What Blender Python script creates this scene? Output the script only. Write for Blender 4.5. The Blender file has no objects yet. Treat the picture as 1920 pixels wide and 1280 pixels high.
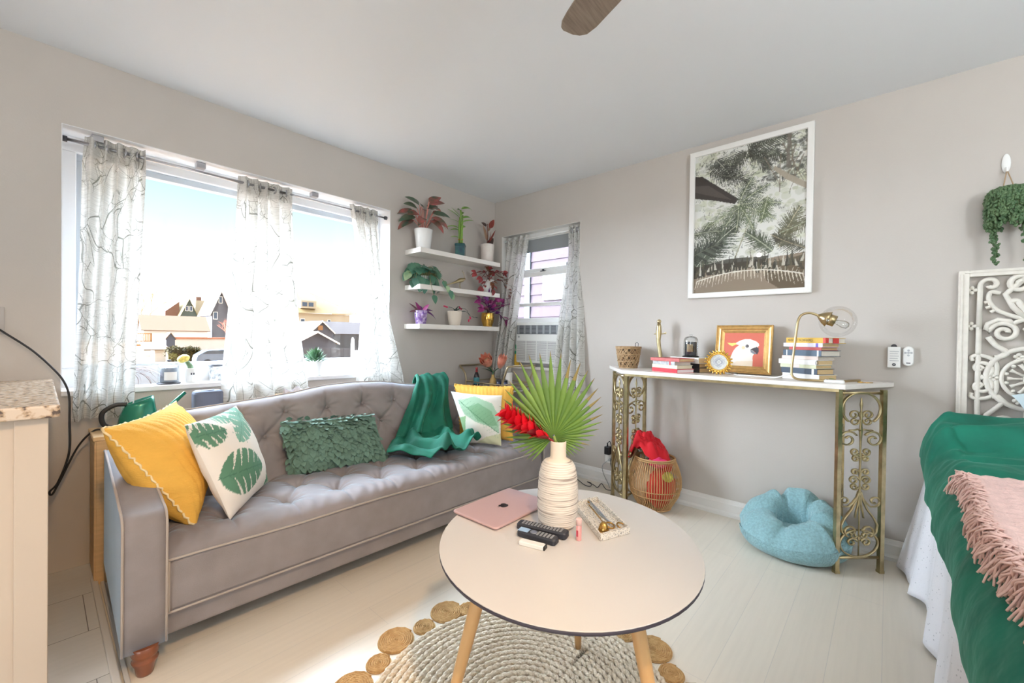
import bpy, math, random
import numpy as np
from mathutils import Vector, Matrix

# ---------------------------------------------------------------- camera, sky, lights, exposure
sc = bpy.context.scene
COL = sc.collection
R = math.radians
random.seed(7)

CAM = Vector((-2.972, -2.900, 1.130))
yaw, pitch, roll = R(41.74), R(-0.50), R(0.778)
Fw = Vector((math.cos(yaw) * math.cos(pitch), math.sin(yaw) * math.cos(pitch), math.sin(pitch)))
Rt = Vector((math.sin(yaw), -math.cos(yaw), 0))
Up = Rt.cross(Fw)
R2 = Rt * math.cos(roll) + Up * math.sin(roll)
U2 = -Rt * math.sin(roll) + Up * math.cos(roll)
cd = bpy.data.cameras.new('camera')
cd.sensor_width = 36.0
cd.lens = 791.57 / 1920 * 36.0
cd.clip_start = 0.02
cd.clip_end = 400
camo = bpy.data.objects.new('camera', cd)
COL.objects.link(camo)
camo.matrix_world = Matrix(((R2.x, U2.x, -Fw.x, CAM.x), (R2.y, U2.y, -Fw.y, CAM.y), (R2.z, U2.z, -Fw.z, CAM.z), (0, 0, 0, 1)))
sc.camera = camo

sc.view_settings.view_transform = 'Standard'
sc.view_settings.look = 'None'
sc.view_settings.gamma = 1.0
sc.view_settings.use_curve_mapping = False
sc.view_settings.exposure = 0.12


def build_world():
    w = bpy.data.worlds.new('sky'); sc.world = w
    w.use_nodes = True
    nt = w.node_tree; nd = nt.nodes; lk = nt.links
    for n in list(nd): nd.remove(n)
    out = nd.new('ShaderNodeOutputWorld'); bg = nd.new('ShaderNodeBackground')
    tc = nd.new('ShaderNodeTexCoord'); sep = nd.new('ShaderNodeSeparateXYZ')
    ramp = nd.new('ShaderNodeValToRGB')
    lk.new(tc.outputs['Generated'], sep.inputs[0])
    lk.new(sep.outputs['Z'], ramp.inputs[0])
    cr = ramp.color_ramp
    cr.elements[0].position = 0.0; cr.elements[0].color = (1.25, 1.24, 1.22, 1)
    cr.elements[1].position = 1.0; cr.elements[1].color = (1.0, 1.2, 1.4, 1)
    for p, c in ((0.02, (1.3, 1.3, 1.3)), (0.12, (1.25, 1.27, 1.28)), (0.20, (0.90, 1.02, 1.03)), (0.27, (0.68, 0.95, 0.99)), (0.36, (0.8, 1.05, 1.15)), (0.5, (0.9, 1.1, 1.25))):
        e = cr.elements.new(p); e.color = (*c, 1)
    # added bright lobe in the unseen west sky, to light the console wall
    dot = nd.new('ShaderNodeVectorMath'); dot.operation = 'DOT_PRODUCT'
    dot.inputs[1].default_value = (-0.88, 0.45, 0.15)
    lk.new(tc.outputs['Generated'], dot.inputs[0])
    # added cool bright band high in the north, out of view, lighting the seat
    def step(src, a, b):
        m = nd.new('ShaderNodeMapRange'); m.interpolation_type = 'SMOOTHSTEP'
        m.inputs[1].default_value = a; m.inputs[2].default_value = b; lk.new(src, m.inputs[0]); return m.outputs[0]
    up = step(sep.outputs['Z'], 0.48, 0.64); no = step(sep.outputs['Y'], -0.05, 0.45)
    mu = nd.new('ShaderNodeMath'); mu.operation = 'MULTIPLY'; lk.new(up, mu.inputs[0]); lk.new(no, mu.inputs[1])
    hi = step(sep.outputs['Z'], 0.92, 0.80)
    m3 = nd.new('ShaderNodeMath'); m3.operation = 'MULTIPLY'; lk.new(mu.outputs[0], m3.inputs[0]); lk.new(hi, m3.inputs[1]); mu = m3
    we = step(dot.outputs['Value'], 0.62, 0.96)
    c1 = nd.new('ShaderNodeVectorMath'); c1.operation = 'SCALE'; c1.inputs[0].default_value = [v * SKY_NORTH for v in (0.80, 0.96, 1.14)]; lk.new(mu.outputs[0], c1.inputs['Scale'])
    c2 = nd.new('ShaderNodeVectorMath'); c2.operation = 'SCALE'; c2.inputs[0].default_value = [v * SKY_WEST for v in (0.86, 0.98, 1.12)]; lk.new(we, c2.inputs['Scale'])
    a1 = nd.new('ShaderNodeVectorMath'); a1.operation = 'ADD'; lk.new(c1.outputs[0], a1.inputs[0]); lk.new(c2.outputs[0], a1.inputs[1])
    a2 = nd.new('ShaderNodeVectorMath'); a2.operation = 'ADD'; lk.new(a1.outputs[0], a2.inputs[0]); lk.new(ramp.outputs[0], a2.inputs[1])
    lk.new(a2.outputs[0], bg.inputs[0])
    lk.new(bg.outputs[0], out.inputs[0])


def lamp(name, kind, loc, energy, col, size=0.1, direction=None, size_y=None, spread=None):
    d = bpy.data.lights.new(name, kind)
    d.energy = energy; d.color = col
    if kind == 'AREA':
        d.size = size
        if size_y: d.shape = 'RECTANGLE'; d.size_y = size_y
        if spread: d.spread = spread
    elif kind == 'SUN': d.angle = size
    else: d.shadow_soft_size = size
    o = bpy.data.objects.new(name, d); COL.objects.link(o)
    o.location = loc
    if direction is not None:
        o.rotation_euler = Vector(direction).to_track_quat('-Z', 'Y').to_euler()
    return o


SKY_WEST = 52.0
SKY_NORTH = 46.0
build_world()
lamp('sun', 'SUN', (20, -10, 20), 1.7, (1.0, 0.92, 0.80), R(1.0), (-0.80, 0.50, -0.38))
# warm ceiling downlight behind the camera
dn = lamp('warm_downlight', 'SPOT', (-2.9, -3.4, 2.42), 165, (1.0, 0.62, 0.29), 0.07, (0.10, 2.05, -2.42))
dn.data.spot_size = R(74); dn.data.spot_blend = 0.85
lamp('fan_lamp', 'POINT', (-2.05, -2.66, 2.02), 4, (1.0, 0.88, 0.74), 0.14)
# recessed ceiling spots of the kitchen, and added area fills at the windowless rear and side walls
for i, (x, y) in enumerate(((-3.9, -1.5), (-5.0, -2.2), (-3.9, -3.6))):
    lamp('recessed_spot_%d' % i, 'POINT', (x, y, 2.36), 5, (1.0, 0.84, 0.66), 0.03)
lamp('rear_fill', 'AREA', (-2.6, -5.12, 1.35), 10, (0.88, 0.96, 1.0), 3.4, (0, 1, 0.25), 1.7)
lamp('side_fill', 'AREA', (-5.95, -3.2, 1.35), 56, (0.88, 0.95, 1.0), 2.2, (1, 0.12, 0.2), 1.7)
lamp('ceiling_fill', 'AREA', (-2.3, -4.55, 1.75), 56, (0.88, 0.96, 1.0), 0.5, (0.22, 0.30, 1))  # added upward fill that brightens the ceiling, no fixture modelled

# ---------------------------------------------------------------- helpers


def lin(c):
    return tuple(((v / 255) / 12.92 if v / 255 <= 0.04045 else ((v / 255 + 0.055) / 1.055) ** 2.4) for v in c)


def M(name, rgb, rough=0.6, metal=0.0, var=0.0, scale=30, bump=0.0, bscale=None, sheen=0.0, coat=0.0, stretch=(1, 1, 1), rgb2=None, emit=0.0, spec=None, detail=4):
    m = bpy.data.materials.new(name); m.use_nodes = True
    nt = m.node_tree; b = nt.nodes['Principled BSDF']
    c = lin(rgb)
    b.inputs['Base Color'].default_value = (*c, 1)
    b.inputs['Roughness'].default_value = rough
    b.inputs['Metallic'].default_value = metal
    if sheen:
        b.inputs['Sheen Weight'].default_value = sheen
        b.inputs['Sheen Roughness'].default_value = 0.4
    if coat: b.inputs['Coat Weight'].default_value = coat
    if spec is not None: b.inputs['Specular IOR Level'].default_value = spec
    if emit:
        b.inputs['Emission Color'].default_value = (*c, 1); b.inputs['Emission Strength'].default_value = emit
    if var or bump or rgb2:
        tc = nt.nodes.new('ShaderNodeTexCoord'); mp = nt.nodes.new('ShaderNodeMapping')
        mp.inputs['Scale'].default_value = stretch
        nt.links.new(tc.outputs['Object'], mp.inputs[0])
        nz = nt.nodes.new('ShaderNodeTexNoise'); nz.inputs['Scale'].default_value = scale; nz.inputs['Detail'].default_value = detail
        nt.links.new(mp.outputs[0], nz.inputs['Vector'])
        if var or rgb2:
            rp = nt.nodes.new('ShaderNodeValToRGB')
            rp.color_ramp.elements[0].position = 0.3; rp.color_ramp.elements[1].position = 0.7
            if rgb2: a, d = c, lin(rgb2)
            else: a, d = tuple(v * (1 - var) for v in c), tuple(min(1, v * (1 + var)) for v in c)
            rp.color_ramp.elements[0].color = (*a, 1); rp.color_ramp.elements[1].color = (*d, 1)
            nt.links.new(nz.outputs['Fac'], rp.inputs[0]); nt.links.new(rp.outputs[0], b.inputs['Base Color'])
        if bump:
            nb = nz
            if bscale:
                nb = nt.nodes.new('ShaderNodeTexNoise'); nb.inputs['Scale'].default_value = bscale
                nt.links.new(mp.outputs[0], nb.inputs['Vector'])
            bp = nt.nodes.new('ShaderNodeBump'); bp.inputs['Strength'].default_value = bump; bp.inputs['Distance'].default_value = 0.01
            nt.links.new(nb.outputs['Fac'], bp.inputs['Height']); nt.links.new(bp.outputs[0], b.inputs['Normal'])
    return m


def Mglass(name, tint=(1, 1, 1), gloss=0.06, rough=0.0, edge=0.6):
    """thin pane: clear, with a mirror-like part that grows towards grazing view"""
    m = bpy.data.materials.new(name); m.use_nodes = True
    nt = m.node_tree; nd = nt.nodes; lk = nt.links
    nd.remove(nd['Principled BSDF']); out = nd['Material Output']
    tr = nd.new('ShaderNodeBsdfTransparent'); tr.inputs[0].default_value = (*tint, 1)
    gl = nd.new('ShaderNodeBsdfGlossy'); gl.inputs['Roughness'].default_value = rough
    lw = nd.new('ShaderNodeLayerWeight'); lw.inputs[0].default_value = 0.25
    ma = nd.new('ShaderNodeMath'); ma.operation = 'MULTIPLY_ADD'; ma.inputs[1].default_value = edge; ma.inputs[2].default_value = gloss
    mx = nd.new('ShaderNodeMixShader')
    lk.new(lw.outputs['Fresnel'], ma.inputs[0]); lk.new(ma.outputs[0], mx.inputs[0])
    lk.new(tr.outputs[0], mx.inputs[1]); lk.new(gl.outputs[0], mx.inputs[2]); lk.new(mx.outputs[0], out.inputs[0])
    return m


def Mcol(name, rough=0.7, bump=0.0, bscale=300, coat=0.0, sheen=0.0):
    """colour read from the mesh's own printed pattern"""
    m = bpy.data.materials.new(name); m.use_nodes = True
    nt = m.node_tree; b = nt.nodes['Principled BSDF']
    a = nt.nodes.new('ShaderNodeAttribute'); a.attribute_name = 'print'
    nt.links.new(a.outputs['Color'], b.inputs['Base Color'])
    b.inputs['Roughness'].default_value = rough
    if coat: b.inputs['Coat Weight'].default_value = coat; b.inputs['Coat Roughness'].default_value = 0.03
    if sheen: b.inputs['Sheen Weight'].default_value = sheen
    if bump:
        nz = nt.nodes.new('ShaderNodeTexNoise'); nz.inputs['Scale'].default_value = bscale
        bp = nt.nodes.new('ShaderNodeBump'); bp.inputs['Strength'].default_value = bump; bp.inputs['Distance'].default_value = 0.003
        nt.links.new(nz.outputs['Fac'], bp.inputs['Height']); nt.links.new(bp.outputs[0], b.inputs['Normal'])
    return m


def tag(o, label=None, cat=None, group=None, kind=None):
    if label: o['label'] = label
    if cat: o['category'] = cat
    if group: o['group'] = group
    if kind: o['kind'] = kind
    return o


def thing(name, label, cat, loc=(0, 0, 0), rz=0.0, group=None, kind=None):
    o = bpy.data.objects.new(name, None); COL.objects.link(o)
    o.location = loc; o.rotation_euler = (0, 0, rz); o.empty_display_size = 0.05
    return tag(o, label, cat, group, kind)


def rootloc(p):
    v = Vector((0, 0, 0))
    while p is not None:
        v += p.location; p = p.parent
    return v


def V(*a): return Vector(a)


def frame_of(d):
    d = d.normalized()
    a = Vector((0, 0, 1)) if abs(d.z) < 0.9 else Vector((1, 0, 0))
    u = d.cross(a).normalized()
    return u, d.cross(u).normalized()


class MB:
    """collects shapes and links them as one mesh object"""

    def __init__(s):
        s.v = []; s.f = []; s.m = []; s.sm = []; s.mi = 0; s.smooth = True; s.uv = {}; s.col = None

    def face(s, idx, smooth=None):
        s.f.append(tuple(idx)); s.m.append(s.mi); s.sm.append(s.smooth if smooth is None else smooth)

    def add(s, verts):
        b = len(s.v); s.v.extend(tuple(v) for v in verts); return b

    def box(s, lo, hi, rot=None, org=None):
        x0, y0, z0 = lo; x1, y1, z1 = hi
        P = [Vector(q) for q in ((x0, y0, z0), (x1, y0, z0), (x1, y1, z0), (x0, y1, z0), (x0, y0, z1), (x1, y0, z1), (x1, y1, z1), (x0, y1, z1))]
        if rot is not None:
            o = Vector(org) if org is not None else sum(P, Vector()) / 8
            P = [o + rot @ (q - o) for q in P]
        b = s.add(P)
        for q in ((0, 3, 2, 1), (4, 5, 6, 7), (0, 1, 5, 4), (1, 2, 6, 5), (2, 3, 7, 6), (3, 0, 4, 7)):
            s.face([b + i for i in q], False)
        return s

    def prism(s, poly, d, smooth=False):
        """closed 3-D outline swept by vector d"""
        d = Vector(d); n = len(poly); P = [Vector(q) for q in poly]
        b = s.add(P + [q + d for q in P])
        s.face([b + i for i in range(n)][::-1], False); s.face([b + n + i for i in range(n)], False)
        for i in range(n):
            j = (i + 1) % n; s.face((b + i, b + j, b + n + j, b + n + i), smooth)
        return s

    def tube(s, path, r, n=8, closed=False, caps=True, flat=1.0, up=None):
        P = [Vector(q) for q in path]; k = len(P)
        rs = r if hasattr(r, '__len__') else [r] * k
        rings = []; u = None
        for i in range(k):
            a = P[(i - 1) % k] if (closed or i > 0) else P[i]
            c = P[(i + 1) % k] if (closed or i < k - 1) else P[i]
            t = c - a
            if t.length < 1e-9: t = Vector((0, 0, 1))
            t.normalize()
            if u is None: u = (up.cross(t).normalized() if up is not None else frame_of(t)[0])
            u = (u - t * u.dot(t))
            if u.length < 1e-6: u = frame_of(t)[0]
            u.normalize(); w = t.cross(u)
            rings.append(s.add([P[i] + (u * math.cos(2 * math.pi * j / n) + w * (flat * math.sin(2 * math.pi * j / n))) * rs[i] for j in range(n)]))
        for i in range(k - 1 + (1 if closed else 0)):
            a, c = rings[i], rings[(i + 1) % k]
            for j in range(n):
                q = (j + 1) % n; s.face((a + j, a + q, c + q, c + j))
        if caps and not closed:
            s.face([rings[0] + j for j in range(n)][::-1], False); s.face([rings[-1] + j for j in range(n)], False)
        return s

    def lathe(s, prof, c=(0, 0, 0), n=28, cap0=True, cap1=True, axis=None, wob=None):
        """profile [(radius, height)] turned about z (or axis) through c"""
        c = Vector(c); rings = []
        if axis is None: u, w, ax = Vector((1, 0, 0)), Vector((0, 1, 0)), Vector((0, 0, 1))
        else:
            ax = Vector(axis).normalized(); u, w = frame_of(ax)
            if u.cross(w).dot(ax) < 0: w = -w
        for i, (r, z) in enumerate(prof):
            ring = []
            for j in range(n):
                t = 2 * math.pi * j / n
                rr = r * (wob(i, t) if wob else 1)
                ring.append(c + ax * z + (u * math.cos(t) + w * math.sin(t)) * rr)
            rings.append(s.add(ring))
        for i in range(len(prof) - 1):
            for j in range(n):
                q = (j + 1) % n; s.face((rings[i] + j, rings[i] + q, rings[i + 1] + q, rings[i + 1] + j))
        if cap0 and prof[0][0] > 1e-5: s.face([rings[0] + j for j in range(n)][::-1], False)
        if cap1 and prof[-1][0] > 1e-5: s.face([rings[-1] + j for j in range(n)], False)
        return s

    def ell(s, c, rad, n=16, k=10, rot=None):
        c = Vector(c); rows = []
        for i in range(k + 1):
            ph = math.pi * i / k - math.pi / 2
            row = []
            for j in range(n):
                t = 2 * math.pi * j / n
                q = Vector((rad[0] * math.cos(ph) * math.cos(t), rad[1] * math.cos(ph) * math.sin(t), rad[2] * math.sin(ph)))
                row.append(c + (rot @ q if rot is not None else q))
            rows.append(s.add(row))
        for i in range(k):
            for j in range(n):
                q = (j + 1) % n; s.face((rows[i] + j, rows[i] + q, rows[i + 1] + q, rows[i + 1] + j))
        return s

    def grid(s, fn, nu, nv, uv=None, closed_u=False):
        b = len(s.v)
        cols = nu if closed_u else nu + 1
        for j in range(nv + 1):
            for i in range(cols):
                s.v.append(tuple(fn(i / nu, j / nv)))
                if uv: s.uv[b + j * cols + i] = uv(i / nu, j / nv)
        for j in range(nv):
            for i in range(nu):
                i2 = (i + 1) % cols if closed_u else i + 1
                s.face((b + j * cols + i, b + j * cols + i2, b + (j + 1) * cols + i2, b + (j + 1) * cols + i))
        return s

    def leaf(s, base, d, up, L, W, curl=0.3, n=6, fold=0.15, shape=0.45, tip=1.0):
        """a leaf blade from base along d, bending against up by curl"""
        d = Vector(d).normalized(); up = Vector(up); up = (up - d * up.dot(d))
        if up.length < 1e-4: up = frame_of(d)[0]
        up.normalize(); side = d.cross(up).normalized(); p = Vector(base); rows = []
        for i in range(n + 1):
            t = i / n
            w = W * 0.5 * (math.sin(math.pi * min(1, t ** shape * 1.0)) ** 0.8 if 0 < t < 1 else 0.02)
            rows.append(s.add([p + side * w + up * w * fold * 2, p, p - side * w + up * w * fold * 2]))
            a = -curl / n
            d2 = (d * math.cos(a) + up * math.sin(a)).normalized(); up = (up * math.cos(a) - d * math.sin(a)).normalized(); d = d2
            p = p + d * (L / n)
        for i in range(n):
            a, c = rows[i], rows[i + 1]
            s.face((a, a + 1, c + 1, c)); s.face((a + 1, a + 2, c + 2, c + 1))
        return s

    def build(s, name, mat, parent=None, W=False, label=None, cat=None, group=None, kind=None, bevel=0, sub=0, thick=0, origin=None, seg=2):
        org = Vector((0, 0, 0))
        if parent is not None:
            if W: org = rootloc(parent)
        elif origin is not None: org = Vector(origin)
        else:
            a = np.array(s.v); lo = a.min(0); hi = a.max(0)
            org = Vector(((lo[0] + hi[0]) / 2, (lo[1] + hi[1]) / 2, lo[2]))
        me = bpy.data.meshes.new(name)
        o_ = tuple(org)
        me.from_pydata([(v[0] - o_[0], v[1] - o_[1], v[2] - o_[2]) for v in s.v], [], s.f)
        mats = mat if isinstance(mat, (list, tuple)) else [mat]
        for q in mats: me.materials.append(q)
        me.polygons.foreach_set('material_index', s.m)
        me.polygons.foreach_set('use_smooth', s.sm)
        if s.uv:
            ul = me.uv_layers.new(name='UVMap')
            li = np.zeros(len(me.loops), dtype=np.int32); me.loops.foreach_get('vertex_index', li)
            arr = np.zeros((len(s.v), 2), dtype=np.float32)
            for k_, q in s.uv.items(): arr[k_] = q
            ul.data.foreach_set('uv', arr[li].ravel())
        if s.col is not None:
            ca = me.color_attributes.new('print', 'FLOAT_COLOR', 'POINT')
            ca.data.foreach_set('color', np.asarray(s.col, dtype=np.float32).ravel())
        me.update()
        o = bpy.data.objects.new(name, me); COL.objects.link(o)
        if parent is not None: o.parent = parent
        else: o.location = org
        if thick:
            q = o.modifiers.new('thickness', 'SOLIDIFY'); q.thickness = thick; q.offset = 0
        if bevel:
            q = o.modifiers.new('edge', 'BEVEL'); q.width = bevel; q.segments = seg; q.limit_method = 'ANGLE'; q.angle_limit = R(40)
        if sub:
            q = o.modifiers.new('smooth', 'SUBSURF'); q.levels = sub; q.render_levels = sub
        return tag(o, label, cat, group, kind)


def B(lo, hi, rot=None, org=None): return MB().box(lo, hi, rot, org)


def rotz(a): return Matrix.Rotation(a, 3, 'Z')


def bez(P, n=16):
    """smooth curve through points (Catmull-Rom)"""
    P = [Vector(q) for q in P]; out = []
    for i in range(len(P) - 1):
        p0 = P[max(i - 1, 0)]; p1 = P[i]; p2 = P[i + 1]; p3 = P[min(i + 2, len(P) - 1)]
        for k in range(n):
            t = k / n
            out.append(0.5 * ((2 * p1) + (p2 - p0) * t + (2 * p0 - 5 * p1 + 4 * p2 - p3) * t * t + (3 * p1 - p0 - 3 * p2 + p3) * t ** 3))
    out.append(P[-1]); return out


def interp(x, xs, ys):
    return float(np.interp(x, xs, ys))


def nz(x, y, s=0):
    """cheap smooth wobble in -1..1"""
    return (math.sin(x * 1.7 + s) + math.sin(y * 2.3 + 1.3 * s) + math.sin((x + y) * 1.1 + 2.1 * s) + math.sin((x - y * 1.6) * 0.9 + 0.7 * s)) / 4


def text(txt, name, mat, parent, loc, rot, size, ext=0.0004, xs=1.0):
    c = bpy.data.curves.new(name, 'FONT'); c.body = txt; c.size = size; c.extrude = ext
    c.align_x = 'CENTER'; c.align_y = 'CENTER'
    t = bpy.data.objects.new(name, c); COL.objects.link(t)
    bpy.context.view_layer.update()
    me = bpy.data.meshes.new_from_object(t.evaluated_get(bpy.context.evaluated_depsgraph_get()))
    bpy.data.objects.remove(t); bpy.data.curves.remove(c)
    me.materials.clear(); me.materials.append(mat)
    o = bpy.data.objects.new(name, me); COL.objects.link(o)
    o.parent = parent; o.location = loc; o.rotation_euler = rot; o.scale = (xs, 1, 1)
    return o


class Canvas:
    """small painting surface (numpy) for printed pictures and fabrics"""

    def __init__(s, w, h, bg):
        s.w, s.h = w, h; s.a = np.zeros((h, w, 3), dtype=np.float32); s.a[:] = lin(bg)
        s.Y, s.X = np.mgrid[0:h, 0:w].astype(np.float32)

    def mask_poly(s, pts):
        P = np.array(pts, dtype=np.float32); x0, y0 = np.floor(P.min(0)).astype(int) - 1; x1, y1 = np.ceil(P.max(0)).astype(int) + 2
        x0 = max(x0, 0); y0 = max(y0, 0); x1 = min(x1, s.w); y1 = min(y1, s.h)
        if x0 >= x1 or y0 >= y1: return None
        X = s.X[y0:y1, x0:x1]; Y = s.Y[y0:y1, x0:x1]; m = np.zeros(X.shape, bool); n = len(P)
        for i in range(n):
            ax, ay = P[i]; bx, by = P[(i + 1) % n]
            if ay == by: continue
            c = ((ay > Y) != (by > Y)) & (X < (bx - ax) * (Y - ay) / (by - ay) + ax)
            m ^= c
        return (slice(y0, y1), slice(x0, x1)), m

    def poly(s, pts, rgb, a=1.0):
        q = s.mask_poly(pts)
        if q is None: return
        sl, m = q; c = np.array(lin(rgb), dtype=np.float32)
        t = s.a[sl]; t[m] = t[m] * (1 - a) + c * a

    def line(s, p, q, w, rgb, a=1.0, w2=None):
        p = np.array(p, float); q = np.array(q, float); d = q - p; L = np.hypot(*d)
        if L < 1e-6: return
        n = np.array([-d[1], d[0]]) / L; w2 = w if w2 is None else w2
        s.poly([p + n * w / 2, q + n * w2 / 2, q - n * w2 / 2, p - n * w / 2], rgb, a)

    def disc(s, c, r, rgb, a=1.0, ry=None):
        ry = ry or r
        s.poly([(c[0] + r * math.cos(t), c[1] + ry * math.sin(t)) for t in np.linspace(0, 2 * math.pi, 24, endpoint=False)], rgb, a)

    def sample(s, u, v):
        x = min(s.w - 1, max(0, int(u * s.w))); y = min(s.h - 1, max(0, int((1 - v) * s.h)))
        return (*s.a[y, x], 1.0)


# ---------------------------------------------------------------- shared materials
WALL = M('wall_paint', (196, 189, 182), 0.85, var=0.02, scale=3, bump=0.05, bscale=120)
CEIL = M('ceiling_paint', (228, 230, 233), 0.9)
WHITE = M('white_paint', (236, 234, 230), 0.45)
WHITEG = M('white_gloss', (240, 240, 238), 0.25)
SILLM = M('sill_paint', (235, 236, 238), 0.4)
FRAMEG = M('window_frame_grey', (196, 204, 212), 0.4)
GLASS = Mglass('window_glass', (1, 1, 1), 0.012, 0.0, 0.2)
CLEAR = Mglass('clear_glass', (0.97, 0.98, 0.98), 0.08)
STEEL = M('brushed_steel', (176, 176, 180), 0.3, 1.0)
BRASS = M('antique_brass', (192, 176, 136), 0.33, 1.0, var=0.2, scale=25)
GOLD = M('polished_gold', (226, 182, 92), 0.15, 1.0)
GILT = M('gilt_wood', (212, 174, 112), 0.38, 0.65, var=0.15, scale=40)
BLACK = M('black_plastic', (26, 26, 28), 0.4)
BLACKC = M('black_cable', (32, 32, 36), 0.5)
DKGREY = M('dark_grey', (66, 68, 76), 0.5)
SOIL = M('soil', (58, 44, 36), 0.95, var=0.3, scale=80)
PAPER = M('book_pages', (214, 186, 140), 0.85, var=0.12, scale=40, stretch=(1, 1, 30))
PAPERW = M('white_pages', (224, 216, 204), 0.85, var=0.08, scale=40, stretch=(1, 1, 30))
# ---------------------------------------------------------------- the room shell
ZC = 2.445


def planks(name, rgb, width, length, rough=0.35, seam=(150, 140, 128), rot=0.0, ms=0.0016, grain=0.03):
    m = bpy.data.materials.new(name); m.use_nodes = True
    nt = m.node_tree; nd = nt.nodes; lk = nt.links; b = nd['Principled BSDF']
    tc = nd.new('ShaderNodeTexCoord'); mp = nd.new('ShaderNodeMapping'); mp.inputs['Rotation'].default_value = (0, 0, rot)
    lk.new(tc.outputs['Object'], mp.inputs[0])
    br = nd.new('ShaderNodeTexBrick'); br.inputs['Scale'].default_value = 1.0
    br.inputs['Brick Width'].default_value = length; br.inputs['Row Height'].default_value = width
    br.inputs['Mortar Size'].default_value = ms; br.inputs['Mortar Smooth'].default_value = 0.3
    br.offset = 0.37
    c = lin(rgb)
    br.inputs['Color1'].default_value = (*[v * (1 - grain) for v in c], 1); br.inputs['Color2'].default_value = (*[min(1, v * (1 + grain)) for v in c], 1)
    br.inputs['Mortar'].default_value = (*lin(seam), 1)
    lk.new(mp.outputs[0], br.inputs['Vector'])
    mp2 = nd.new('ShaderNodeMapping'); mp2.inputs['Scale'].default_value = (3, 60, 3); mp2.inputs['Rotation'].default_value = (0, 0, rot)
    lk.new(tc.outputs['Object'], mp2.inputs[0])
    n = nd.new('ShaderNodeTexNoise'); n.inputs['Scale'].default_value = 1.0; n.inputs['Detail'].default_value = 5
    lk.new(mp2.outputs[0], n.inputs['Vector'])
    rp = nd.new('ShaderNodeValToRGB'); rp.color_ramp.elements[0].color = (0.93, 0.93, 0.93, 1); rp.color_ramp.elements[1].color = (1, 1, 1, 1)
    rp.color_ramp.elements[0].position = 0.3; rp.color_ramp.elements[1].position = 0.6
    lk.new(n.outputs['Fac'], rp.inputs[0])
    mx = nd.new('ShaderNodeMix'); mx.data_type = 'RGBA'; mx.blend_type = 'MULTIPLY'; mx.inputs[0].default_value = 0.6
    lk.new(br.outputs['Color'], mx.inputs[6]); lk.new(rp.outputs[0], mx.inputs[7]); lk.new(mx.outputs[2], b.inputs['Base Color'])
    b.inputs['Roughness'].default_value = rough
    bp = nd.new('ShaderNodeBump'); bp.inputs['Strength'].default_value = 0.25; bp.inputs['Distance'].default_value = 0.002; bp.invert = True
    lk.new(br.outputs['Fac'], bp.inputs['Height']); lk.new(bp.outputs[0], b.inputs['Normal'])
    return m


def struct(name, mb, mat, parent=None, **k):
    return mb.build(name, mat, parent, W=parent is not None, kind='structure' if parent is None else None, origin=(0, 0, 0) if parent is None else None, **k)


FLOOR = planks('painted_floor_boards', (234, 225, 210), 0.145, 1.5, 0.30, (218, 211, 200), ms=0.0011, grain=0.012)
KFLOOR = planks('grey_plank_floor', (212, 212, 210), 0.33, 1.2, 0.45, (120, 120, 120), grain=0.05)
struct('floor', MB().box((-2.79, -5.2, -0.1), (0.15, 0.15, 0)), FLOOR)
struct('floor_kitchen', MB().box((-6.0, -5.2, -0.1), (-2.79, 0.15, 0)), KFLOOR)
struct('ceiling', MB().box((-6.0, -5.2, ZC), (0.15, 0.3, ZC + 0.12)), CEIL)
# window wall with the big opening
wx0, wx1, wz0, wz1 = -2.904, -1.158, 0.838, 2.106
mb = MB()
for lo, hi in (((-6.0, 0, 0), (wx0, 0.30, ZC)), ((wx1, 0, 0), (0.0, 0.30, ZC)), ((wx0, 0, 0), (wx1, 0.30, wz0)), ((wx0, 0, wz1), (wx1, 0.30, ZC))):
    mb.box(lo, hi)
struct('wall_left', mb, WALL)
# console wall with the small opening
sy0, sy1, sz0, sz1 = -0.985, -0.100, 0.86, 2.100
mb = MB()
for lo, hi in (((0, -5.2, 0), (0.15, sy0, ZC)), ((0, sy1, 0), (0.15, 0.30, ZC)), ((0, sy0, 0), (0.15, sy1, sz0)), ((0, sy0, sz1), (0.15, sy1, ZC))):
    mb.box(lo, hi)
struct('wall_right', mb, WALL)
struct('wall_rear', MB().box((-6.0, -5.35, 0), (0.15, -5.2, ZC)), WALL)
struct('wall_side', MB().box((-6.15, -5.35, 0), (-6.0, 0.3, ZC)), WALL)
# baseboard with a cap and a shoe moulding
mb = MB()
mb.prism([(0, 0, 0), (-0.030, 0, 0), (-0.030, 0, 0.018), (-0.018, 0, 0.030), (-0.018, 0, 0.078), (-0.012, 0, 0.085), (-0.009, 0, 0.10), (0, 0, 0.104)], (0, -5.2, 0))
struct('baseboard_right', mb, WHITE)
mb = MB()
mb.box((-2.814, -3.2, 0), (-2.793, -0.22, 0.018)); mb.box((-2.786, -3.2, 0), (-2.772, -0.22, 0.010))
struct('trim_1', mb, M('threshold_paint', (214, 212, 208), 0.35), bevel=0.003)

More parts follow.
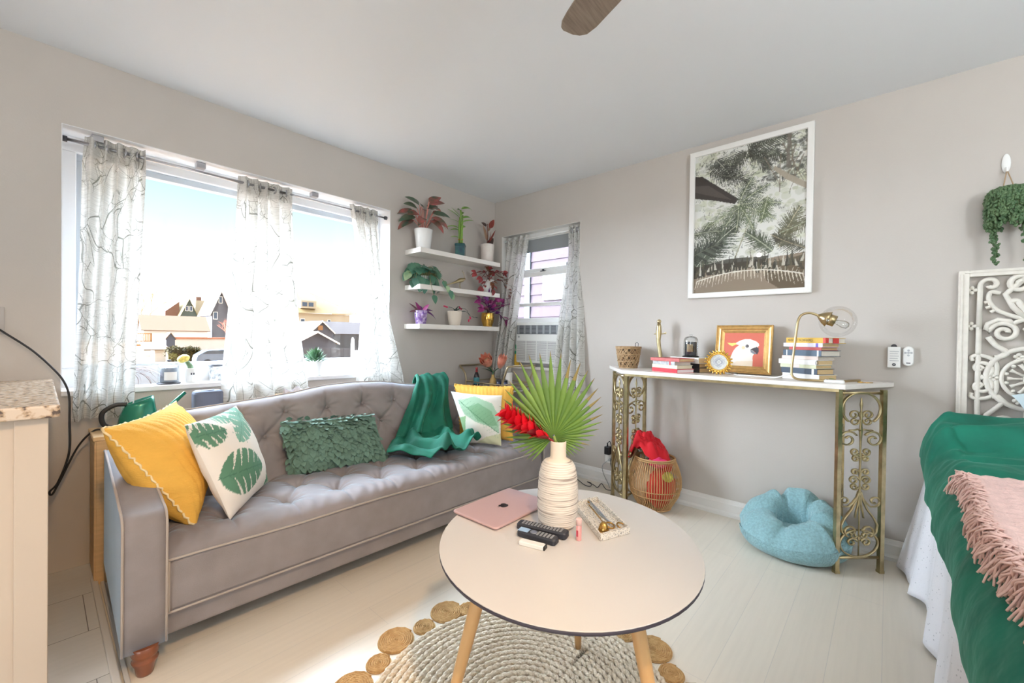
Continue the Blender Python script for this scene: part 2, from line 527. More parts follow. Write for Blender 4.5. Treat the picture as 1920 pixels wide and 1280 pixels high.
# big window: reveal lining, sill, frame, glass
w1 = thing('window_1', 'wide white picture window with grey head frame behind the sofa', 'window', (-2.03, 0.15, wz0), kind='structure')
mb = MB()
mb.box((wx0, -0.025, wz0 - 0.012), (wx1, 0.16, wz0 + 0.014))
mb.build('sill', SILLM, w1, W=True, bevel=0.004)
mb = MB()
t = 0.003
mb.box((wx0, 0.001, wz0 + 0.014), (wx0 + t, 0.15, wz1 - t)); mb.box((wx1 - t, 0.001, wz0 + 0.014), (wx1, 0.15, wz1 - t)); mb.box((wx0, 0.001, wz1 - t), (wx1, 0.15, wz1))
mb.build('reveal_lining', SILLM, w1, W=True)
mb = MB()
yi, yo = 0.15, 0.235
mb.box((wx0, yi, wz0), (wx1, yo, 0.948)); mb.box((wx0, yi, 2.028), (wx1, yo, wz1))
mb.box((wx0, yi, 0.948), (wx0 + 0.055, yo, 2.028)); mb.box((wx1 - 0.055, yi, 0.948), (wx1, yo, 2.028))
mb.build('frame', SILLM, w1, W=True, bevel=0.004)
mb = MB()
x0, x1, z0, z1 = wx0 + 0.055, wx1 - 0.055, 0.948, 2.028
mb.box((x0, 0.175, z0), (x1, 0.225, z0 + 0.014)); mb.box((x0, 0.175, z1 - 0.034), (x1, 0.225, z1)); mb.box((x0, 0.175, z0 + 0.014), (x0 + 0.02, 0.225, z1 - 0.034)); mb.box((x1 - 0.02, 0.175, z0 + 0.014), (x1, 0.225, z1 - 0.034))
mb.build('sash', FRAMEG, w1, W=True, bevel=0.003)
B((x0 + 0.018, 0.198, z0 + 0.012), (x1 - 0.018, 0.202, z1 - 0.030)).build('pane', GLASS, w1, W=True)
for px in (-2.78, -2.36, -1.72):
    B((px - 0.022, 0.03, wz1 - 0.035), (px + 0.022, 0.075, wz1 - t)).build('blind_bracket', STEEL, w1, W=True, bevel=0.003)

# small window: frame, upper and lower sash, roller blind
w2 = thing('window_2', 'small white sash window with an air conditioner in the corner', 'window', (0.08, -0.54, sz0), kind='structure')
mb = MB()
mb.box((-0.02, sy0, sz0 - 0.012), (0.15, sy1, sz0 + 0.012))
mb.build('sill', WHITE, w2, W=True, bevel=0.003)
mb = MB()
mb.box((0.001, sy0, sz0 + 0.012), (0.07, sy0 + 0.003, sz1 - 0.003)); mb.box((0.001, sy1 - 0.003, sz0 + 0.012), (0.07, sy1, sz1 - 0.003)); mb.box((0.001, sy0, sz1 - 0.003), (0.07, sy1, sz1))
mb.build('reveal_lining', WHITE, w2, W=True)
mb = MB()
ya, yb = sy0 + 0.01, sy1 - 0.01
mb.box((0.07, ya - 0.01, sz0), (0.13, ya + 0.05, sz1 - 0.06)); mb.box((0.07, yb - 0.05, sz0), (0.13, yb + 0.01, sz1 - 0.06)); mb.box((0.07, ya - 0.01, sz1 - 0.06), (0.13, yb + 0.01, sz1))
mb.build('frame', WHITEG, w2, W=True, bevel=0.003)
mb = MB()
ya += 0.05; yb -= 0.05
mb.box((0.105, ya, 1.735), (0.125, yb, 1.775)); mb.box((0.105, ya, 1.96), (0.125, yb, 2.04)); mb.box((0.105, ya, 1.775), (0.125, ya + 0.028, 1.96)); mb.box((0.105, yb - 0.028, 1.775), (0.125, yb, 1.96))
us = mb.build('upper_sash', WHITEG, w2, W=True, bevel=0.003)
B((0.114, ya + 0.02, 1.77), (0.117, yb - 0.02, 1.965)).build('pane', GLASS, us, W=True)
mb = MB()
mb.box((0.08, ya, 1.70), (0.102, yb, 1.74)); mb.box((0.08, ya, 1.425), (0.102, yb, 1.455)); mb.box((0.08, ya, 1.275), (0.102, yb, 1.315)); 
for za, zb in ((1.315, 1.425), (1.455, 1.70)): mb.box((0.08, ya, za), (0.102, ya + 0.028, zb)); mb.box((0.08, yb - 0.028, za), (0.102, yb, zb))
ls = mb.build('lower_sash', WHITEG, w2, W=True, bevel=0.003)
B((0.090, ya + 0.02, 1.45), (0.093, yb - 0.02, 1.705)).build('pane', GLASS, ls, W=True)
B((0.090, ya + 0.02, 1.31), (0.093, yb - 0.02, 1.43)).build('pane', GLASS, ls, W=True)
mb = MB(); mb.lathe([(0.004, 0), (0.010, 0.01), (0.012, 0.018), (0.004, 0.022)], (0.085, -0.54, 1.74), 10); mb.box((0.075, -0.565, 1.738), (0.097, -0.515, 1.746))
mb.build('sash_lock', DKGREY, ls, W=True)
B((0.072, ya, 1.925), (0.078, yb, 2.045)).build('roller_blind', M('grey_blind', (148, 152, 154), 0.7), w2, W=True)

# outlet and switch plates
o = thing('wall_outlet', 'white electrical outlet low on wall left of the console table', 'outlet', (0, -1.29, 0.22))
B((-0.006, -1.325, 0.165), (0.0, -1.252, 0.283)).build('plate', WHITE, o, W=True, bevel=0.002)
o = thing('light_switch', 'grey switch plate on the wall above the granite counter', 'switch', (-3.10, 0, 1.11))
B((-3.145, -0.006, 1.115), (-3.073, 0.0, 1.235)).build('plate', M('plate_grey', (182, 176, 172), 0.5), o, W=True, bevel=0.002)
# ---------------------------------------------------------------- outside
GZ = -2.1
GROUND = M('dry_lawn', (134, 102, 70), 0.95, var=0.25, scale=0.4)
struct('ground_outside', MB().box((-60, 0.6, GZ - 0.3), (120, 200, GZ)), GROUND)
SIDW = M('white_siding', (196, 194, 190), 0.8)
ROOFT = M('tan_shingles', (112, 88, 66), 0.9, var=0.15, scale=6)
ROOFG = M('olive_shingles', (128, 113, 67), 0.9, var=0.12, scale=5)
ROOFC = M('cream_shingles', (140, 118, 80), 0.9, var=0.08, scale=4)
ROOFD = M('dark_shingles', (67, 57, 56), 0.9, var=0.15, scale=6)
SIDG = M('grey_siding', (83, 84, 94), 0.85, var=0.05, scale=3, stretch=(0.2, 0.2, 30))
SIDGR = M('green_siding', (76, 86, 80), 0.85, var=0.06, scale=3)
SIDC = M('cream_siding', (171, 161, 142), 0.85)
WINM = M('dark_window', (70, 84, 104), 0.2)
BRICK = M('chimney_brick', (112, 80, 67), 0.9, var=0.2, scale=8)
FENCEM = M('weathered_fence', (84, 84, 91), 0.85, var=0.12, scale=5, stretch=(6, 1, 0.3))


def gable_x(root, x0, x1, y0, y1, zw, zr, wall, roof, ov=0.35, gablem=None):
    """ridge along x"""
    ym = (y0 + y1) / 2
    mb = MB(); mb.box((x0, y0, GZ), (x1, y1, zw))
    for x in (x0, x1 - 0.05):
        mb.prism([(x, y0, zw), (x, y1, zw), (x, ym, zr - 0.12)], (0.05, 0, 0))
    mb.build('wall', wall, root, W=True)
    mb = MB(); k = (zr - zw) / (ym - y0)
    mb.prism([(x0 - ov, y0 - ov, zw - ov * k), (x0 - ov, ym, zr), (x0 - ov, ym, zr - 0.12), (x0 - ov, y0 - ov, zw - ov * k - 0.12)], (x1 - x0 + 2 * ov, 0, 0))
    mb.prism([(x0 - ov, y1 + ov, zw - ov * k), (x0 - ov, ym, zr), (x0 - ov, ym, zr - 0.12), (x0 - ov, y1 + ov, zw - ov * k - 0.12)], (x1 - x0 + 2 * ov, 0, 0))
    mb.build('roof', roof, root, W=True)


def gable_y(root, x0, x1, y0, y1, zw, zr, wall, roof, ov=0.3, fascia=None):
    """ridge along y, gable faces the viewer"""
    xm = (x0 + x1) / 2
    mb = MB(); mb.box((x0, y0, GZ), (x1, y1, zw))
    for y in (y0, y1 - 0.05):
        mb.prism([(x0, y, zw), (x1, y, zw), (xm, y, zr - 0.12)], (0, 0.05, 0))
    mb.build('wall', wall, root, W=True)
    mb = MB(); k = (zr - zw) / (xm - x0)
    for sx, xe in ((-1, x0), (1, x1)):
        mb.prism([(xe + sx * ov, y0 - ov, zw - ov * k), (xm, y0 - ov, zr), (xm, y0 - ov, zr - 0.12), (xe + sx * ov, y0 - ov, zw - ov * k - 0.12)], (0, y1 - y0 + 2 * ov, 0))
    rf = mb.build('roof', roof, root, W=True)
    if fascia:
        mb = MB()
        for sx, xe in ((-1, x0), (1, x1)):
            mb.prism([(xe + sx * ov, y0 - ov - 0.06, zw - ov * k + 0.02), (xm, y0 - ov - 0.06, zr + 0.02), (xm, y0 - ov - 0.06, zr - 0.22), (xe + sx * ov, y0 - ov - 0.06, zw - ov * k - 0.2)], (0, 0.05, 0))
        mb.build('fascia', fascia, rf, W=True)


def house_window(root, x, y, z, w, h):
    f = B((x - w / 2, y - 0.08, z - h / 2), (x + w / 2, y, z + h / 2)).build('window', WHITE, root, W=True)
    B((x - w / 2 + 0.1, y - 0.1, z - h / 2 + 0.1), (x + w / 2 - 0.1, y - 0.07, z + h / 2 - 0.1)).build('pane', WINM, f, W=True)


h = thing('garage', 'long white garage with tan shingle roof seen through the window', 'garage', (10.2, 76, GZ))
gable_x(h, 6.6, 13.9, 73.4, 78.4, 1.75, 3.7, SIDW, ROOFT, 0.3)
h = thing('shed', 'tiny grey gabled shed in front of the long white garage', 'shed', (7.1, 60, GZ))
gable_y(h, 6.75, 7.55, 58.9, 61.0, 0.62, 1.22, SIDG, ROOFT, 0.08)
h = thing('garden_wall', 'low white garden wall with terracotta coping outside', 'wall', (13, 66, GZ))
B((8.6, 66.5, GZ), (24, 66.9, 0.38)).build('wall_face', SIDW, h, W=True)
B((8.5, 66.35, 0.38), (24, 67.05, 0.62)).build('coping', M('terracotta', (163, 105, 76), 0.8, var=0.15, scale=3), h, W=True)
h = thing('lean_to', 'white lean-to with sloping tan roof in front of the garage', 'outbuilding', (6, 57, GZ))
B((5.35, 56.2, GZ), (6.3, 58.5, -0.45)).build('wall', SIDW, h, W=True)
MB().prism([(4.4, 55.6, -0.62), (4.4, 58.7, 0.12), (4.4, 58.7, 0.0), (4.4, 55.6, -0.74)], (2.1, 0, 0)).build('roof', ROOFT, h, W=True)
# hedge as a real bush volume
mb = MB(); rr = random.Random(3)
for i in range(2600):
    x = rr.uniform(5.95, 8.75); a = rr.uniform(0, math.pi); q = rr.uniform(0.8, 1.0)
    yy = 53.6 + math.cos(a) * 1.0 * q; zz = GZ + 0.1 + (math.sin(a) ** 0.35) * 1.72 * q * (0.94 + 0.06 * math.sin(x * 5))
    if a > 2.9 or a < 0.25: zz = GZ + rr.uniform(0.1, 1.6)
    mb.leaf((x, yy, zz), (rr.uniform(-1, 1), rr.uniform(-1, 0.4), rr.uniform(-0.3, 1)), (0, 0, 1), 0.26, 0.16, 0.2, 2)
hd = thing('hedge', 'clipped olive-brown hedge beside the parked car outside', 'hedge', (7.3, 53.6, GZ))
mb.build('foliage', M('hedge_leaf', (83, 73, 35), 0.8, var=0.3, scale=2), hd, W=True)
B((6.0, 53.0, GZ), (8.7, 54.2, GZ + 1.5)).build('branch_mass', M('hedge_wood', (76, 67, 40), 0.9), hd, W=True)
# parked car, side view
car = thing('car', 'pale blue hatchback car parked beside the hedge outside', 'car', (9.9, 47.9, GZ))
CARP = M('car_paint', (96, 113, 137), 0.25, 0.2, coat=0.6); CARG = M('car_glass', (58, 66, 78), 0.1); TYRE = M('tyre', (34, 34, 38), 0.8)
body = [(7.15, -1.75), (7.15, -1.35), (7.25, -1.0), (7.5, -0.82), (8.0, -0.5), (9.9, -0.42), (10.6, -0.85), (11.3, -0.98), (11.5, -1.3), (11.5, -1.75)]
MB().prism([(x, 47.0, z) for x, z in body], (0, 1.75, 0)).build('body', CARP, car, W=True, bevel=0.08)
g = [(7.62, -0.86), (8.05, -0.56), (9.8, -0.49), (10.4, -0.86)]
MB().prism([(x, 46.985, z) for x, z in g], (0, 0.02, 0)).build('side_window', CARG, car, W=True)
for x in (8.05, 10.6):
    w_ = MB().lathe([(0.34, -0.1), (0.36, -0.06), (0.36, 0.06), (0.34, 0.1)], (x, 47.02, GZ + 0.36), 20, axis=(0, 1, 0)).build('wheel', TYRE, car, W=True)
    MB().lathe([(0.2, -0.02), (0.2, 0.02)], (x, 46.91, GZ + 0.36), 14, axis=(0, 1, 0)).build('hubcap', STEEL, w_, W=True)
B((7.1, 46.98, -1.72), (11.52, 47.05, -1.55)).build('bumper_strip', TYRE, car, W=True)
# houses further off
h = thing('green_house', 'green gabled house with olive roof and chimney on the skyline', 'house', (21, 124, GZ))
gable_y(h, 18.9, 22.6, 121, 132, 5.0, 9.3, SIDGR, ROOFG, 0.3)
B((22.4, 123, GZ), (25.4, 131, 9.2)).build('wing', SIDC, h, W=True)
B((22.7, 124, 8.8), (23.7, 125, 10.1)).build('chimney', BRICK, h, W=True)
house_window(h, 20.3, 121, 7.0, 0.6, 1.2); house_window(h, 21.1, 121, 7.0, 0.6, 1.2)
MB().prism([(16.8, 124, 6.3), (19.4, 124, 8.7), (19.4, 124, 5.2), (16.8, 124, 5.2)], (0, 8, 0)).build('side_roof', BRICK, h, W=True)
h = thing('grey_house', 'tall grey gabled house with tan roof beside the middle curtain', 'house', (23, 106, GZ))
gable_y(h, 21.4, 24.6, 104.0, 114, 6.2, 10.3, SIDG, ROOFT, 0.45, WHITE)
house_window(h, 22.9, 104, 8.4, 0.7, 1.5); house_window(h, 22.0, 104, 5.0, 0.8, 1.6)
h = thing('cream_house', 'big cream house with dormer windows seen right of the middle curtain', 'house', (43, 100, GZ))
mb = MB(); mb.box((34, 95.5, GZ), (47.5, 106, 6.1)); mb.build('wall', SIDC, h, W=True)
mb = MB(); mb.prism([(33.0, 94.6, 6.0), (49.0, 94.6, 6.4), (40.5, 101, 11.2), (34.5, 101, 11.2)], (0, 0.4, 0)); mb.prism([(49.0, 94.6, 6.4), (49.0, 107, 6.4), (40.5, 101, 11.2), (40.4, 100.8, 11.0)], (0, 0.1, 0.1)); mb.build('roof', ROOFC, h, W=True)
d = MB(); d.box((36.0, 95.2, 7.2), (39.4, 98, 8.9)); d = d.build('dormer', SIDC, h, W=True)
for x in (36.8, 38.2): B((x - 0.5, 95.1, 7.6), (x + 0.5, 95.2, 8.5)).build('pane', WINM, d, W=True)
for x, w in ((36.5, 1.0), (42.5, 0.8)): house_window(h, x, 95.5, 4.0, w, 1.6)
h = thing('grey_garage', 'grey gabled garage with dark roof outside right of middle curtain', 'garage', (26.5, 66, GZ))
gable_y(h, 24.0, 27.4, 61.5, 70, 1.75, 3.35, SIDG, ROOFD, 0.25, WHITE)
B((25.1, 61.4, 1.9), (25.8, 61.5, 2.6)).build('gable_vent', M('amber_vent', (152, 112, 76), 0.8), h, W=True)
h = thing('dark_barn', 'low dark-roofed barn behind the grey gabled garage', 'barn', (30, 68, GZ))
gable_x(h, 28.2, 38.0, 63.0, 69.0, 1.55, 3.4, DKGREY, ROOFD, 0.25)
h = thing('carport', 'small front garage gable with white fascia above the grey fence', 'garage', (19.5, 51, GZ))
gable_y(h, 17.3, 22.2, 49.6, 55, 0.32, 1.62, SIDG, ROOFT, 0.35, WHITE)
h = thing('grey_fence', 'weathered grey board fence beyond the potted succulent', 'fence', (17.5, 39.5, GZ))
for i in range(8):
    x = 12.8 + i * 1.35
    B((x, 39.5, GZ), (x + 1.33, 39.56, -0.18 + 0.02 * math.sin(i))).build('fence_panel', FENCEM, h, W=True)
h = thing('wooden_deck', 'orange wooden deck railing beside the left curtain outside', 'deck', (5.2, 62, GZ))
B((3.6, 62, -0.4), (5.9, 65, -0.2)).build('deck_floor', M('deck_wood', (169, 121, 72), 0.8, var=0.1, scale=4), h, W=True)
for x in (3.7, 5.8): B((x, 62, GZ), (x + 0.12, 62.12, 1.1)).build('post', M('deck_post', (164, 116, 68), 0.8), h, W=True)
mb = MB(); mb.box((3.7, 62, 0.98), (5.9, 62.1, 1.1)); mb.box((3.7, 62, 0.1), (5.9, 62.1, 0.2))
for i in range(14): mb.box((3.8 + i * 0.15, 62.02, 0.15), (3.87 + i * 0.15, 62.07, 1.0))
mb.build('railing', M('deck_rail', (172, 124, 73), 0.8), h, W=True)


def bare_tree(label, base, H, seed, col, spread=0.55, depth=6):
    rr = random.Random(seed); mb = MB(); root = thing('bare_tree', label, 'tree', base)

    def grow(p, d, L, r, k):
        q = p + d * L
        mb.tube([p, (p + q) / 2 + Vector((rr.uniform(-1, 1), rr.uniform(-1, 1), 0)) * L * 0.05, q], [r, r * 0.85, r * 0.68], 5, caps=False)
        if k == 0: return
        for _ in range(3 if k > 2 else 2):
            nd = (d + Vector((rr.uniform(-1, 1), rr.uniform(-1, 1), rr.uniform(-0.3, 0.7))) * spread).normalized()
            grow(q, nd, L * rr.uniform(0.62, 0.82), r * 0.62, k - 1)
    grow(Vector(base), Vector((0, 0, 1)), H * 0.28, H * 0.016, depth)
    mb.build('branches', M('bark_' + str(seed), col, 0.9), root, W=True)


bare_tree('tall bare reddish tree left of the houses outside', (13.2, 128, GZ), 17.5, 4, (214, 172, 150), 0.6)
bare_tree('pale leafless tree behind the long white garage', (14.5, 142, GZ), 13, 9, (222, 206, 192), 0.7)
bare_tree('small rust-coloured bare shrub right of the long white garage', (15.8, 70, GZ), 6.0, 11, (206, 130, 104), 0.7, 5)

# neighbouring house close to the small window
h = thing('neighbour_house', 'mauve sided neighbouring house seen through the small window', 'house', (3.2, 2.0, GZ))
mb = MB()
SIDM = M('mauve_siding', (54, 42, 50), 0.8, var=0.04, scale=2)
mb.box((3.0, -3.0, GZ), (8.0, 6.0, 4.6))
for i in range(30):
    z = GZ + 0.2 * i + 0.2; mb.prism([(3.0, -3.0, z), (2.982, -3.0, z - 0.19), (3.0, -3.0, z - 0.19)], (0, 9.0, 0))
mb.build('wall', SIDM, h, W=True)
f = B((2.95, 1.18, 1.80), (3.0, 1.68, 2.42)).build('window', M('aged_frame', (112, 112, 112), 0.6), h, W=True)
B((2.94, 1.22, 1.84), (2.955, 1.64, 2.38)).build('pane', M('pale_blind', (104, 108, 106), 0.6), f, W=True)
B((2.96, 1.98, GZ), (3.0, 2.10, 4.6)).build('downpipe', M('pipe_blue', (64, 80, 92), 0.5), h, W=True)
MB().prism([(2.5, -3.2, 4.5), (5.5, -3.2, 6.6), (8.5, -3.2, 4.5)], (0, 9.4, 0)).build('roof', ROOFD, h, W=True)
# ---------------------------------------------------------------- sofa


def Mvelvet(name, rgb, sheen=0.6, tint=(0.80, 0.85, 1.0), bump=0.12, var=0.06, scale=7, bs=500):
    m = M(name, rgb, 0.75, var=var, scale=scale, bump=bump, bscale=bs)
    b = m.node_tree.nodes['Principled BSDF']
    b.inputs['Sheen Weight'].default_value = sheen; b.inputs['Sheen Roughness'].default_value = 0.28
    b.inputs['Sheen Tint'].default_value = (*tint, 1)
    return m


VEL = Mvelvet('taupe_velvet', (140, 132, 132), 1.0, (0.60, 0.80, 1.0), var=0.10, scale=10)
PIPE = Mvelvet('piping_velvet', (172, 160, 150), 0.8)
MAHOG = M('turned_mahogany', (128, 72, 44), 0.3, var=0.25, scale=12, stretch=(1, 1, 0.2), coat=0.4)

sofa = thing('sofa', 'grey velvet tufted sofa with piped arms below the big window', 'sofa', (-2.74, -1.09, 0))
SX0, SX1 = -2.68, -0.665       # seat between the arms
XC = (SX0 + SX1) / 2


def back_top(x):
    return interp(abs(x - XC), (0, 0.17, 0.27, 0.36, 0.50, 0.75, 0.85, 0.95, 1.03), (0.838, 0.832, 0.818, 0.802, 0.789, 0.768, 0.760, 0.735, 0.690))


BTN_S = [(XC + 0.113 + 0.226 * i, -0.905) for i in range(-5, 5)] + [(XC + 0.226 * i, -0.725) for i in range(-4, 5)] + [(XC + 0.113 + 0.226 * i, -0.57) for i in range(-5, 5)]


def seams(btn, rowgap):
    S = []
    for i, a in enumerate(btn):
        for b in btn[i + 1:]:
            if abs(a[1] - b[1]) > 0.01 and math.hypot(a[0] - b[0], a[1] - b[1]) < rowgap: S.append((a, b))
    return S


def seg_arr(S):
    a = np.array(S, dtype=float); return a[:, 0], a[:, 1]


def tuft(X, Y, btn, S, db, rb, ds, rs):
    """depth of buttons and pleats at arrays X, Y"""
    h = np.zeros_like(X)
    for bx, by in btn:
        d2 = (X - bx) ** 2 + (Y - by) ** 2
        h -= db * np.exp(-d2 / (rb * rb)) + db * 0.55 * np.exp(-d2 / (rb * rb * 0.12))
    A, Bq = seg_arr(S); m = np.full_like(X, 9.0)
    for (ax, ay), (bx, by) in zip(A, Bq):
        dx, dy = bx - ax, by - ay; L2 = dx * dx + dy * dy
        t = np.clip(((X - ax) * dx + (Y - ay) * dy) / L2, 0, 1)
        m = np.minimum(m, np.hypot(X - ax - t * dx, Y - ay - t * dy))
    for k, (bx, by) in enumerate(btn):
        r = np.hypot(X - bx, Y - by); th = np.arctan2(Y - by, X - bx)
        h += 0.0022 * np.cos(9 * th + k * 1.7 + 3 * r / 0.1) * np.exp(-((r - 0.045) / 0.03) ** 2)
    return h - ds * np.exp(-(m / rs) ** 1.2)


# seat cushion top
nu, nv = 420, 120
xs = np.linspace(SX0, SX1, nu + 1); ys = np.linspace(-1.085, -0.46, nv + 1)
X, Y = np.meshgrid(xs, ys)
S = seams(BTN_S, 0.25) + [((bx, by), (bx, -1.085)) for bx, by in BTN_S if by < -0.85]
e = np.minimum(1, (Y + 1.085) / 0.10); e = np.sqrt(np.clip(1 - (1 - e) ** 2, 0, 1))
ex = np.minimum(1, np.minimum(X - SX0, SX1 - X) / 0.05); ex = np.sqrt(np.clip(1 - (1 - ex) ** 2, 0, 1))
wr = 0.0024 * np.sin(X * 95 + 6 * np.sin(Y * 14) + 2 * np.sin(X * 17)) * np.exp(-((Y + 1.03) / 0.05) ** 2)
Zs = 0.357 + 0.052 * e * (0.5 + 0.5 * ex) + tuft(X, Y, BTN_S, S, 0.026, 0.048, 0.011, 0.010) * e + wr
mb = MB(); b0 = mb.add(np.c_[X.ravel(), Y.ravel(), Zs.ravel()].tolist())
for j in range(nv):
    for i in range(nu):
        q = b0 + j * (nu + 1) + i; mb.face((q, q + 1, q + nu + 2, q + nu + 1))
seat = mb.build('seat', VEL, sofa, W=True)
mb = MB(); mb.box((SX0 + 0.002, -1.085, 0.178), (SX1 - 0.002, -0.46, 0.357)); mb.build('seat_front', VEL, seat, W=True, bevel=0.012)
mb = MB(); mb.tube([(x, -1.089, 0.357 + 0.0025 * math.sin(x * 9)) for x in np.linspace(SX0, SX1, 50)], 0.0045, 6); mb.tube([(SX0 + 0.004, -1.088, z) for z in np.linspace(0.18, 0.357, 6)], 0.004, 6)
mb.tube([(x, -1.089, 0.180) for x in np.linspace(SX0, SX1, 50)], 0.004, 6)
mb.build('piping', PIPE, seat, W=True)
for bx, by in BTN_S:
    if by < -0.6: MB().ell((bx, by, 0.376), (0.010, 0.010, 0.005), 10, 6).build('button', VEL, seat, W=True)
# lower base rail
B((SX0 - 0.01, -1.06, 0.088), (SX1 + 0.01, -0.32, 0.180)).build('base', VEL, sofa, W=True, bevel=0.01)
# backrest
BTN_B = [(XC + 0.02 + 0.22 * i, 0.715) for i in range(-4, 5)] + [(XC + 0.13 + 0.22 * i, 0.600) for i in range(-5, 4)] + [(XC + 0.02 + 0.22 * i, 0.49) for i in range(-4, 5)]
nu, nv = 380, 110
xs = np.linspace(SX0 + 0.004, SX1 - 0.004, nu + 1)
SB = seams(BTN_B, 0.19) + [((bx, bz), (bx, 0.84)) for bx, bz in BTN_B if bz > 0.7]
Xg, Zg = np.meshgrid(xs, np.linspace(0.37, 1.0, nv + 1))
top = np.array([back_top(x) for x in xs])
T = np.linspace(0, 1, nv + 1)[:, None]
Zg = 0.37 + T * (top[None, :] - 0.37)
rnd = np.clip((T - 0.86) / 0.14, 0, 1)
Yg = -0.565 + 0.13 * T + 0.075 * (1 - np.sqrt(np.clip(1 - rnd ** 2, 0, 1)))
Yg = Yg - 0.012 - tuft(Xg, Zg, BTN_B, SB, 0.022, 0.050, 0.010, 0.010) * np.clip((1.02 - T) / 0.1, 0, 1)
mb = MB(); b0 = mb.add(np.c_[Xg.ravel(), Yg.ravel(), Zg.ravel()].tolist())
for j in range(nv):
    for i in range(nu):
        q = b0 + j * (nu + 1) + i; mb.face((q, q + 1, q + nu + 2, q + nu + 1))
# rear skin
r0 = mb.add([(x, -0.30, 0.12) for x in xs]); r1 = mb.add([(x, -0.30, back_top(x) - 0.02) for x in xs]); lastrow = b0 + nv * (nu + 1)
for i in range(nu):
    mb.face((lastrow + i, lastrow + i + 1, r1 + i + 1, r1 + i)); mb.face((r1 + i, r1 + i + 1, r0 + i + 1, r0 + i))
bk = mb.build('backrest', VEL, sofa, W=True)
mb = MB(); mb.tube([(x, -0.372, back_top(x) + 0.001) for x in np.linspace(SX0 + 0.004, SX1 - 0.004, 120)], 0.0045, 6)
mb.build('piping', PIPE, bk, W=True)
for bx, bz in BTN_B:
    MB().ell((bx, -0.565 + 0.13 * (bz - 0.37) / (back_top(bx) - 0.37) + 0.010, bz), (0.009, 0.005, 0.009), 10, 6).build('button', VEL, bk, W=True)
# arms


def arm(x0, x1):
    prof = [(-1.095, 0.092), (-1.098, 0.20), (-1.100, 0.40), (-1.100, 0.49)]
    for k in range(1, 8):
        a = R(90) * k / 7; prof.append((-1.100 + 0.045 * (1 - math.cos(a)), 0.49 + 0.045 * math.sin(a)))
    prof += [(-0.9, 0.555), (-0.7, 0.577), (-0.5, 0.60), (-0.36, 0.615), (-0.30, 0.60), (-0.30, 0.10)]
    mb = MB(); n = 7
    # slightly pillowed across its width
    sec = [(-0.5, -0.010), (-0.47, 0.0), (-0.25, 0.003), (0, 0.004), (0.25, 0.003), (0.47, 0.0), (0.5, -0.010)]
    rows = []; cy, cz = -0.68, 0.33; xm, w = (x0 + x1) / 2, x1 - x0
    for sx, off in sec:
        ring = []
        for (y, z) in prof:
            d = Vector((0, y - cy, z - cz)).normalized(); sag = 0.010 * math.sin(math.pi * min(1, max(0, (z - 0.1) / 0.45))) * (abs(sx) == 0.5)
            ring.append((xm + sx * w - 0, y + d.y * off, z + d.z * off))
        rows.append(mb.add(ring))
    k = len(prof)
    for a in range(len(rows) - 1):
        for i in range(k):
            j = (i + 1) % k; mb.face((rows[a] + i, rows[a + 1] + i, rows[a + 1] + j, rows[a] + j))
    mb.face([rows[0] + i for i in range(k)][::-1], False); mb.face([rows[-1] + i for i in range(k)], False)
    o = mb.build('arm', VEL, sofa, W=True)
    mb = MB()
    for x in (x0 + 0.001, x1 - 0.001):
        mb.tube([(x, y, z) for y, z in prof[:-1]], 0.0042, 6)
    mb.build('piping', PIPE, o, W=True)
    return o


arm(-2.795, -2.682); arm(-0.663, -0.548)
for lx, ly, sx in ((-2.735, -1.075, -1), (-0.62, -1.06, 1), (-2.735, -0.36, -1), (-0.62, -0.36, 1)):
    mb = MB()
    mb.lathe([(0.020, 0.0), (0.023, 0.006), (0.027, 0.03), (0.034, 0.045), (0.036, 0.052), (0.031, 0.058), (0.034, 0.066), (0.037, 0.074), (0.034, 0.082), (0.040, 0.10)], (lx, ly, 0), 20)
    mb.build('leg', MAHOG, sofa, W=True)
sofa.rotation_euler.z = R(-1.3)

# ---------------------------------------------------------------- cushions


def pillow_fn(BL, BR, TR, TL, thick, pinch=0.10, pleat=0.0):
    BL, BR, TR, TL = map(Vector, (BL, BR, TR, TL))
    nrm = ((BR - BL).cross(TL - BL)).normalized()

    def f(u, v, side):
        cu, cv = u * 2 - 1, v * 2 - 1
        # edges bow inwards between the corners
        k = pinch * 0.5
        uu = 0.5 + 0.5 * cu * (1 - k * (1 - cv * cv)); vv = 0.5 + 0.5 * cv * (1 - k * (1 - cu * cu))
        p = BL * (1 - uu) * (1 - vv) + BR * uu * (1 - vv) + TR * uu * vv + TL * (1 - uu) * vv
        h = max(0.0, (1 - cu ** 2)) ** 0.55 * max(0.0, (1 - cv ** 2)) ** 0.55
        h *= 1 + 0.05 * nz(u * 9, v * 9, BL.x * 5)
        wr = 0.0022 * math.sin(22 * (u + v) + 3 * nz(u * 6, v * 6)) * (1 - h)
        if pleat: wr += pleat * abs(math.sin(math.pi * (u * 15 + 0.5 * nz(u * 5, v * 5, 2)))) ** 0.6
        return p + nrm * ((thick * 0.5 * h + wr * min(1, h * 5)) * side)
    return f


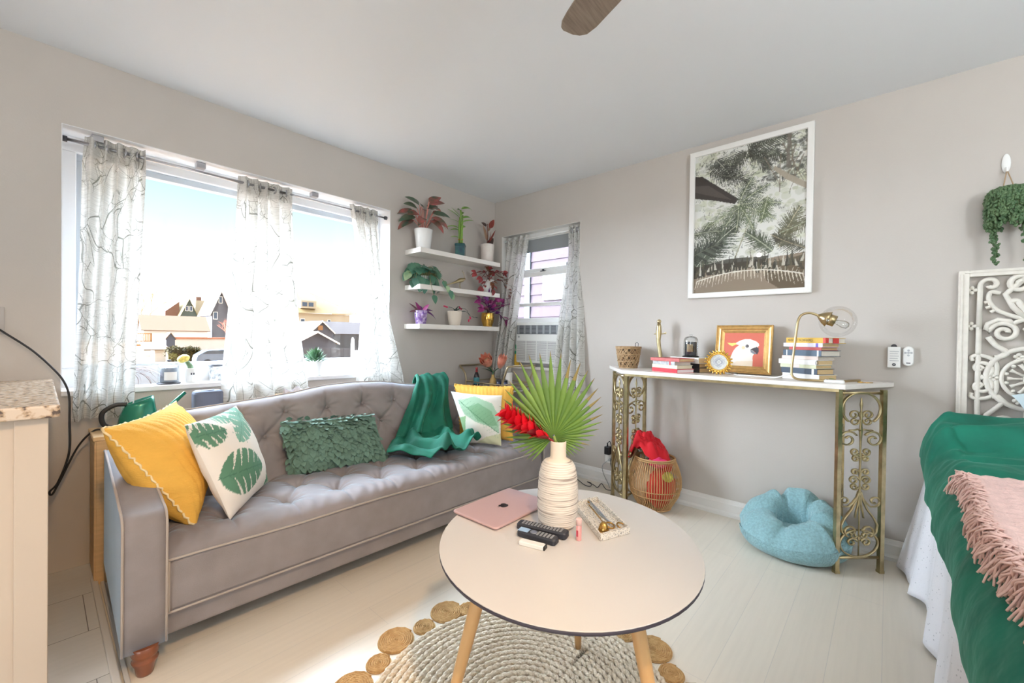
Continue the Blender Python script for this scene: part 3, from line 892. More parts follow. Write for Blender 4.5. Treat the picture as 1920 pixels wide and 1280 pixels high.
def pillow(name, label, mat, corners, thick, canvas=None, n=44, pinch=0.10, cat='pillow', group=None, back=None, fringe=None, pleat=0.0):
    f = pillow_fn(*corners, thick, pinch, pleat)
    c = [Vector(q) for q in corners]; base = (c[0] + c[1]) / 2
    root = thing(name, label, cat, base, 0, group)
    mb = MB(); cols = []
    mb.grid(lambda u, v: f(u, v, 1), n, n)
    if canvas:
        for j in range(n + 1):
            for i in range(n + 1): cols.append(canvas.sample(i / n, j / n))
    mb.grid(lambda u, v: f(1 - u, v, -1), n, n)
    if canvas:
        for j in range(n + 1):
            for i in range(n + 1): cols.append(canvas.sample(1 - i / n, j / n) if back is None else (*lin(back), 1))
        mb.col = cols
    cov = mb.build('cover', mat, root, W=True)
    if fringe:
        mb = MB(); pts = []
        for k in range(200):
            t = k / 200 * 4; s_ = int(t); q = t - s_
            u, v = ((q, 0), (1, q), (1 - q, 1), (0, 1 - q))[s_]
            pts.append(f(u, v, 1) + Vector((0.004 * math.sin(k * 2.1), 0.004 * math.cos(k * 1.7), 0.003 * math.sin(k * 2.9))))
        mb.tube(pts, 0.0042, 6, closed=True)
        mb.build('fringe', fringe, root, W=True)
    return root, f


YEL = M('yellow_cotton', (230, 178, 78), 0.85, var=0.07, scale=8, bump=0.25, bscale=90, stretch=(1, 1, 3))
FRG = M('cream_fringe', (238, 216, 170), 0.9, var=0.1, scale=60)
pillow('throw_pillow', 'large yellow pillow with cream fringe leaning on the left sofa arm', YEL,
       [(-2.575, -0.955, 0.392), (-2.475, -0.56, 0.43), (-2.555, -0.47, 0.815), (-2.826, -0.835, 0.790)], 0.25, fringe=FRG, pinch=0.16, pleat=0.0035, n=120)
# monstera print
cv = Canvas(220, 220, (240, 234, 226))


def monstera(c, cx, cy, ang, L, W, rgb, rgb2, a=1.0):
    ca, sa = math.cos(ang), math.sin(ang)

    def tr(x, y): return (cx + x * ca - y * sa, cy + x * sa + y * ca)
    pts = []
    for k in range(25):
        t = k / 24; pts.append(tr(t * L, W * 0.5 * math.sin(math.pi * t ** 0.75) ** 0.7))
    for k in range(24, -1, -1):
        t = k / 24; pts.append(tr(t * L, -W * 0.5 * math.sin(math.pi * t ** 0.75) ** 0.7))
    c.poly(pts, rgb, a)
    for k in range(5):
        t = 0.12 + k * 0.16
        for s_ in (1, -1):
            w = W * 0.5 * math.sin(math.pi * t ** 0.75) ** 0.7
            c.line(tr(t * L + L * 0.06, s_ * w * 0.25), tr(t * L + L * 0.20, s_ * w * 1.5), 1.5, (240, 234, 226), 1, 9)
            c.line(tr(t * L, 0), tr(t * L + L * 0.14, s_ * w * 0.9), 1.2, rgb2, 0.6)
    c.line(tr(0, 0), tr(L, 0), 2, rgb2, 0.8)


G1, G2 = (92, 138, 112), (66, 112, 92)
monstera(cv, 4, 132, 0.17, 150, 104, G1, G2)
monstera(cv, -22, 28, 0.12, 98, 66, G1, G2)
monstera(cv, 206, 2, 2.58, 142, 78, (126, 174, 152), (96, 146, 128))
monstera(cv, 216, 46, 1.75, 76, 52, (118, 168, 150), (96, 146, 128))
monstera(cv, 70, -20, 0.7, 70, 50, (126, 174, 152), (96, 146, 128))
monstera(cv, 236, 176, 2.6, 74, 50, (104, 158, 130), G2)
pillow('throw_pillow', 'white pillow with green monstera leaf print in front of yellow pillow', Mcol('monstera_print', 0.85, 0.1),
       [(-2.466, -0.965, 0.392), (-2.229, -0.665, 0.415), (-2.345, -0.585, 0.79), (-2.603, -0.903, 0.782)], 0.16, cv, n=110, back=(240, 234, 226))
# petal cushion
TEAL = M('teal_felt', (106, 138, 124), 0.85, var=0.12, scale=14, sheen=0.15)
root, f = pillow('throw_pillow', 'small rectangular teal pillow covered in felt petals', TEAL,
                 [(-2.10, -0.600, 0.418), (-1.605, -0.690, 0.418), (-1.655, -0.615, 0.665), (-2.135, -0.545, 0.675)], 0.13)
mb = MB(); rr = random.Random(5)
for r_ in range(17):
    for k in range(34):
        u = (k + 0.5 * (r_ % 2) + rr.uniform(-0.25, 0.25)) / 33.5; v = 1.0 - r_ / 16.5 + rr.uniform(-0.015, 0.015)
        if not 0 <= u <= 1 or v < 0: v = max(v, 0.0); u = min(max(u, 0), 1)
        p = f(u, v, 1); e1 = f(min(1, u + 0.02), v, 1) - f(max(0, u - 0.02), v, 1); e2 = f(u, min(1, v + 0.02), 1) - f(u, max(0, v - 0.02), 1)
        n_ = e1.cross(e2)
        if n_.length < 1e-9: continue
        n_.normalize(); dn = (-e2.normalized() + n_ * rr.uniform(0.35, 1.0) + e1.normalized() * rr.uniform(-0.5, 0.5))
        mb.leaf(p + n_ * 0.002, dn, n_, rr.uniform(0.034, 0.048), 0.030, rr.uniform(-0.4, 1.0), 4, 0.08, 0.8)
mb.build('petals', TEAL, root, W=True)
# banana leaf print
cv = Canvas(200, 200, (242, 238, 228))
for (pts, col, a) in (([(20, 30), (95, 5), (165, 30), (195, 80), (195, 150), (150, 120), (90, 105), (40, 80)], (176, 214, 184), 1), ([(60, 50), (110, 30), (165, 60), (190, 120), (160, 118), (100, 100)], (132, 186, 142), 0.8),
                      ([(0, 100), (45, 85), (20, 150), (0, 170)], (150, 196, 140), 0.9), ([(70, 195), (130, 165), (200, 150), (200, 200)], (214, 214, 172), 0.9), ([(0, 0), (60, 0), (20, 40), (0, 50)], (214, 232, 226), 0.8)):
    cv.poly(pts, col, a)
cv.line((25, 28), (195, 150), 3, (96, 148, 112), 0.9)
for k in range(14):
    t = k / 14; x = 25 + 170 * t; y = 28 + 122 * t
    cv.line((x, y), (x + 34, y - 22), 1.2, (108, 164, 124), 0.5); cv.line((x, y), (x + 6, y + 34), 1.2, (108, 164, 124), 0.5)
pillow('throw_pillow', 'white pillow with pale banana leaf print at the right arm', Mcol('banana_leaf_print', 0.85, 0.1),
       [(-1.06, -0.80, 0.418), (-0.945, -1.01, 0.418), (-0.895, -0.965, 0.742), (-1.12, -0.700, 0.764)], 0.12, cv, n=80, back=(242, 238, 228))
pillow('throw_pillow', 'yellow pillow standing behind the banana leaf pillow by right arm', YEL,
       [(-0.975, -0.64, 0.425), (-0.805, -0.985, 0.425), (-0.765, -0.95, 0.790), (-0.985, -0.58, 0.792)], 0.12, fringe=YEL, pleat=0.003, n=90)

# ---------------------------------------------------------------- green velvet throw over the sofa back
GRN = Mvelvet('green_velvet', (6, 106, 84), 0.22, (0.35, 1.0, 0.8), 0.45, 0.30, 6, 22)
PATH = [(-0.345, 0.70), (-0.375, 0.80), (-0.41, 0.835), (-0.465, 0.80), (-0.51, 0.70), (-0.56, 0.56), (-0.62, 0.46), (-0.72, 0.425), (-0.86, 0.415), (-0.97, 0.41)]
cum = [0]
for a, b in zip(PATH, PATH[1:]): cum.append(cum[-1] + math.hypot(a[0] - b[0], a[1] - b[1]))


def throw_pt(u, v):
    s_ = v * cum[-1]
    y = interp(s_, cum, [p[0] for p in PATH]); z = interp(s_, cum, [p[1] for p in PATH])
    xl = interp(v, (0, 0.2, 0.35, 0.55, 0.75, 1), (-1.20, -1.22, -1.30, -1.47, -1.62, -1.50)); xr = interp(v, (0, 0.2, 0.35, 0.55, 0.75, 1), (-0.95, -0.94, -0.98, -1.03, -1.08, -1.12))
    x = xl + (xr - xl) * u
    amp = interp(v, (0, 0.2, 0.4, 0.7, 1), (0.012, 0.018, 0.040, 0.046, 0.036))
    fold = math.sin(u * 15 + 2.2 * math.sin(v * 4) + v * 2) + 0.55 * math.sin(u * 29 - v * 5 + 1)
    edge = min(1, min(u, 1 - u) / 0.08)
    fold += 0.35 * nz(u * 14, v * 10, 5)
    h = amp * (0.95 + 0.75 * fold * 0.65) * (0.35 + 0.65 * edge)
    ny, nzv = (-0.9, 0.42) if v < 0.62 else (-0.15, 0.98)
    if v < 0.22: ny, nzv = (-0.35, 0.93)
    crum = 0.040 * max(0, v - 0.66) / 0.34 * (1 + math.sin(u * 11 + v * 17)) * (1 + 0.6 * math.sin(v * 40 + u * 4)) * (0.4 + 0.9 * u)
    return Vector((x + 0.012 * math.sin(v * 14 + u * 6), y + ny * h - 0.3 * crum, z + 0.012 + nzv * h + crum))


mb = MB(); mb.grid(throw_pt, 64, 90)
th = mb.build('throw_blanket', GRN, None, label='emerald green velvet throw draped over the sofa back', cat='blanket', thick=0.008, sub=1)

# ---------------------------------------------------------------- jute rug
JUTE = M('jute_braid', (204, 186, 160), 0.95, rgb2=(240, 228, 208), scale=70, bump=0.6, bscale=160)
JUTEB = M('jute_coil', (182, 142, 90), 0.95, rgb2=(206, 168, 116), scale=70, bump=0.5, bscale=160)
rug = thing('jute_rug', 'round braided jute rug with coiled disc border under coffee table', 'rug', (-2.0, -2.10, 0))


def coil(mb, c, r0, turns, h, z0=0.0):
    w = r0 / turns; n = int(26 * turns) + 10; pts = []
    for k in range(n):
        t = k / (n - 1); a = t * turns * 2 * math.pi; r = r0 * (1 - t) - w * 0.0
        pts.append((c[0] + (r - w * 0.5) * math.cos(a), c[1] + (r - w * 0.5) * math.sin(a), z0 + h * 0.5 + 0.0012 * math.sin(a * 11 + k)))
    mb.tube(pts[:-6], w * 0.56, 6, flat=h / w * 0.9, up=Vector((0, 0, 1)))


mb = MB()
rw = 0.0235
for i in range(21):
    r = 0.487 - i * rw
    if r < 0.01: break
    n = max(16, int(r * 2 * math.pi / 0.012)); pts = []
    # two interleaved strands give each row its braid
    fq = 2 * math.pi * round(n * 1.3 / (2 * math.pi)) / n
    for ph in (0, math.pi):
        pts = [(-2.0 + (r - rw / 2 + 0.005 * math.sin(k * fq + ph)) * math.cos(2 * math.pi * k / n), -2.10 + (r - rw / 2 + 0.005 * math.sin(k * fq + ph)) * math.sin(2 * math.pi * k / n), 0.007 + 0.0035 * math.cos(k * fq + ph)) for k in range(n)]
        mb.tube(pts, 0.0078, 6, closed=True)
mb.build('braided_centre', JUTE, rug, W=True)
k = 0; ang = R(75); ring = []
while ang < R(75 + 352):
    r = (0.068, 0.044)[k % 2]; ring.append((ang, r)); ang += 2 * math.asin((0.068 + 0.044) * 0.5 / (0.487 + 0.055)) * 1.02; k += 1
for ang, r in ring:
    c = (-2.0 + (0.487 + r - 0.004) * math.cos(ang), -2.10 + (0.487 + r - 0.004) * math.sin(ang))
    mb = MB(); coil(mb, c, r, r / 0.0075, 0.010); mb.lathe([(r * 0.97, 0.0005), (r * 0.97, 0.004)], (c[0], c[1], 0), 24)
    mb.build('border_disc', JUTEB, rug, W=True)

# ---------------------------------------------------------------- coffee table
TZ = 0.55
TTOP = M('white_laminate', (214, 209, 204), 0.28)
OAK = M('oak_leg', (222, 176, 120), 0.4, var=0.08, scale=12, stretch=(1, 1, 0.15))
tb = thing('coffee_table', 'oval white coffee table with dark edge and three oak legs', 'table', (-1.94, -2.205, 0))
ta = R(35); EA, EB = 0.402, 0.366


def oval(k, z, n=72): return [(-1.94 + k * (EA * math.cos(t) * math.cos(ta) - EB * math.sin(t) * math.sin(ta)), -2.205 + k * (EA * math.cos(t) * math.sin(ta) + EB * math.sin(t) * math.cos(ta)), z) for t in np.linspace(0, 2 * math.pi, n, endpoint=False)]


def oval_solid(levels):
    mb = MB(); rings = [mb.add(oval(k, z)) for k, z in levels]; n = 72
    for a, c in zip(rings, rings[1:]):
        for i in range(n): mb.face((a + i, a + (i + 1) % n, c + (i + 1) % n, c + i))
    mb.face([rings[0] + i for i in range(n)][::-1], False); mb.face([rings[-1] + i for i in range(n)], False)
    return mb


oval_solid([(0.998, TZ - 0.0025), (1.0, TZ - 0.0015), (0.998, TZ)]).build('table_top', TTOP, tb, W=True)
oval_solid([(0.955, TZ - 0.018), (0.999, TZ - 0.010), (0.999, TZ - 0.0025)]).build('dark_edge', M('table_edge', (62, 58, 70), 0.5), tb, W=True)
for fx, fy in ((-1.668, -2.078), (-2.262, -2.020), (-2.005, -2.556)):
    c = Vector((-1.965, -2.212, 0)); d = Vector((fx, fy, 0)) - c
    p0 = c + d * 0.62; p0.z = TZ - 0.018; p1 = Vector((fx, fy, 0.013))
    mb = MB(); mb.tube([p0, p0.lerp(p1, 0.3), p0.lerp(p1, 0.7), p1], [0.0195, 0.0185, 0.0145, 0.0115], 18)
    mb.build('leg', OAK, tb, W=True)
B((-2.12, -2.36, TZ - 0.032), (-1.78, -2.06, TZ - 0.018)).build('leg_bracket', OAK, tb, W=True, bevel=0.01)

# vase
VASE = M('chalk_vase', (232, 218, 200), 0.75, var=0.10, scale=22, stretch=(0.6, 0.6, 6))
va = thing('ribbed_vase', 'tall cream ribbed bottle vase on the coffee table', 'vase', (-1.90, -2.142, TZ))
prof = [(0.030, 0.0), (0.050, 0.002), (0.0555, 0.012)]
zz = 0.012; k = 0
while zz < 0.202:
    t = (zz - 0.012) / 0.19
    r = interp(t, (0, 0.25, 0.55, 0.8, 0.93, 1.0), (0.0565, 0.0615, 0.0605, 0.0565, 0.0505, 0.040))
    prof += [(r, zz), (r + 0.0016, zz + 0.0022), (r - 0.0008, zz + 0.0048)]
    zz += 0.0062; k += 1
prof += [(0.0290, 0.209), (0.0245, 0.214), (0.0240, 0.240), (0.0245, 0.262), (0.0235, 0.264), (0.0205, 0.262), (0.0200, 0.22)]
rr = random.Random(8); wobs = [(rr.uniform(0, 6), rr.uniform(0, 6)) for _ in prof]
mb = MB(); mb.lathe(prof, (0, 0, 0), 48, cap1=True, wob=lambda i, t: 1 + 0.006 * math.sin(t * 2 + wobs[i][0]) + 0.004 * math.sin(t * 5 + wobs[i][1]))
# brush-stroke finish: dark dry-brushed grooves
m = VASE; nt = m.node_tree; b = nt.nodes['Principled BSDF']
tc = nt.nodes.new('ShaderNodeTexCoord'); mp = nt.nodes.new('ShaderNodeMapping'); mp.inputs['Scale'].default_value = (5, 5, 210)
n2 = nt.nodes.new('ShaderNodeTexNoise'); n2.inputs['Scale'].default_value = 1.0; n2.inputs['Detail'].default_value = 3
rp = nt.nodes.new('ShaderNodeValToRGB'); rp.color_ramp.elements[0].position = 0.38; rp.color_ramp.elements[0].color = (*lin((166, 152, 142)), 1)
rp.color_ramp.elements[1].position = 0.46; rp.color_ramp.elements[1].color = (*lin((240, 230, 218)), 1)
nt.links.new(tc.outputs['Object'], mp.inputs[0]); nt.links.new(mp.outputs[0], n2.inputs['Vector']); nt.links.new(n2.outputs['Fac'], rp.inputs[0])
sp = nt.nodes.new('ShaderNodeSeparateXYZ'); nt.links.new(tc.outputs['Object'], sp.inputs[0])
mt = nt.nodes.new('ShaderNodeMath'); mt.operation = 'GREATER_THAN'; mt.inputs[1].default_value = 0.205; nt.links.new(sp.outputs['Z'], mt.inputs[0])
mx = nt.nodes.new('ShaderNodeMix'); mx.data_type = 'RGBA'; mx.inputs[7].default_value = (*lin((236, 222, 204)), 1)
nt.links.new(mt.outputs[0], mx.inputs[0]); nt.links.new(rp.outputs[0], mx.inputs[6]); nt.links.new(mx.outputs[2], b.inputs['Base Color'])
mb.build('vase_body', VASE, va)
# fan palm leaf
PALM = M('palm_green', (96, 132, 52), 0.5, var=0.15, scale=10, rgb2=(126, 158, 66))
PALMT = M('palm_dry_tip', (150, 132, 78), 0.7)
pl = thing('palm_leaf', 'big green fan palm leaf standing in the ribbed vase', 'leaf', (-1.895, -2.138, TZ + 0.22))
hub = Vector((-1.905, -2.128, 0.826)); rt = Vector((math.sin(R(34)), -math.cos(R(34)), 0)); nrm = Vector((-math.cos(R(34)), -math.sin(R(34)), 0.1)).normalized(); upv = rt.cross(nrm) * -1
if upv.z < 0: upv = -upv
mb = MB(); rr = random.Random(2)
N = 38
for i in range(N):
    a = R(-140) + R(280) * i / (N - 1)
    L = interp(math.degrees(a), (-140, -110, -90, -60, -45, -20, 0, 25, 45, 65, 90, 110, 140), (0.105, 0.140, 0.165, 0.205, 0.225, 0.262, 0.275, 0.240, 0.205, 0.165, 0.125, 0.105, 0.085)) * rr.uniform(0.95, 1.03)
    d = upv * math.cos(a) + rt * math.sin(a)
    side = upv * -math.sin(a) + rt * math.cos(a)
    fuse = 0.56; hw = R(280) / (N - 1) * 0.5
    bend = -nrm * 0.0
    p = []
    for t, wf in ((0.02, 1), (0.25, 1), (fuse, 1), (0.75, 0.66), (0.93, 0.24), (1.0, 0.03)):
        w = min(t, fuse) * L * math.tan(hw) * wf
        c = hub + d * (L * t) - nrm * (0.10 * t * t * L)
        p.append((c - side * w, c + nrm * (0.0055 if t > 0.1 else 0.001) * (1 if wf > 0.2 else 0.3), c + side * w))
    dry = i > N * 0.50 and rr.random() < 0.45
    for q in range(len(p) - 1):
        mb.mi = 1 if (q == 4 or (dry and q == 3)) else (2 if i % 2 else 0)
        b0 = mb.add(list(p[q]) + list(p[q + 1]))
        mb.face((b0, b0 + 1, b0 + 4, b0 + 3)); mb.face((b0 + 1, b0 + 2, b0 + 5, b0 + 4))
mb.build('fronds', [PALM, PALMT, M('palm_green_deep', (82, 118, 46), 0.5, var=0.12, scale=12, rgb2=(108, 142, 58))], pl, W=True)
MB().tube(bez([(-1.900, -2.140, 0.62), (-1.899, -2.139, 0.75), (-1.902, -2.136, 0.80), hub + nrm * 0.001]), 0.0045, 8).build('stem', M('palm_stem', (150, 170, 88), 0.5), pl, W=True)
# red ginger flower
RED = M('ginger_red', (226, 26, 44), 0.35, var=0.12, scale=30); MAR = M('ginger_dark', (138, 18, 34), 0.4)
gf = thing('ginger_flower', 'red ginger flower leaning left out of the ribbed vase', 'flower', (-1.905, -2.142, TZ + 0.22))
axis = bez([(-1.898, -2.142, 0.70), (-1.908, -2.134, 0.80), (-1.945, -2.100, 0.838), (-1.982, -2.060, 0.868), (-2.012, -2.030, 0.895)], 10)
MB().tube(axis[:16], 0.004, 8).build('stem', MAR, gf, W=True)
mb = MB(); rr = random.Random(4); n = len(axis)
for i in range(46):
    t = 0.36 + 0.64 * (i / 46); k = min(n - 2, int(t * (n - 1))); p = axis[k]; d = (axis[k + 1] - axis[k]).normalized(); u, w = frame_of(d)
    a = i * 2.4; o = u * math.cos(a) + w * math.sin(a)
    L = interp(t, (0.36, 0.5, 0.75, 1), (0.046, 0.058, 0.060, 0.042)); op = interp(t, (0.36, 0.6, 0.9, 1), (0.30, 0.55, 0.75, 0.5))
    mb.mi = 1 if t < 0.5 and i % 2 else 0
    mb.leaf(p + o * 0.002, d + o * op, o - d * 0.2, L, interp(t, (0.36, 0.6, 1), (0.020, 0.034, 0.028)), -0.35, 6, -0.16, 0.85)
mb.build('bracts', [RED, MAR], gf, W=True)

# laptop
PINK = M('rose_aluminium', (222, 186, 184), 0.38, 0.35)
lap = thing('laptop', 'closed pink laptop with dark fruit emblem on the coffee table', 'laptop', (-1.922, -1.934, TZ))
lr = R(1.0); LR = rotz(lr); LW, LD = 0.285, 0.197; lc = V(-1.922, -1.934, 0)


def rounded(w, d, r, n=6):
    P = []
    for cx, cy, a0 in ((w / 2 - r, d / 2 - r, 0), (-w / 2 + r, d / 2 - r, 90), (-w / 2 + r, -d / 2 + r, 180), (w / 2 - r, -d / 2 + r, 270)):
        for k in range(n + 1):
            a = R(a0 + 90 * k / n); P.append((cx + r * math.cos(a), cy + r * math.sin(a)))
    return P


def rsolid(mb, w, d, r, levels, c, rot):
    rings = []
    for s_, z in levels:
        rings.append(mb.add([Vector(c) + rot @ Vector((x * (1 + s_ / w * 2), y * (1 + s_ / d * 2), z)) for x, y in rounded(w, d, r)]))
    n = len(rounded(w, d, r))
    for a, e in zip(rings, rings[1:]):
        for i in range(n): mb.face((a + i, a + (i + 1) % n, e + (i + 1) % n, e + i), False)
    mb.face([rings[0] + i for i in range(n)][::-1], False); mb.face([rings[-1] + i for i in range(n)], False)


mb = MB(); rsolid(mb, LW, LD, 0.012, [(-0.012, 0.001), (-0.002, 0.004), (0, 0.0065)], (lc.x, lc.y, TZ), LR); mb.build('laptop_base', PINK, lap, W=True)
mb = MB(); rsolid(mb, LW, LD, 0.012, [(0, 0.0070), (0, 0.0098), (-0.0012, 0.0112), (-0.004, 0.0118)], (lc.x, lc.y, TZ), LR); lid = mb.build('lid', PINK, lap, W=True)
# emblem: apple outline with a bite and a leaf
ap = []
for k in range(40):
    t = 2 * math.pi * k / 40; x = 0.0115 * math.sin(t) * (1 + 0.05 * math.cos(2 * t)); y = 0.0115 * math.cos(t)
    if abs(x) < 0.004 and y > 0: y -= 0.0022 * (1 - abs(x) / 0.004)
    if abs(x) < 0.003 and y < 0: y += 0.0012 * (1 - abs(x) / 0.003)
    dx, dy = x - 0.0135, y - 0.0022; dd = math.hypot(dx, dy)
    if dd < 0.0058: x = 0.0135 + dx / dd * 0.0058; y = 0.0022 + dy / dd * 0.0058
    ap.append((x, y))
mb = MB(); er = rotz(R(90) + lr)
mb.prism([lc + LR @ V(0.0, 0.0, 0) + er @ V(x, y, 0) * 1.45 + V(0, 0, TZ + 0.0118) for x, y in ap], (0, 0, 0.0003))
mb.prism([lc + er @ V(x, y, 0) * 1.45 + V(0, 0, TZ + 0.0118) for x, y in ((0.000, 0.0115), (0.0012, 0.0145), (0.0045, 0.0165), (0.0036, 0.0130))], (0, 0, 0.0003))
mb.build('emblem', M('emblem_dark', (70, 60, 62), 0.15, 0.8), lid, W=True)

# remote controls
RUB = M('rubber_keys', (150, 152, 156), 0.6)


def remote(label, p0, p1, w, h, keys, screen=False):
    p0, p1 = Vector(p0), Vector(p1); c = (p0 + p1) / 2; d = p1 - p0; a = math.atan2(d.y, d.x); L = d.length; rot = rotz(a)
    root = thing('remote_control', label, 'remote control', (c.x, c.y, TZ), 0)
    mb = MB(); rsolid(mb, L, w, 0.009, [(-0.004, 0.0), (0, 0.004), (0, h - 0.004), (-0.003, h)], (c.x, c.y, TZ), rot)
    mb.build('casing', M('remote_casing', (48, 50, 58), 0.45), root, W=True)
    mb = MB()
    for i in range(keys[0]):
        for j in range(keys[1]):
            x = -L * 0.5 + keys[2] * L + i * (L * keys[3] / keys[0]); y = (j - (keys[1] - 1) / 2) * w * 0.72 / keys[1]
            q = Vector((c.x, c.y, TZ + h)) + rot @ Vector((x, y, 0)); mb.box(q - V(0.0030, 0.0026, 0.0004), q + V(0.0030, 0.0026, 0.0014), rot)
    mb.build('keys', RUB, root, W=True)
    if screen:
        q = Vector((c.x, c.y, TZ + h)) + rot @ Vector((-L * 0.36, 0, 0))
        MB().box(q - V(0.016, 0.012, 0.0003), q + V(0.016, 0.012, 0.0006), rot).build('screen', M('remote_screen', (150, 178, 204), 0.1), root, W=True)
        q = Vector((c.x, c.y, TZ + h)) + rot @ Vector((-L * 0.10, 0, 0))
        MB().lathe([(0.011, 0), (0.011, 0.0012), (0.008, 0.0014)], q, 18).build('dial', STEEL, root, W=True)
    return root


remote('long black remote control with rows of keys lying nearest the vase', (-1.992, -2.062, 0), (-1.950, -2.215, 0), 0.036, 0.020, (13, 3, 0.12, 0.82))
remote('black remote control with small blue screen beside the white charger', (-2.026, -2.094, 0), (-2.000, -2.214, 0), 0.034, 0.018, (5, 4, 0.52, 0.44), True)
bx = thing('battery_charger', 'small white plastic charger at the front of the remotes', 'charger', (-2.056, -2.168, TZ))
mb = MB(); rt_ = rotz(math.atan2(-0.074, 0.021)); rsolid(mb, 0.074, 0.022, 0.004, [(-0.002, 0), (0, 0.002), (0, 0.010), (-0.002, 0.012)], (-2.056, -2.168, TZ), rt_); mb.build('case', WHITE, bx, W=True)
q = Vector((-2.056, -2.168, TZ + 0.006)) + rt_ @ Vector((0.039, 0, 0))
MB().box(q - V(0.002, 0.010, 0.005), q + V(0.002, 0.010, 0.005), rt_).build('end_cap', BLACK, bx, W=True)
# lip balm
lb = thing('lip_balm', 'pink lip balm tube standing beside the terrazzo tray', 'lip balm', (-1.934, -2.242, TZ))
PKB = M('balm_pink', (238, 172, 170), 0.35)
MB().lathe([(0.0075, 0), (0.008, 0.001), (0.008, 0.042), (0.0075, 0.043)], (0, 0, 0), 20).build('tube', PKB, lb)
MB().lathe([(0.0082, 0.043), (0.0082, 0.060), (0.0076, 0.062)], (0, 0, 0), 20).build('cap', M('balm_cap', (246, 206, 200), 0.3), lb)
B((-0.0083, -0.003, 0.012), (-0.0079, 0.003, 0.030)).build('print', M('balm_print', (200, 70, 90), 0.5), lb)
# terrazzo tray
TERR = bpy.data.materials.new('terrazzo'); TERR.use_nodes = True
nt = TERR.node_tree; b = nt.nodes['Principled BSDF']; tc = nt.nodes.new('ShaderNodeTexCoord'); vo = nt.nodes.new('ShaderNodeTexVoronoi'); vo.inputs['Scale'].default_value = 400
rp = nt.nodes.new('ShaderNodeValToRGB'); rp.color_ramp.interpolation = 'CONSTANT'
rp.color_ramp.elements[0].color = (*lin((138, 136, 132)), 1); rp.color_ramp.elements[1].position = 0.16; rp.color_ramp.elements[1].color = (*lin((232, 226, 216)), 1)
e_ = rp.color_ramp.elements.new(0.9); e_.color = (*lin((196, 180, 158)), 1)
nt.links.new(tc.outputs['Object'], vo.inputs['Vector']); sp = nt.nodes.new('ShaderNodeSeparateColor'); nt.links.new(vo.outputs['Color'], sp.inputs[0]); nt.links.new(sp.outputs[0], rp.inputs[0]); nt.links.new(rp.outputs[0], b.inputs['Base Color']); b.inputs['Roughness'].default_value = 0.35
TA = V(-1.901, -2.295, TZ); TB = V(-1.797, -2.334, TZ); TC = V(-1.640, -2.130, TZ); TD = V(-1.745, -2.098, TZ)
ty = thing('tray', 'speckled terrazzo tray holding gold tools on the coffee table', 'tray', (-1.77, -2.214, TZ))
cen = (TA + TB + TC + TD) / 4
mb = MB(); out = [TA, TB, TC, TD]; zt = V(0, 0, 0.020)
def sh(q, k, z): return cen + (q - cen) * k + V(0, 0, z)
rings = [[sh(q, 0.98, 0) for q in out], [sh(q, 1.0, 0.002) for q in out], [sh(q, 1.0, 0.020) for q in out], [sh(q, 0.91, 0.020) for q in out], [sh(q, 0.90, 0.006) for q in out]]
rb = [mb.add(r_) for r_ in rings]
for a, c in zip(rb, rb[1:]):
    for i in range(4): mb.face((a + i, a + (i + 1) % 4, c + (i + 1) % 4, c + i), False)
mb.face([rb[0] + i for i in range(4)][::-1], False); mb.face([rb[-1] + i for i in range(4)], False)
mb.build('tray_body', TERR, ty, W=True, bevel=0.002)
GM = M('tool_gold', (196, 152, 84), 0.22, 1.0)
sn = thing('candle_snuffer', 'gold candle snuffer with bell head lying in the terrazzo tray', 'candle snuffer', (-1.80, -2.24, TZ + 0.006))
tz = TZ + 0.010
MB().tube(bez([(-1.727, -2.150, tz + 0.006), (-1.790, -2.225, tz + 0.006), (-1.838, -2.272, tz + 0.012)]), 0.0022, 8).build('handle', GM, sn, W=True)
MB().lathe([(0.004, 0.030), (0.010, 0.024), (0.016, 0.008), (0.017, 0.0), (0.0155, 0.0), (0.013, 0.010)], (-1.852, -2.276, TZ + 0.007), 20).build('bell', GM, sn, W=True)
wt = thing('wick_trimmer', 'gold wick trimmer scissors with ring handles in the terrazzo tray', 'scissors', (-1.76, -2.22, TZ + 0.006))
mb = MB(); mb.tube(bez([(-1.692, -2.128, tz + 0.008), (-1.75, -2.215, tz), (-1.80, -2.268, tz)]), 0.0022, 8); mb.tube(bez([(-1.697, -2.133, tz + 0.008), (-1.752, -2.205, tz), (-1.795, -2.284, tz)]), 0.0022, 8)
mb.build('blades', STEEL, wt, W=True)
for c in ((-1.813, -2.276), (-1.792, -2.302)):
    MB().tube([(c[0] + 0.014 * math.cos(t), c[1] + 0.012 * math.sin(t), tz + 0.004 + 0.004 * math.sin(t)) for t in np.linspace(0, 2 * math.pi, 24, endpoint=False)], 0.0024, 8, closed=True).build('finger_ring', GM, wt, W=True)
MB().lathe([(0.008, 0), (0.008, 0.003)], (-1.700, -2.136, tz + 0.004), 12).build('tip_plate', GM, wt, W=True)
# ---------------------------------------------------------------- curtains


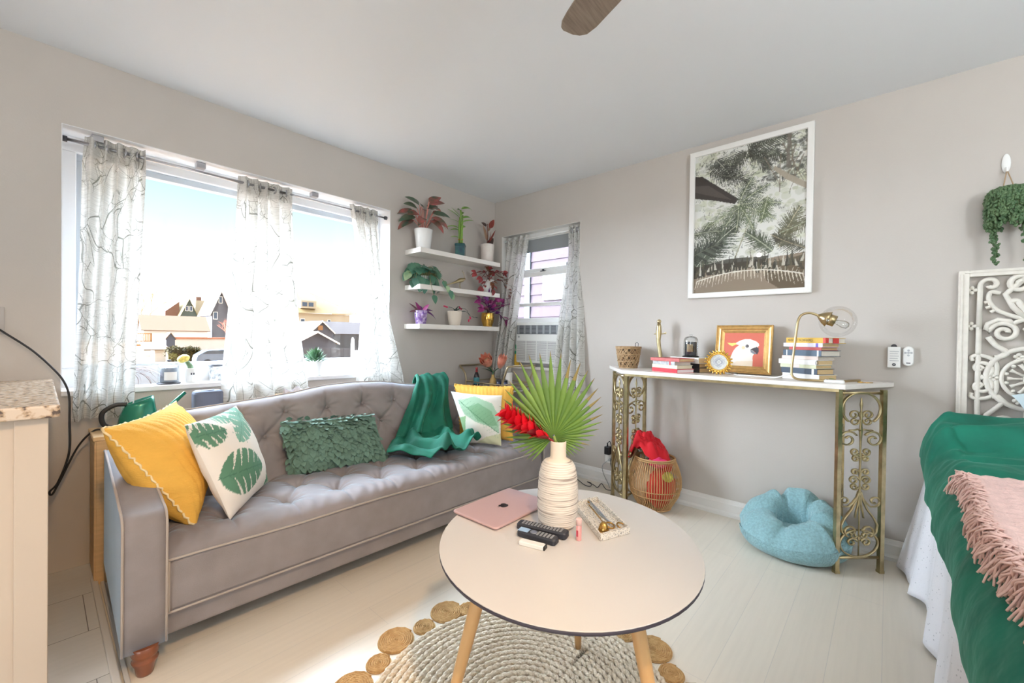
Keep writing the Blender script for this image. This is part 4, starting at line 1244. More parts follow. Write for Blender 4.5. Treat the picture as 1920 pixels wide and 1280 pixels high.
def Mcurtain(name):
    m = bpy.data.materials.new(name); m.use_nodes = True
    nt = m.node_tree; nd = nt.nodes; lk = nt.links
    b = nd['Principled BSDF']; out = nd['Material Output']
    uv = nd.new('ShaderNodeUVMap')
    mp = nd.new('ShaderNodeMapping'); mp.inputs['Scale'].default_value = (1.0, 0.55, 1.0); lk.new(uv.outputs[0], mp.inputs[0])
    nzt = nd.new('ShaderNodeTexNoise'); nzt.inputs['Scale'].default_value = 5.0; nzt.inputs['Detail'].default_value = 1
    lk.new(mp.outputs[0], nzt.inputs['Vector'])
    sub = nd.new('ShaderNodeVectorMath'); sub.operation = 'MULTIPLY_ADD'; sub.inputs[1].default_value = (0.22, 0.22, 0); lk.new(nzt.outputs['Color'], sub.inputs[0]); lk.new(mp.outputs[0], sub.inputs[2])
    fac = None
    for sc_, th in ((7.0, 0.009), (13.0, 0.012), (24.0, 0.015)):
        vo = nd.new('ShaderNodeTexVoronoi'); vo.feature = 'DISTANCE_TO_EDGE'; vo.inputs['Scale'].default_value = sc_; lk.new(sub.outputs[0], vo.inputs['Vector'])
        mr = nd.new('ShaderNodeMapRange'); mr.inputs[1].default_value = th * 0.55; mr.inputs[2].default_value = th; mr.inputs[3].default_value = 1; mr.inputs[4].default_value = 0; lk.new(vo.outputs['Distance'], mr.inputs[0])
        o_ = mr.outputs[0]
        if fac is not None:
            # the finer twigs break off here and there
            n2 = nd.new('ShaderNodeTexNoise'); n2.inputs['Scale'].default_value = 9; lk.new(mp.outputs[0], n2.inputs['Vector'])
            m2 = nd.new('ShaderNodeMapRange'); m2.inputs[1].default_value = 0.46; m2.inputs[2].default_value = 0.54; lk.new(n2.outputs['Fac'], m2.inputs[0])
            mu = nd.new('ShaderNodeMath'); mu.operation = 'MULTIPLY'; lk.new(o_, mu.inputs[0]); lk.new(m2.outputs[0], mu.inputs[1])
            mx_ = nd.new('ShaderNodeMath'); mx_.operation = 'MAXIMUM'; lk.new(mu.outputs[0], mx_.inputs[0]); lk.new(fac, mx_.inputs[1]); fac = mx_.outputs[0]
        else: fac = o_
    # slub weave
    mw = nd.new('ShaderNodeMapping'); mw.inputs['Scale'].default_value = (14, 260, 1); lk.new(uv.outputs[0], mw.inputs[0])
    nw = nd.new('ShaderNodeTexNoise'); nw.inputs['Scale'].default_value = 1.0; nw.inputs['Detail'].default_value = 2; lk.new(mw.outputs[0], nw.inputs['Vector'])
    rw_ = nd.new('ShaderNodeValToRGB'); rw_.color_ramp.elements[0].position = 0.35; rw_.color_ramp.elements[1].position = 0.6
    rw_.color_ramp.elements[0].color = (*lin((206, 204, 199)), 1); rw_.color_ramp.elements[1].color = (*lin((230, 229, 225)), 1)
    lk.new(nw.outputs['Fac'], rw_.inputs[0])
    mc = nd.new('ShaderNodeMix'); mc.data_type = 'RGBA'; mc.inputs[7].default_value = (*lin((104, 104, 92)), 1)
    mf = nd.new('ShaderNodeMath'); mf.operation = 'MULTIPLY'; mf.inputs[1].default_value = 0.85; lk.new(fac, mf.inputs[0])
    lk.new(mf.outputs[0], mc.inputs[0]); lk.new(rw_.outputs[0], mc.inputs[6])
    lk.new(mc.outputs[2], b.inputs['Base Color']); b.inputs['Roughness'].default_value = 0.9
    tr = nd.new('ShaderNodeBsdfTranslucent'); lk.new(mc.outputs[2], tr.inputs[0])
    tp = nd.new('ShaderNodeBsdfTransparent')
    m1 = nd.new('ShaderNodeMixShader'); m1.inputs[0].default_value = 0.27; lk.new(b.outputs[0], m1.inputs[1]); lk.new(tr.outputs[0], m1.inputs[2])
    m2_ = nd.new('ShaderNodeMixShader'); m2_.inputs[0].default_value = 0.07; lk.new(m1.outputs[0], m2_.inputs[1]); lk.new(tp.outputs[0], m2_.inputs[2])
    lk.new(m2_.outputs[0], out.inputs[0])
    return m


CURT = Mcurtain('branch_print_voile')


def curtain(label, prof, ztop, zbot, folds, seed, axis='x', off0=0.05, off1=-0.085, amp=0.030, rings=4, group=None, rod=None):
    """prof: [(t, left, right)] along the wall from top (t=0) to hem (t=1)"""
    rr = random.Random(seed); ts = [p[0] for p in prof]; la = [p[1] for p in prof]; ra = [p[2] for p in prof]
    ph = [rr.uniform(0, 6.28) for _ in range(4)]; wid = abs(ra[-1] - la[-1]) * 1.7
    mid = (la[0] + ra[0]) / 2

    def f(u, v):
        t = v
        a = interp(t, ts, la); b_ = interp(t, ts, ra)
        uu = u + 0.020 * math.sin(u * 2 * math.pi * folds * 1.0 + ph[0]) + 0.015 * math.sin(3 * u * math.pi + ph[1] + t * 2)
        w = a + (b_ - a) * uu
        k = 0.55 + 0.75 * (t ** 0.6)
        d = amp * (math.cos(2 * math.pi * folds * u + 0.5 * math.sin(t * 3 + ph[2])) * k + 0.30 * k * math.sin(2 * math.pi * folds * 0.53 * u + ph[3] + 1.5 * t))
        o = off0 + (off1 - off0) * min(1, t * 1.08) + d * (0.85 if t < 0.05 else 1)
        z = ztop + (zbot - ztop) * t + 0.006 * math.sin(u * 9 + ph[1]) * t
        return (w, o, z) if axis == 'x' else (o, w, z)
    root = thing('curtain', label, 'curtain', f(0.5, 1.0), 0, group)
    mb = MB(); mb.grid(f, 110, 60, uv=lambda u, v: (u * wid + seed * 0.37, (1 - v) * (ztop - zbot) + seed * 0.7))
    mb.build('panel', CURT, root, W=True)
    # doubled header band
    mb = MB(); mb.grid(lambda u, v: Vector(f(u, v * 0.075)) + (Vector((0, -0.003, 0)) if axis == 'x' else Vector((-0.003, 0, 0))), 110, 6, uv=lambda u, v: (u * wid + 0.3, (1 - v) * 0.1))
    mb.build('header_band', CURT, root, W=True)
    for k in range(rings):
        u = (k + 0.5) / rings; x = interp(0, ts, la) + (interp(0, ts, ra) - interp(0, ts, la)) * u
        c = Vector((x, off0, ztop - 0.042)) if axis == 'x' else Vector((off0, x, ztop - 0.042))
        ax = Vector((1, 0.35 * (-1) ** k, 0)) if axis == 'x' else Vector((0.35 * (-1) ** k, 1, 0))
        u_, w_ = frame_of(ax)
        MB().tube([c + (u_ * math.cos(q) + w_ * math.sin(q)) * 0.021 for q in np.linspace(0, 2 * math.pi, 22, endpoint=False)], 0.0045, 8, closed=True).build('grommet', STEEL, root, W=True)
    return root


ROD = 2.052
curtain('left branch print curtain hanging beside the granite counter', [(0, -2.825, -2.60), (0.10, -2.835, -2.60), (0.45, -2.845, -2.625), (1, -2.875, -2.655)], ROD + 0.04, 0.715, 4.5, 1)
curtain('middle branch print curtain hanging in front of the wide window', [(0, -2.165, -1.86), (0.3, -2.19, -1.86), (0.6, -2.235, -1.835), (0.85, -2.27, -1.80), (1, -2.285, -1.765)], ROD + 0.04, 0.72, 5.0, 2)
curtain('right branch print curtain of the wide window next to white shelves', [(0, -1.465, -1.24), (0.12, -1.44, -1.24), (0.35, -1.405, -1.235), (0.6, -1.405, -1.19), (0.85, -1.45, -1.115), (1, -1.47, -1.065)], ROD + 0.04, 0.75, 4.0, 3)
r_ = thing('curtain_rod', 'steel tension rod across the wide window holding three curtains', 'curtain rod', (-2.03, 0.05, ROD))
MB().tube([(wx0 + 0.01, 0.05, ROD), (-1.9, 0.05, ROD)], 0.008, 12).build('rod_tube', STEEL, r_, W=True)
MB().tube([(-1.9, 0.05, ROD), (wx1 - 0.01, 0.05, ROD)], 0.0065, 12).build('inner_tube', STEEL, r_, W=True)
for x in (wx0 + 0.011, wx1 - 0.011): MB().lathe([(0.014, -0.009), (0.014, 0.009)], (x, 0.05, ROD), 16, axis=(1, 0, 0)).build('end_cap', DKGREY, r_, W=True)
SR = 2.05
curtain('left branch print curtain of the small corner window above bar cart', [(0, -0.415, -0.125), (0.25, -0.375, -0.12), (0.6, -0.32, -0.085), (1, -0.275, -0.045)], SR + 0.035, 0.70, 4.0, 4, 'y', 0.030, -0.072, 0.022)
curtain('right branch print curtain of the small corner window behind palm leaf', [(0, -0.975, -0.865), (0.2, -0.985, -0.885), (0.5, -1.03, -0.84), (1, -1.085, -0.79)], SR + 0.035, 0.715, 3.5, 5, 'y', 0.030, -0.072, 0.022)
r_ = thing('curtain_rod', 'thin white tension rod across the top of the small corner window', 'curtain rod', (0.03, -0.54, SR))
MB().tube([(0.03, sy0 + 0.011, SR), (0.03, sy1 - 0.011, SR)], 0.008, 12).build('rod_tube', WHITEG, r_, W=True)

# air conditioner in the small window
ac = thing('air_conditioner', 'white window air conditioner under the small sash window', 'air conditioner', (0.06, -0.56, 0.875))
ACW = M('ac_plastic', (226, 226, 222), 0.45)
a0, a1 = -0.835, -0.325
B((-0.03, a0, 0.905), (0.20, a1, 1.272)).build('housing', ACW, ac, W=True, bevel=0.008)
g = B((-0.036, a0 + 0.02, 1.165), (-0.028, a1 - 0.015, 1.245)).build('vent_grille', M('ac_dark', (70, 74, 80), 0.5), ac, W=True)
mb = MB()
for i in range(6): mb.box((-0.041, a0 + 0.025, 1.172 + i * 0.0125), (-0.035, a1 - 0.02, 1.1765 + i * 0.0125))
for i in range(7): mb.box((-0.042, a0 + 0.03 + i * 0.072, 1.168), (-0.035, a0 + 0.05 + i * 0.072, 1.243))
mb.build('louvre', M('ac_louvre', (150, 154, 158), 0.5), g, W=True)
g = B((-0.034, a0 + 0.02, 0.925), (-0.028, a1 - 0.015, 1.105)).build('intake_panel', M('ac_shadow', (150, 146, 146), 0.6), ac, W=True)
mb = MB()
for i in range(19): mb.box((-0.040, a0 + 0.02, 0.928 + i * 0.0095), (-0.033, a1 - 0.015, 0.9325 + i * 0.0095))
for i in range(1, 4): mb.box((-0.041, a0 + 0.02 + i * 0.12, 0.925), (-0.033, a0 + 0.026 + i * 0.12, 1.105))
mb.build('slats', ACW, g, W=True)
MB().lathe([(0.009, 0), (0.009, 0.003), (0.006, 0.004)], (-0.030, a1 - 0.035, 1.140), 14, axis=(-1, 0, 0)).build('badge', STEEL, ac, W=True)
B((0.02, a1, 0.875), (0.05, sy1 - 0.012, 1.272)).build('side_panel', ACW, ac, W=True)
B((0.02, sy0 + 0.012, 0.875), (0.05, a0, 1.272)).build('side_panel', ACW, ac, W=True)
mb = MB(); mb.box((0.0, a0 + 0.01, 0.874), (0.14, a1 - 0.01, 0.905)); mb.build('base_tray', STEEL, ac, W=True)

# ---------------------------------------------------------------- shelves
SHM = M('shelf_white', (240, 236, 230), 0.4)
SHZ = (1.820, 1.537, 1.229)
for z, lb_ in zip(SHZ, ('upper white floating shelf in the corner holding three potted plants', 'middle white floating shelf holding trailing plant and brass bird', 'lowest white floating shelf holding purple, cream and gold pots')):
    tag(B((-1.022, -0.205, z - 0.038), (-0.128, 0.0, z)).build('floating_shelf', SHM, None, bevel=0.002), lb_, 'shelf')


def pot(root, prof, mat, soil_z, soil_r, n=28, wob=None):
    mb = MB(); mb.lathe(prof, (0, 0, 0), n, cap1=False, wob=wob); p = mb.build('pot', mat, root)
    MB().lathe([(soil_r, soil_z - 0.004), (soil_r * 0.5, soil_z + 0.002), (0.0, soil_z + 0.003)], (0, 0, 0), 20).build('soil', SOIL, root)
    return p


def Mleaf(name, a, b, scale=14, rough=0.45): return M(name, a, rough, rgb2=b, scale=scale, detail=2)


# aglaonema: big red and green leaves
AG = Mleaf('aglaonema_leaf', (62, 86, 66), (176, 88, 84), 16); AGG = Mleaf('aglaonema_green', (58, 92, 70), (96, 100, 78), 20)
pt = thing('potted_plant', 'white pot with drooping red and green leaves at upper shelf left', 'plant', (-0.925, -0.108, SHZ[0]))
pot(pt, [(0.050, 0), (0.056, 0.004), (0.064, 0.08), (0.073, 0.160), (0.073, 0.164), (0.066, 0.164), (0.064, 0.150)], WHITEG, 0.155, 0.065)
rr = random.Random(21); st = MB(); lv = MB()
SPEC = [(150, 0.20, 0.16, .9), (185, 0.13, 0.15, 1.1), (210, 0.16, 0.12, 1.0), (165, 0.10, 0.16, 1.3), (200, 0.22, 0.13, .7), (240, 0.12, 0.16, 1.2), (285, 0.11, 0.16, 1.3), (320, 0.20, 0.16, .8), (340, 0.14, 0.17, 1.0), (355, 0.22, 0.17, .7), (15, 0.26, 0.16, .3), (60, 0.24, 0.15, .4), (330, 0.30, 0.15, .5), (190, 0.27, 0.14, .5), (270, 0.22, 0.15, .9), (300, 0.15, 0.17, 1.2), (230, 0.24, 0.13, .7), (350, 0.33, 0.14, .2)]
for k, (a, h, L, cu) in enumerate(SPEC):
    a = R(a); r0 = 0.055 if cu > 0.6 else 0.03
    tip = V(math.cos(a) * r0 * 1.5, math.sin(a) * r0 * 1.1, 0.15 + h * 0.75)
    st.tube(bez([(0.01 * math.cos(a), 0.01 * math.sin(a), 0.15), tip * 0.6 + V(0, 0, 0.06), tip], 5), 0.0035, 6)
    lv.mi = 1 if k % 3 == 1 else 0
    d = V(math.cos(a), math.sin(a) * 0.75, 0.75 - cu * 0.7)
    lv.leaf(tip, d, (-0.2, -0.9, 0.8), L * 0.98, 0.070, cu * 0.9, 7, 0.08, 0.7)
st.build('stems', M('aglaonema_stem', (204, 140, 128), 0.5), pt); lv.build('leaves', [AG, AGG], pt)
# lucky bamboo
pt = thing('potted_plant', 'lucky bamboo in square teal pot in the middle of upper shelf', 'plant', (-0.535, -0.11, SHZ[0]), R(40))
mb = MB(); mb.box((-0.040, -0.040, 0), (0.040, 0.040, 0.105)); mb.box((-0.044, -0.044, 0.098), (0.044, 0.044, 0.116)); mb.build('pot', M('teal_glaze', (44, 110, 106), 0.2, rgb2=(34, 58, 84), scale=22), pt, bevel=0.004)
B((-0.038, -0.038, 0.112), (0.038, 0.038, 0.118)).build('soil', SOIL, pt)
BAM = M('bamboo_stalk', (122, 158, 66), 0.4, var=0.15, scale=20); BAL = Mleaf('bamboo_leaf', (104, 150, 62), (150, 186, 96), 12)
mb = MB(); lv = MB(); rr = random.Random(6)
for k, (x, y, h) in enumerate(((0.0, 0.0, 0.30), (0.014, 0.008, 0.24), (-0.012, 0.010, 0.21), (0.004, -0.014, 0.26), (-0.016, -0.006, 0.17))):
    n = 9; P = [V(x + 0.010 * math.sin(q * 0.5 + k), y, 0.11 + h * q / n) for q in range(n + 1)]
    rs = [0.0062 + (0.0016 if q % 2 else 0) for q in range(n + 1)]; mb.tube(P, rs, 8)
for a, z, L, cu, w in ((170, 0.34, 0.13, 0.3, 0.020), (150, 0.36, 0.10, -0.2, 0.017), (20, 0.40, 0.10, 1.5, 0.022), (340, 0.34, 0.15, 1.1, 0.02), (190, 0.24, 0.13, 1.3, 0.02), (200, 0.22, 0.10, 1.4, 0.018), (10, 0.26, 0.10, .6, 0.02), (60, 0.41, 0.10, .5, 0.018), (280, 0.42, 0.09, 1.2, 0.024), (185, 0.16, 0.09, 1.2, 0.016), (300, 0.30, 0.11, .9, 0.018), (120, 0.30, 0.12, .4, 0.016), (330, 0.42, 0.13, 1.2, 0.022)):
    a = R(a - 40); lv.leaf((0.006 * math.cos(a), 0.006 * math.sin(a), z), (math.cos(a), math.sin(a), 0.7), (-.4, -.6, .8), L * 1.05, w * 1.5, cu, 6, 0.12, 0.8)
st = mb.build('stalks', BAM, pt); lv.build('leaves', BAL, pt)
MB().lathe([(0.022, 0.15), (0.023, 0.155), (0.022, 0.16)], (0, 0, 0), 16).build('gold_tie', GOLD, pt)
# rubber plant
pt = thing('potted_plant', 'dark red rubber plant in white pot at upper shelf right end', 'plant', (-0.205, -0.108, SHZ[0]))
pot(pt, [(0.050, 0), (0.054, 0.004), (0.058, 0.08), (0.061, 0.165), (0.060, 0.170), (0.055, 0.170), (0.053, 0.155)], M('marbled_pot', (238, 230, 222), 0.4, rgb2=(222, 206, 198), scale=9), 0.158, 0.054)
RU = Mleaf('rubber_leaf', (104, 40, 40), (152, 70, 58), 14, 0.25); RU2 = Mleaf('rubber_back', (150, 116, 92), (176, 138, 110), 14, 0.3); RU3 = Mleaf('rubber_dark', (58, 54, 52), (88, 66, 60), 14, 0.25)
mb = MB(); mb.tube(bez([(0, 0, 0.15), (0.006, 0, 0.24), (-0.002, 0, 0.36)], 6), 0.004, 6); mb.build('stem', M('rubber_stem', (120, 70, 56), 0.5), pt)
lv = MB()
for mi, a, z, L, W_, el, cu in ((0, 330, 0.33, 0.10, 0.062, 1.2, 0.3), (1, 200, 0.20, 0.15, 0.055, 1.9, 0.1), (0, 300, 0.19, 0.13, 0.05, 2.0, -0.1), (2, 350, 0.17, 0.10, 0.055, 1.1, 0.2), (0, 260, 0.18, 0.12, 0.04, 2.2, 0.0), (2, 170, 0.34, 0.06, 0.035, 0.5, 0.2), (1, 20, 0.30, 0.09, 0.02, 0.9, 0.1), (0, 20, 0.16, 0.09, 0.05, 1.4, 0.3)):
    a = R(a); lv.mi = mi; lv.leaf((0.012 * math.cos(a), 0.012 * math.sin(a), z), (math.cos(a), math.sin(a), el), (math.cos(a + 1.57) * 0.6, -1, 0.2), L, W_, cu, 7, 0.08, 0.7)
lv.build('leaves', [RU, RU2, RU3], pt)
# trailing green plant
PEP = Mleaf('trailing_leaf', (58, 106, 92), (92, 140, 112), 10, 0.35); PEV = Mleaf('variegated_leaf', (96, 150, 112), (190, 204, 160), 14, 0.4)
pt = thing('potted_plant', 'bushy trailing blue-green plant at the left of middle shelf', 'plant', (-0.925, -0.11, SHZ[1]))
pot(pt, [(0.045, 0), (0.05, 0.004), (0.056, 0.07), (0.058, 0.075), (0.052, 0.075), (0.050, 0.068)], M('grey_pot', (196, 198, 194), 0.5), 0.068, 0.05)
rr = random.Random(12); lv = MB(); st = MB()
for k in range(64):
    a = rr.uniform(0, 2 * math.pi); e = rr.uniform(0.0, 1.0); r = 0.085 * math.sqrt(rr.random()) + 0.02
    p = V(r * math.cos(a) * 1.25, r * math.sin(a) * 0.95, 0.075 + 0.105 * (1 - (r / 0.12) ** 2) + rr.uniform(-0.02, 0.02))
    if p.y > 0.08: p.y = 0.08
    st.tube(bez([(0.02 * math.cos(a), 0.02 * math.sin(a), 0.066), p * 0.6 + V(0, 0, 0.05), p], 4), 0.0016, 5)
    lv.mi = 1 if k % 9 == 0 else 0
    d = V(math.cos(a), math.sin(a) - 0.5, rr.uniform(-1.3, -0.2)); lv.leaf(p, d, V(math.cos(a) * 0.6, -1.2, 0.9), rr.uniform(0.06, 0.085), rr.uniform(0.05, 0.066), 0.35, 6, 0.06, 0.6)
for k in range(24):
    a = R(rr.uniform(190, 355)); r = rr.uniform(0.075, 0.115); z = rr.uniform(0.0, 0.085)
    p = V(r * math.cos(a) * 1.1, r * math.sin(a) * 0.85, z); st.tube(bez([(0.04 * math.cos(a), 0.04 * math.sin(a), 0.075), V(p.x * .8, p.y * .8, 0.10), p], 4), 0.0016, 5)
    lv.mi = 0; lv.leaf(p, (math.cos(a) * 0.3, -0.2, -1), (math.cos(a) * 0.5, -1, 0.4), rr.uniform(0.06, 0.085), rr.uniform(0.05, 0.064), 0.3, 6, 0.06, 0.6)
vine = bez([(0.06, -0.07, 0.10), (0.11, -0.12, 0.045), (0.16, -0.13, -0.015), (0.20, -0.12, -0.05)], 8); st.tube(vine, 0.002, 5)
vine2 = bez([(0.0, -0.09, 0.08), (-0.02, -0.13, 0.0), (0.0, -0.14, -0.08)], 8); st.tube(vine2, 0.002, 5)
for q, L in ((vine[8], 0.07), (vine[13], 0.06), (vine[18], 0.075), (vine[22], 0.06), (vine[-1], 0.06), (vine2[-1], 0.075)):
    lv.mi = 1 if L < 0.065 else 0; lv.leaf(q, (rr.uniform(-.3, .3), -0.3, -1), (0, -1, 0.3), L, L * 0.75, 0.2, 6, 0.06, 0.6)
for q, dr in (((0.12, -0.04, 0.08), (-.3, 0, 1)), ((0.125, -0.05, 0.07), (.1, 0, 1))): st.tube([q, V(*q) + V(*dr) * 0.06], 0.0022, 5)
lv.build('leaves', [PEP, PEV], pt); st.build('stems', M('vine_stem', (128, 128, 84), 0.6), pt)
# brass bird
bd = thing('bird_figurine', 'small brass bird figurine standing on the middle shelf', 'figurine', (-0.545, -0.125, SHZ[1]))
mb = MB(); pth = [(-0.145, 0, 0.030), (-0.10, 0, 0.045), (-0.045, 0, 0.066), (-0.015, 0, 0.080), (0.012, 0, 0.088), (0.030, 0, 0.092), (0.042, 0, 0.100), (0.052, 0, 0.103), (0.066, 0, 0.101)]
mb.tube(pth, [0.002, 0.005, 0.010, 0.017, 0.020, 0.016, 0.012, 0.009, 0.001], 12); mb.build('body', BRASS, bd)
mb = MB(); mb.tube(bez([(0.045, 0, 0.108), (0.040, 0, 0.135), (0.022, 0, 0.165)], 5), 0.0012, 5); mb.tube(bez([(0.047, 0, 0.108), (0.050, 0, 0.13), (0.038, 0, 0.155)], 5), 0.0012, 5)
for c in ((0.022, 0, 0.167), (0.038, 0, 0.157)): mb.ell(c, (0.004, 0.004, 0.004), 8, 6)
mb.build('crest', BRASS, bd)
for y in (-0.006, 0.006): MB().tube([(0.0, y, 0.068), (-0.004, y, 0.035), (0.006, y, 0.002), (0.020, y, 0.0015)], 0.002, 6).build('leg', BRASS, bd)
# red trailing tradescantia
RT = Mleaf('red_leaf', (120, 48, 50), (176, 74, 74), 16, 0.4); RT2 = Mleaf('bronze_leaf', (112, 66, 44), (150, 96, 62), 14, 0.4)
pt = thing('potted_plant', 'white pot with sprawling red-leaved plant at middle shelf right', 'plant', (-0.195, -0.115, SHZ[1]))
pot(pt, [(0.046, 0), (0.05, 0.004), (0.055, 0.07), (0.056, 0.125), (0.050, 0.125), (0.049, 0.115)], WHITEG, 0.116, 0.05)


def sprawl(root, stems, mats, seed, Lr, Wr, stemmat, every=2, droop=0.3):
    rr = random.Random(seed); lv = MB(); st = MB()
    for P in stems:
        c = bez(P, 7); st.tube(c, 0.0024, 6)
        for i in range(4, len(c), every):
            d = (c[i] - c[i - 1]).normalized(); u, w = frame_of(d); s_ = 1 if (i // every) % 2 else -1
            lv.mi = rr.randrange(len(mats)); L = rr.uniform(*Lr)
            dd = (d * 0.7 + u * s_ * rr.uniform(0.4, 1.1) + V(0, -0.25, rr.uniform(-0.2, 0.5)))
            lv.leaf(c[i], dd, V(0, -0.7, 1), L, rr.uniform(*Wr), rr.uniform(0, droop * 2), 5, 0.12, 0.65)
        d = (c[-1] - c[-2]).normalized()
        for s_ in (-0.5, 0.5): lv.leaf(c[-1], d + V(0, 0, s_), V(0, -1, 0.5), Lr[1], Wr[1], 0.2, 5, 0.12, 0.65)
    lv.build('leaves', mats, root); st.build('stems', stemmat, root)


RST = M('red_stem', (92, 40, 40), 0.5)
sprawl(pt, [[(0, 0, .11), (-.06, -.02, .19), (-.17, -.02, .17)], [(0, 0, .11), (-.05, -.05, .20), (-.13, -.05, .13)], [(0, -.02, .11), (-.07, -.07, .13), (-.14, -.07, .04)], [(0, 0, .11), (.02, -.03, .20), (.10, -.05, .165), (.19, -.07, .13)], [(0, 0, .11), (.06, -.04, .20), (.14, -.06, .20)], [(.03, -.03, .11), (.10, -.07, .13), (.17, -.08, .06), (.19, -.09, .01)], [(0, 0, .11), (-.01, -.03, .2), (-.03, -.04, .22)], [(0, -.04, .12), (-.01, -.08, .09), (-.02, -.09, .03)], [(.15, -.07, .08), (.22, -.10, -.01), (.25, -.11, -.06)]], [RT, RT2, RT], 31, (0.045, 0.062), (0.032, 0.042), RST)
# purple mosaic pot
MOS = bpy.data.materials.new('purple_mosaic'); MOS.use_nodes = True
nt = MOS.node_tree; b = nt.nodes['Principled BSDF']; tc = nt.nodes.new('ShaderNodeTexCoord'); vo = nt.nodes.new('ShaderNodeTexVoronoi'); vo.inputs['Scale'].default_value = 75
sp = nt.nodes.new('ShaderNodeSeparateColor'); rp = nt.nodes.new('ShaderNodeValToRGB'); rp.color_ramp.elements[0].color = (*lin((128, 92, 170)), 1); rp.color_ramp.elements[1].color = (*lin((226, 206, 240)), 1)
nt.links.new(tc.outputs['Object'], vo.inputs['Vector']); nt.links.new(vo.outputs['Color'], sp.inputs[0]); nt.links.new(sp.outputs[0], rp.inputs[0]); nt.links.new(rp.outputs[0], b.inputs['Base Color']); b.inputs['Roughness'].default_value = 0.15; b.inputs['Metallic'].default_value = 0.3
PUR = Mleaf('purple_leaf', (96, 40, 110), (150, 84, 160), 14, 0.4); PUG = Mleaf('plum_green', (84, 88, 76), (140, 70, 96), 12, 0.4); MAG = Mleaf('magenta_leaf', (126, 34, 96), (190, 84, 150), 16, 0.4)
pt = thing('potted_plant', 'purple mosaic pot with small purple-leaved plant on lowest shelf', 'plant', (-0.945, -0.115, SHZ[2]))
pot(pt, [(0.036, 0), (0.041, 0.004), (0.049, 0.06), (0.051, 0.105), (0.048, 0.110), (0.045, 0.110), (0.044, 0.098)], MOS, 0.10, 0.045)
lv = MB()
for mi, a, L, el, cu in ((0, 350, 0.11, 0.1, 0.7), (0, 340, 0.09, 0.5, 0.8), (1, 180, 0.08, 0.0, 0.2), (0, 60, 0.08, 1.2, 0.5), (1, 140, 0.09, 0.9, 0.1), (2, 300, 0.07, 1.4, 0.4), (0, 330, 0.12, -0.1, 0.8), (1, 210, 0.06, 0.4, 0.6), (2, 90, 0.09, 1.8, 0.3)):
    a = R(a); lv.mi = mi; lv.leaf((0.02 * math.cos(a), 0.02 * math.sin(a), 0.10), (math.cos(a), math.sin(a) * .8, el), (0, -.6, 1), L * 1.1, 0.036, cu, 6, 0.14, 0.7)
lv.build('leaves', [PUR, PUG, MAG], pt)
# christmas cactus
pt = thing('potted_plant', 'cream textured pot with pink-flowered cactus in middle of lowest shelf', 'plant', (-0.595, -0.115, SHZ[2]))
CRP = M('cream_pot', (238, 226, 210), 0.6)
pot(pt, [(0.042, 0), (0.047, 0.004), (0.056, 0.06), (0.062, 0.118), (0.061, 0.122), (0.056, 0.122), (0.055, 0.112)], CRP, 0.114, 0.056, 48, wob=lambda i, t: 1 + 0.018 * math.sin(12 * t + i * 1.4))
CAC = M('cactus_green', (52, 78, 72), 0.5, var=0.2, scale=30); FLO = M('cactus_flower', (226, 62, 110), 0.4, var=0.1, scale=40)
mb = MB(); fl = MB()
for P in ([(0, 0, .115), (-.04, -.03, .145), (-.10, -.04, .15)], [(0, 0, .115), (.04, -.03, .15), (.09, -.05, .14), (.115, -.06, .09)], [(0, 0, .115), (.01, -.02, .155), (.03, -.03, .165)], [(.02, 0, .115), (.08, -.05, .125), (.13, -.07, .08), (.19, -.09, .075)], [(0, -.02, .115), (-.02, -.05, .14), (-.05, -.06, .13)]):
    c = bez(P, 6)
    for i in range(0, len(c) - 2, 3): mb.leaf(c[i], c[min(i + 3, len(c) - 1)] - c[i], V(0, -.5, 1), (c[min(i + 3, len(c) - 1)] - c[i]).length * 1.15, 0.018, 0.1, 4, 0.05, 0.9)
for p, d in (((-.105, -.04, .148), (-1, 0, 0.1)), ((-.125, -.042, .15), (-1, 0, 0.2)), ((.035, -.035, .15), (-.3, -.6, -.3)), ((.02, -.045, .145), (-.6, -.5, .3)), ((.118, -.062, .085), (.2, -.2, -1)), ((.112, -.062, .062), (-.4, -.2, -1))):
    d = V(*d).normalized(); u, w = frame_of(d)
    for k in range(7):
        a = k * 0.9; fl.leaf(p, d + (u * math.cos(a) + w * math.sin(a)) * 0.55, -(u * math.cos(a) + w * math.sin(a)), 0.032, 0.012, -0.5, 4, 0.1, 0.8)
mb.build('segments', CAC, pt); fl.build('flowers', FLO, pt)
# gold pot
pt = thing('potted_plant', 'shiny gold pot with purple trailing plant at lowest shelf right', 'plant', (-0.195, -0.115, SHZ[2]))
pot(pt, [(0.040, 0), (0.044, 0.003), (0.044, 0.008), (0.056, 0.05), (0.060, 0.085), (0.057, 0.125), (0.056, 0.128), (0.052, 0.128), (0.052, 0.118)], GOLD, 0.12, 0.053, 40, wob=lambda i, t: 1 + (0.012 * math.cos(10 * t) if 3 <= i <= 4 else 0))
sprawl(pt, [[(0, 0, .12), (-.05, -.03, .20), (-.13, -.04, .23)], [(0, 0, .12), (-.02, -.03, .22), (-.02, -.04, .29)], [(0, 0, .12), (.03, -.04, .18), (.10, -.06, .20), (.18, -.08, .28)], [(0, 0, .12), (.06, -.05, .16), (.14, -.07, .20), (.19, -.08, .22)], [(0, 0, .12), (-.05, -.05, .15), (-.11, -.06, .16)], [(.02, -.02, .12), (.09, -.06, .12), (.15, -.08, .06)], [(0, 0, .12), (.02, -.03, .2), (.05, -.05, .24)], [(0, 0, .12), (-.03, -.05, .17), (-.06, -.06, .22)]], [PUR, MAG, MAG], 41, (0.055, 0.085), (0.030, 0.042), M('purple_stem', (70, 34, 60), 0.5))

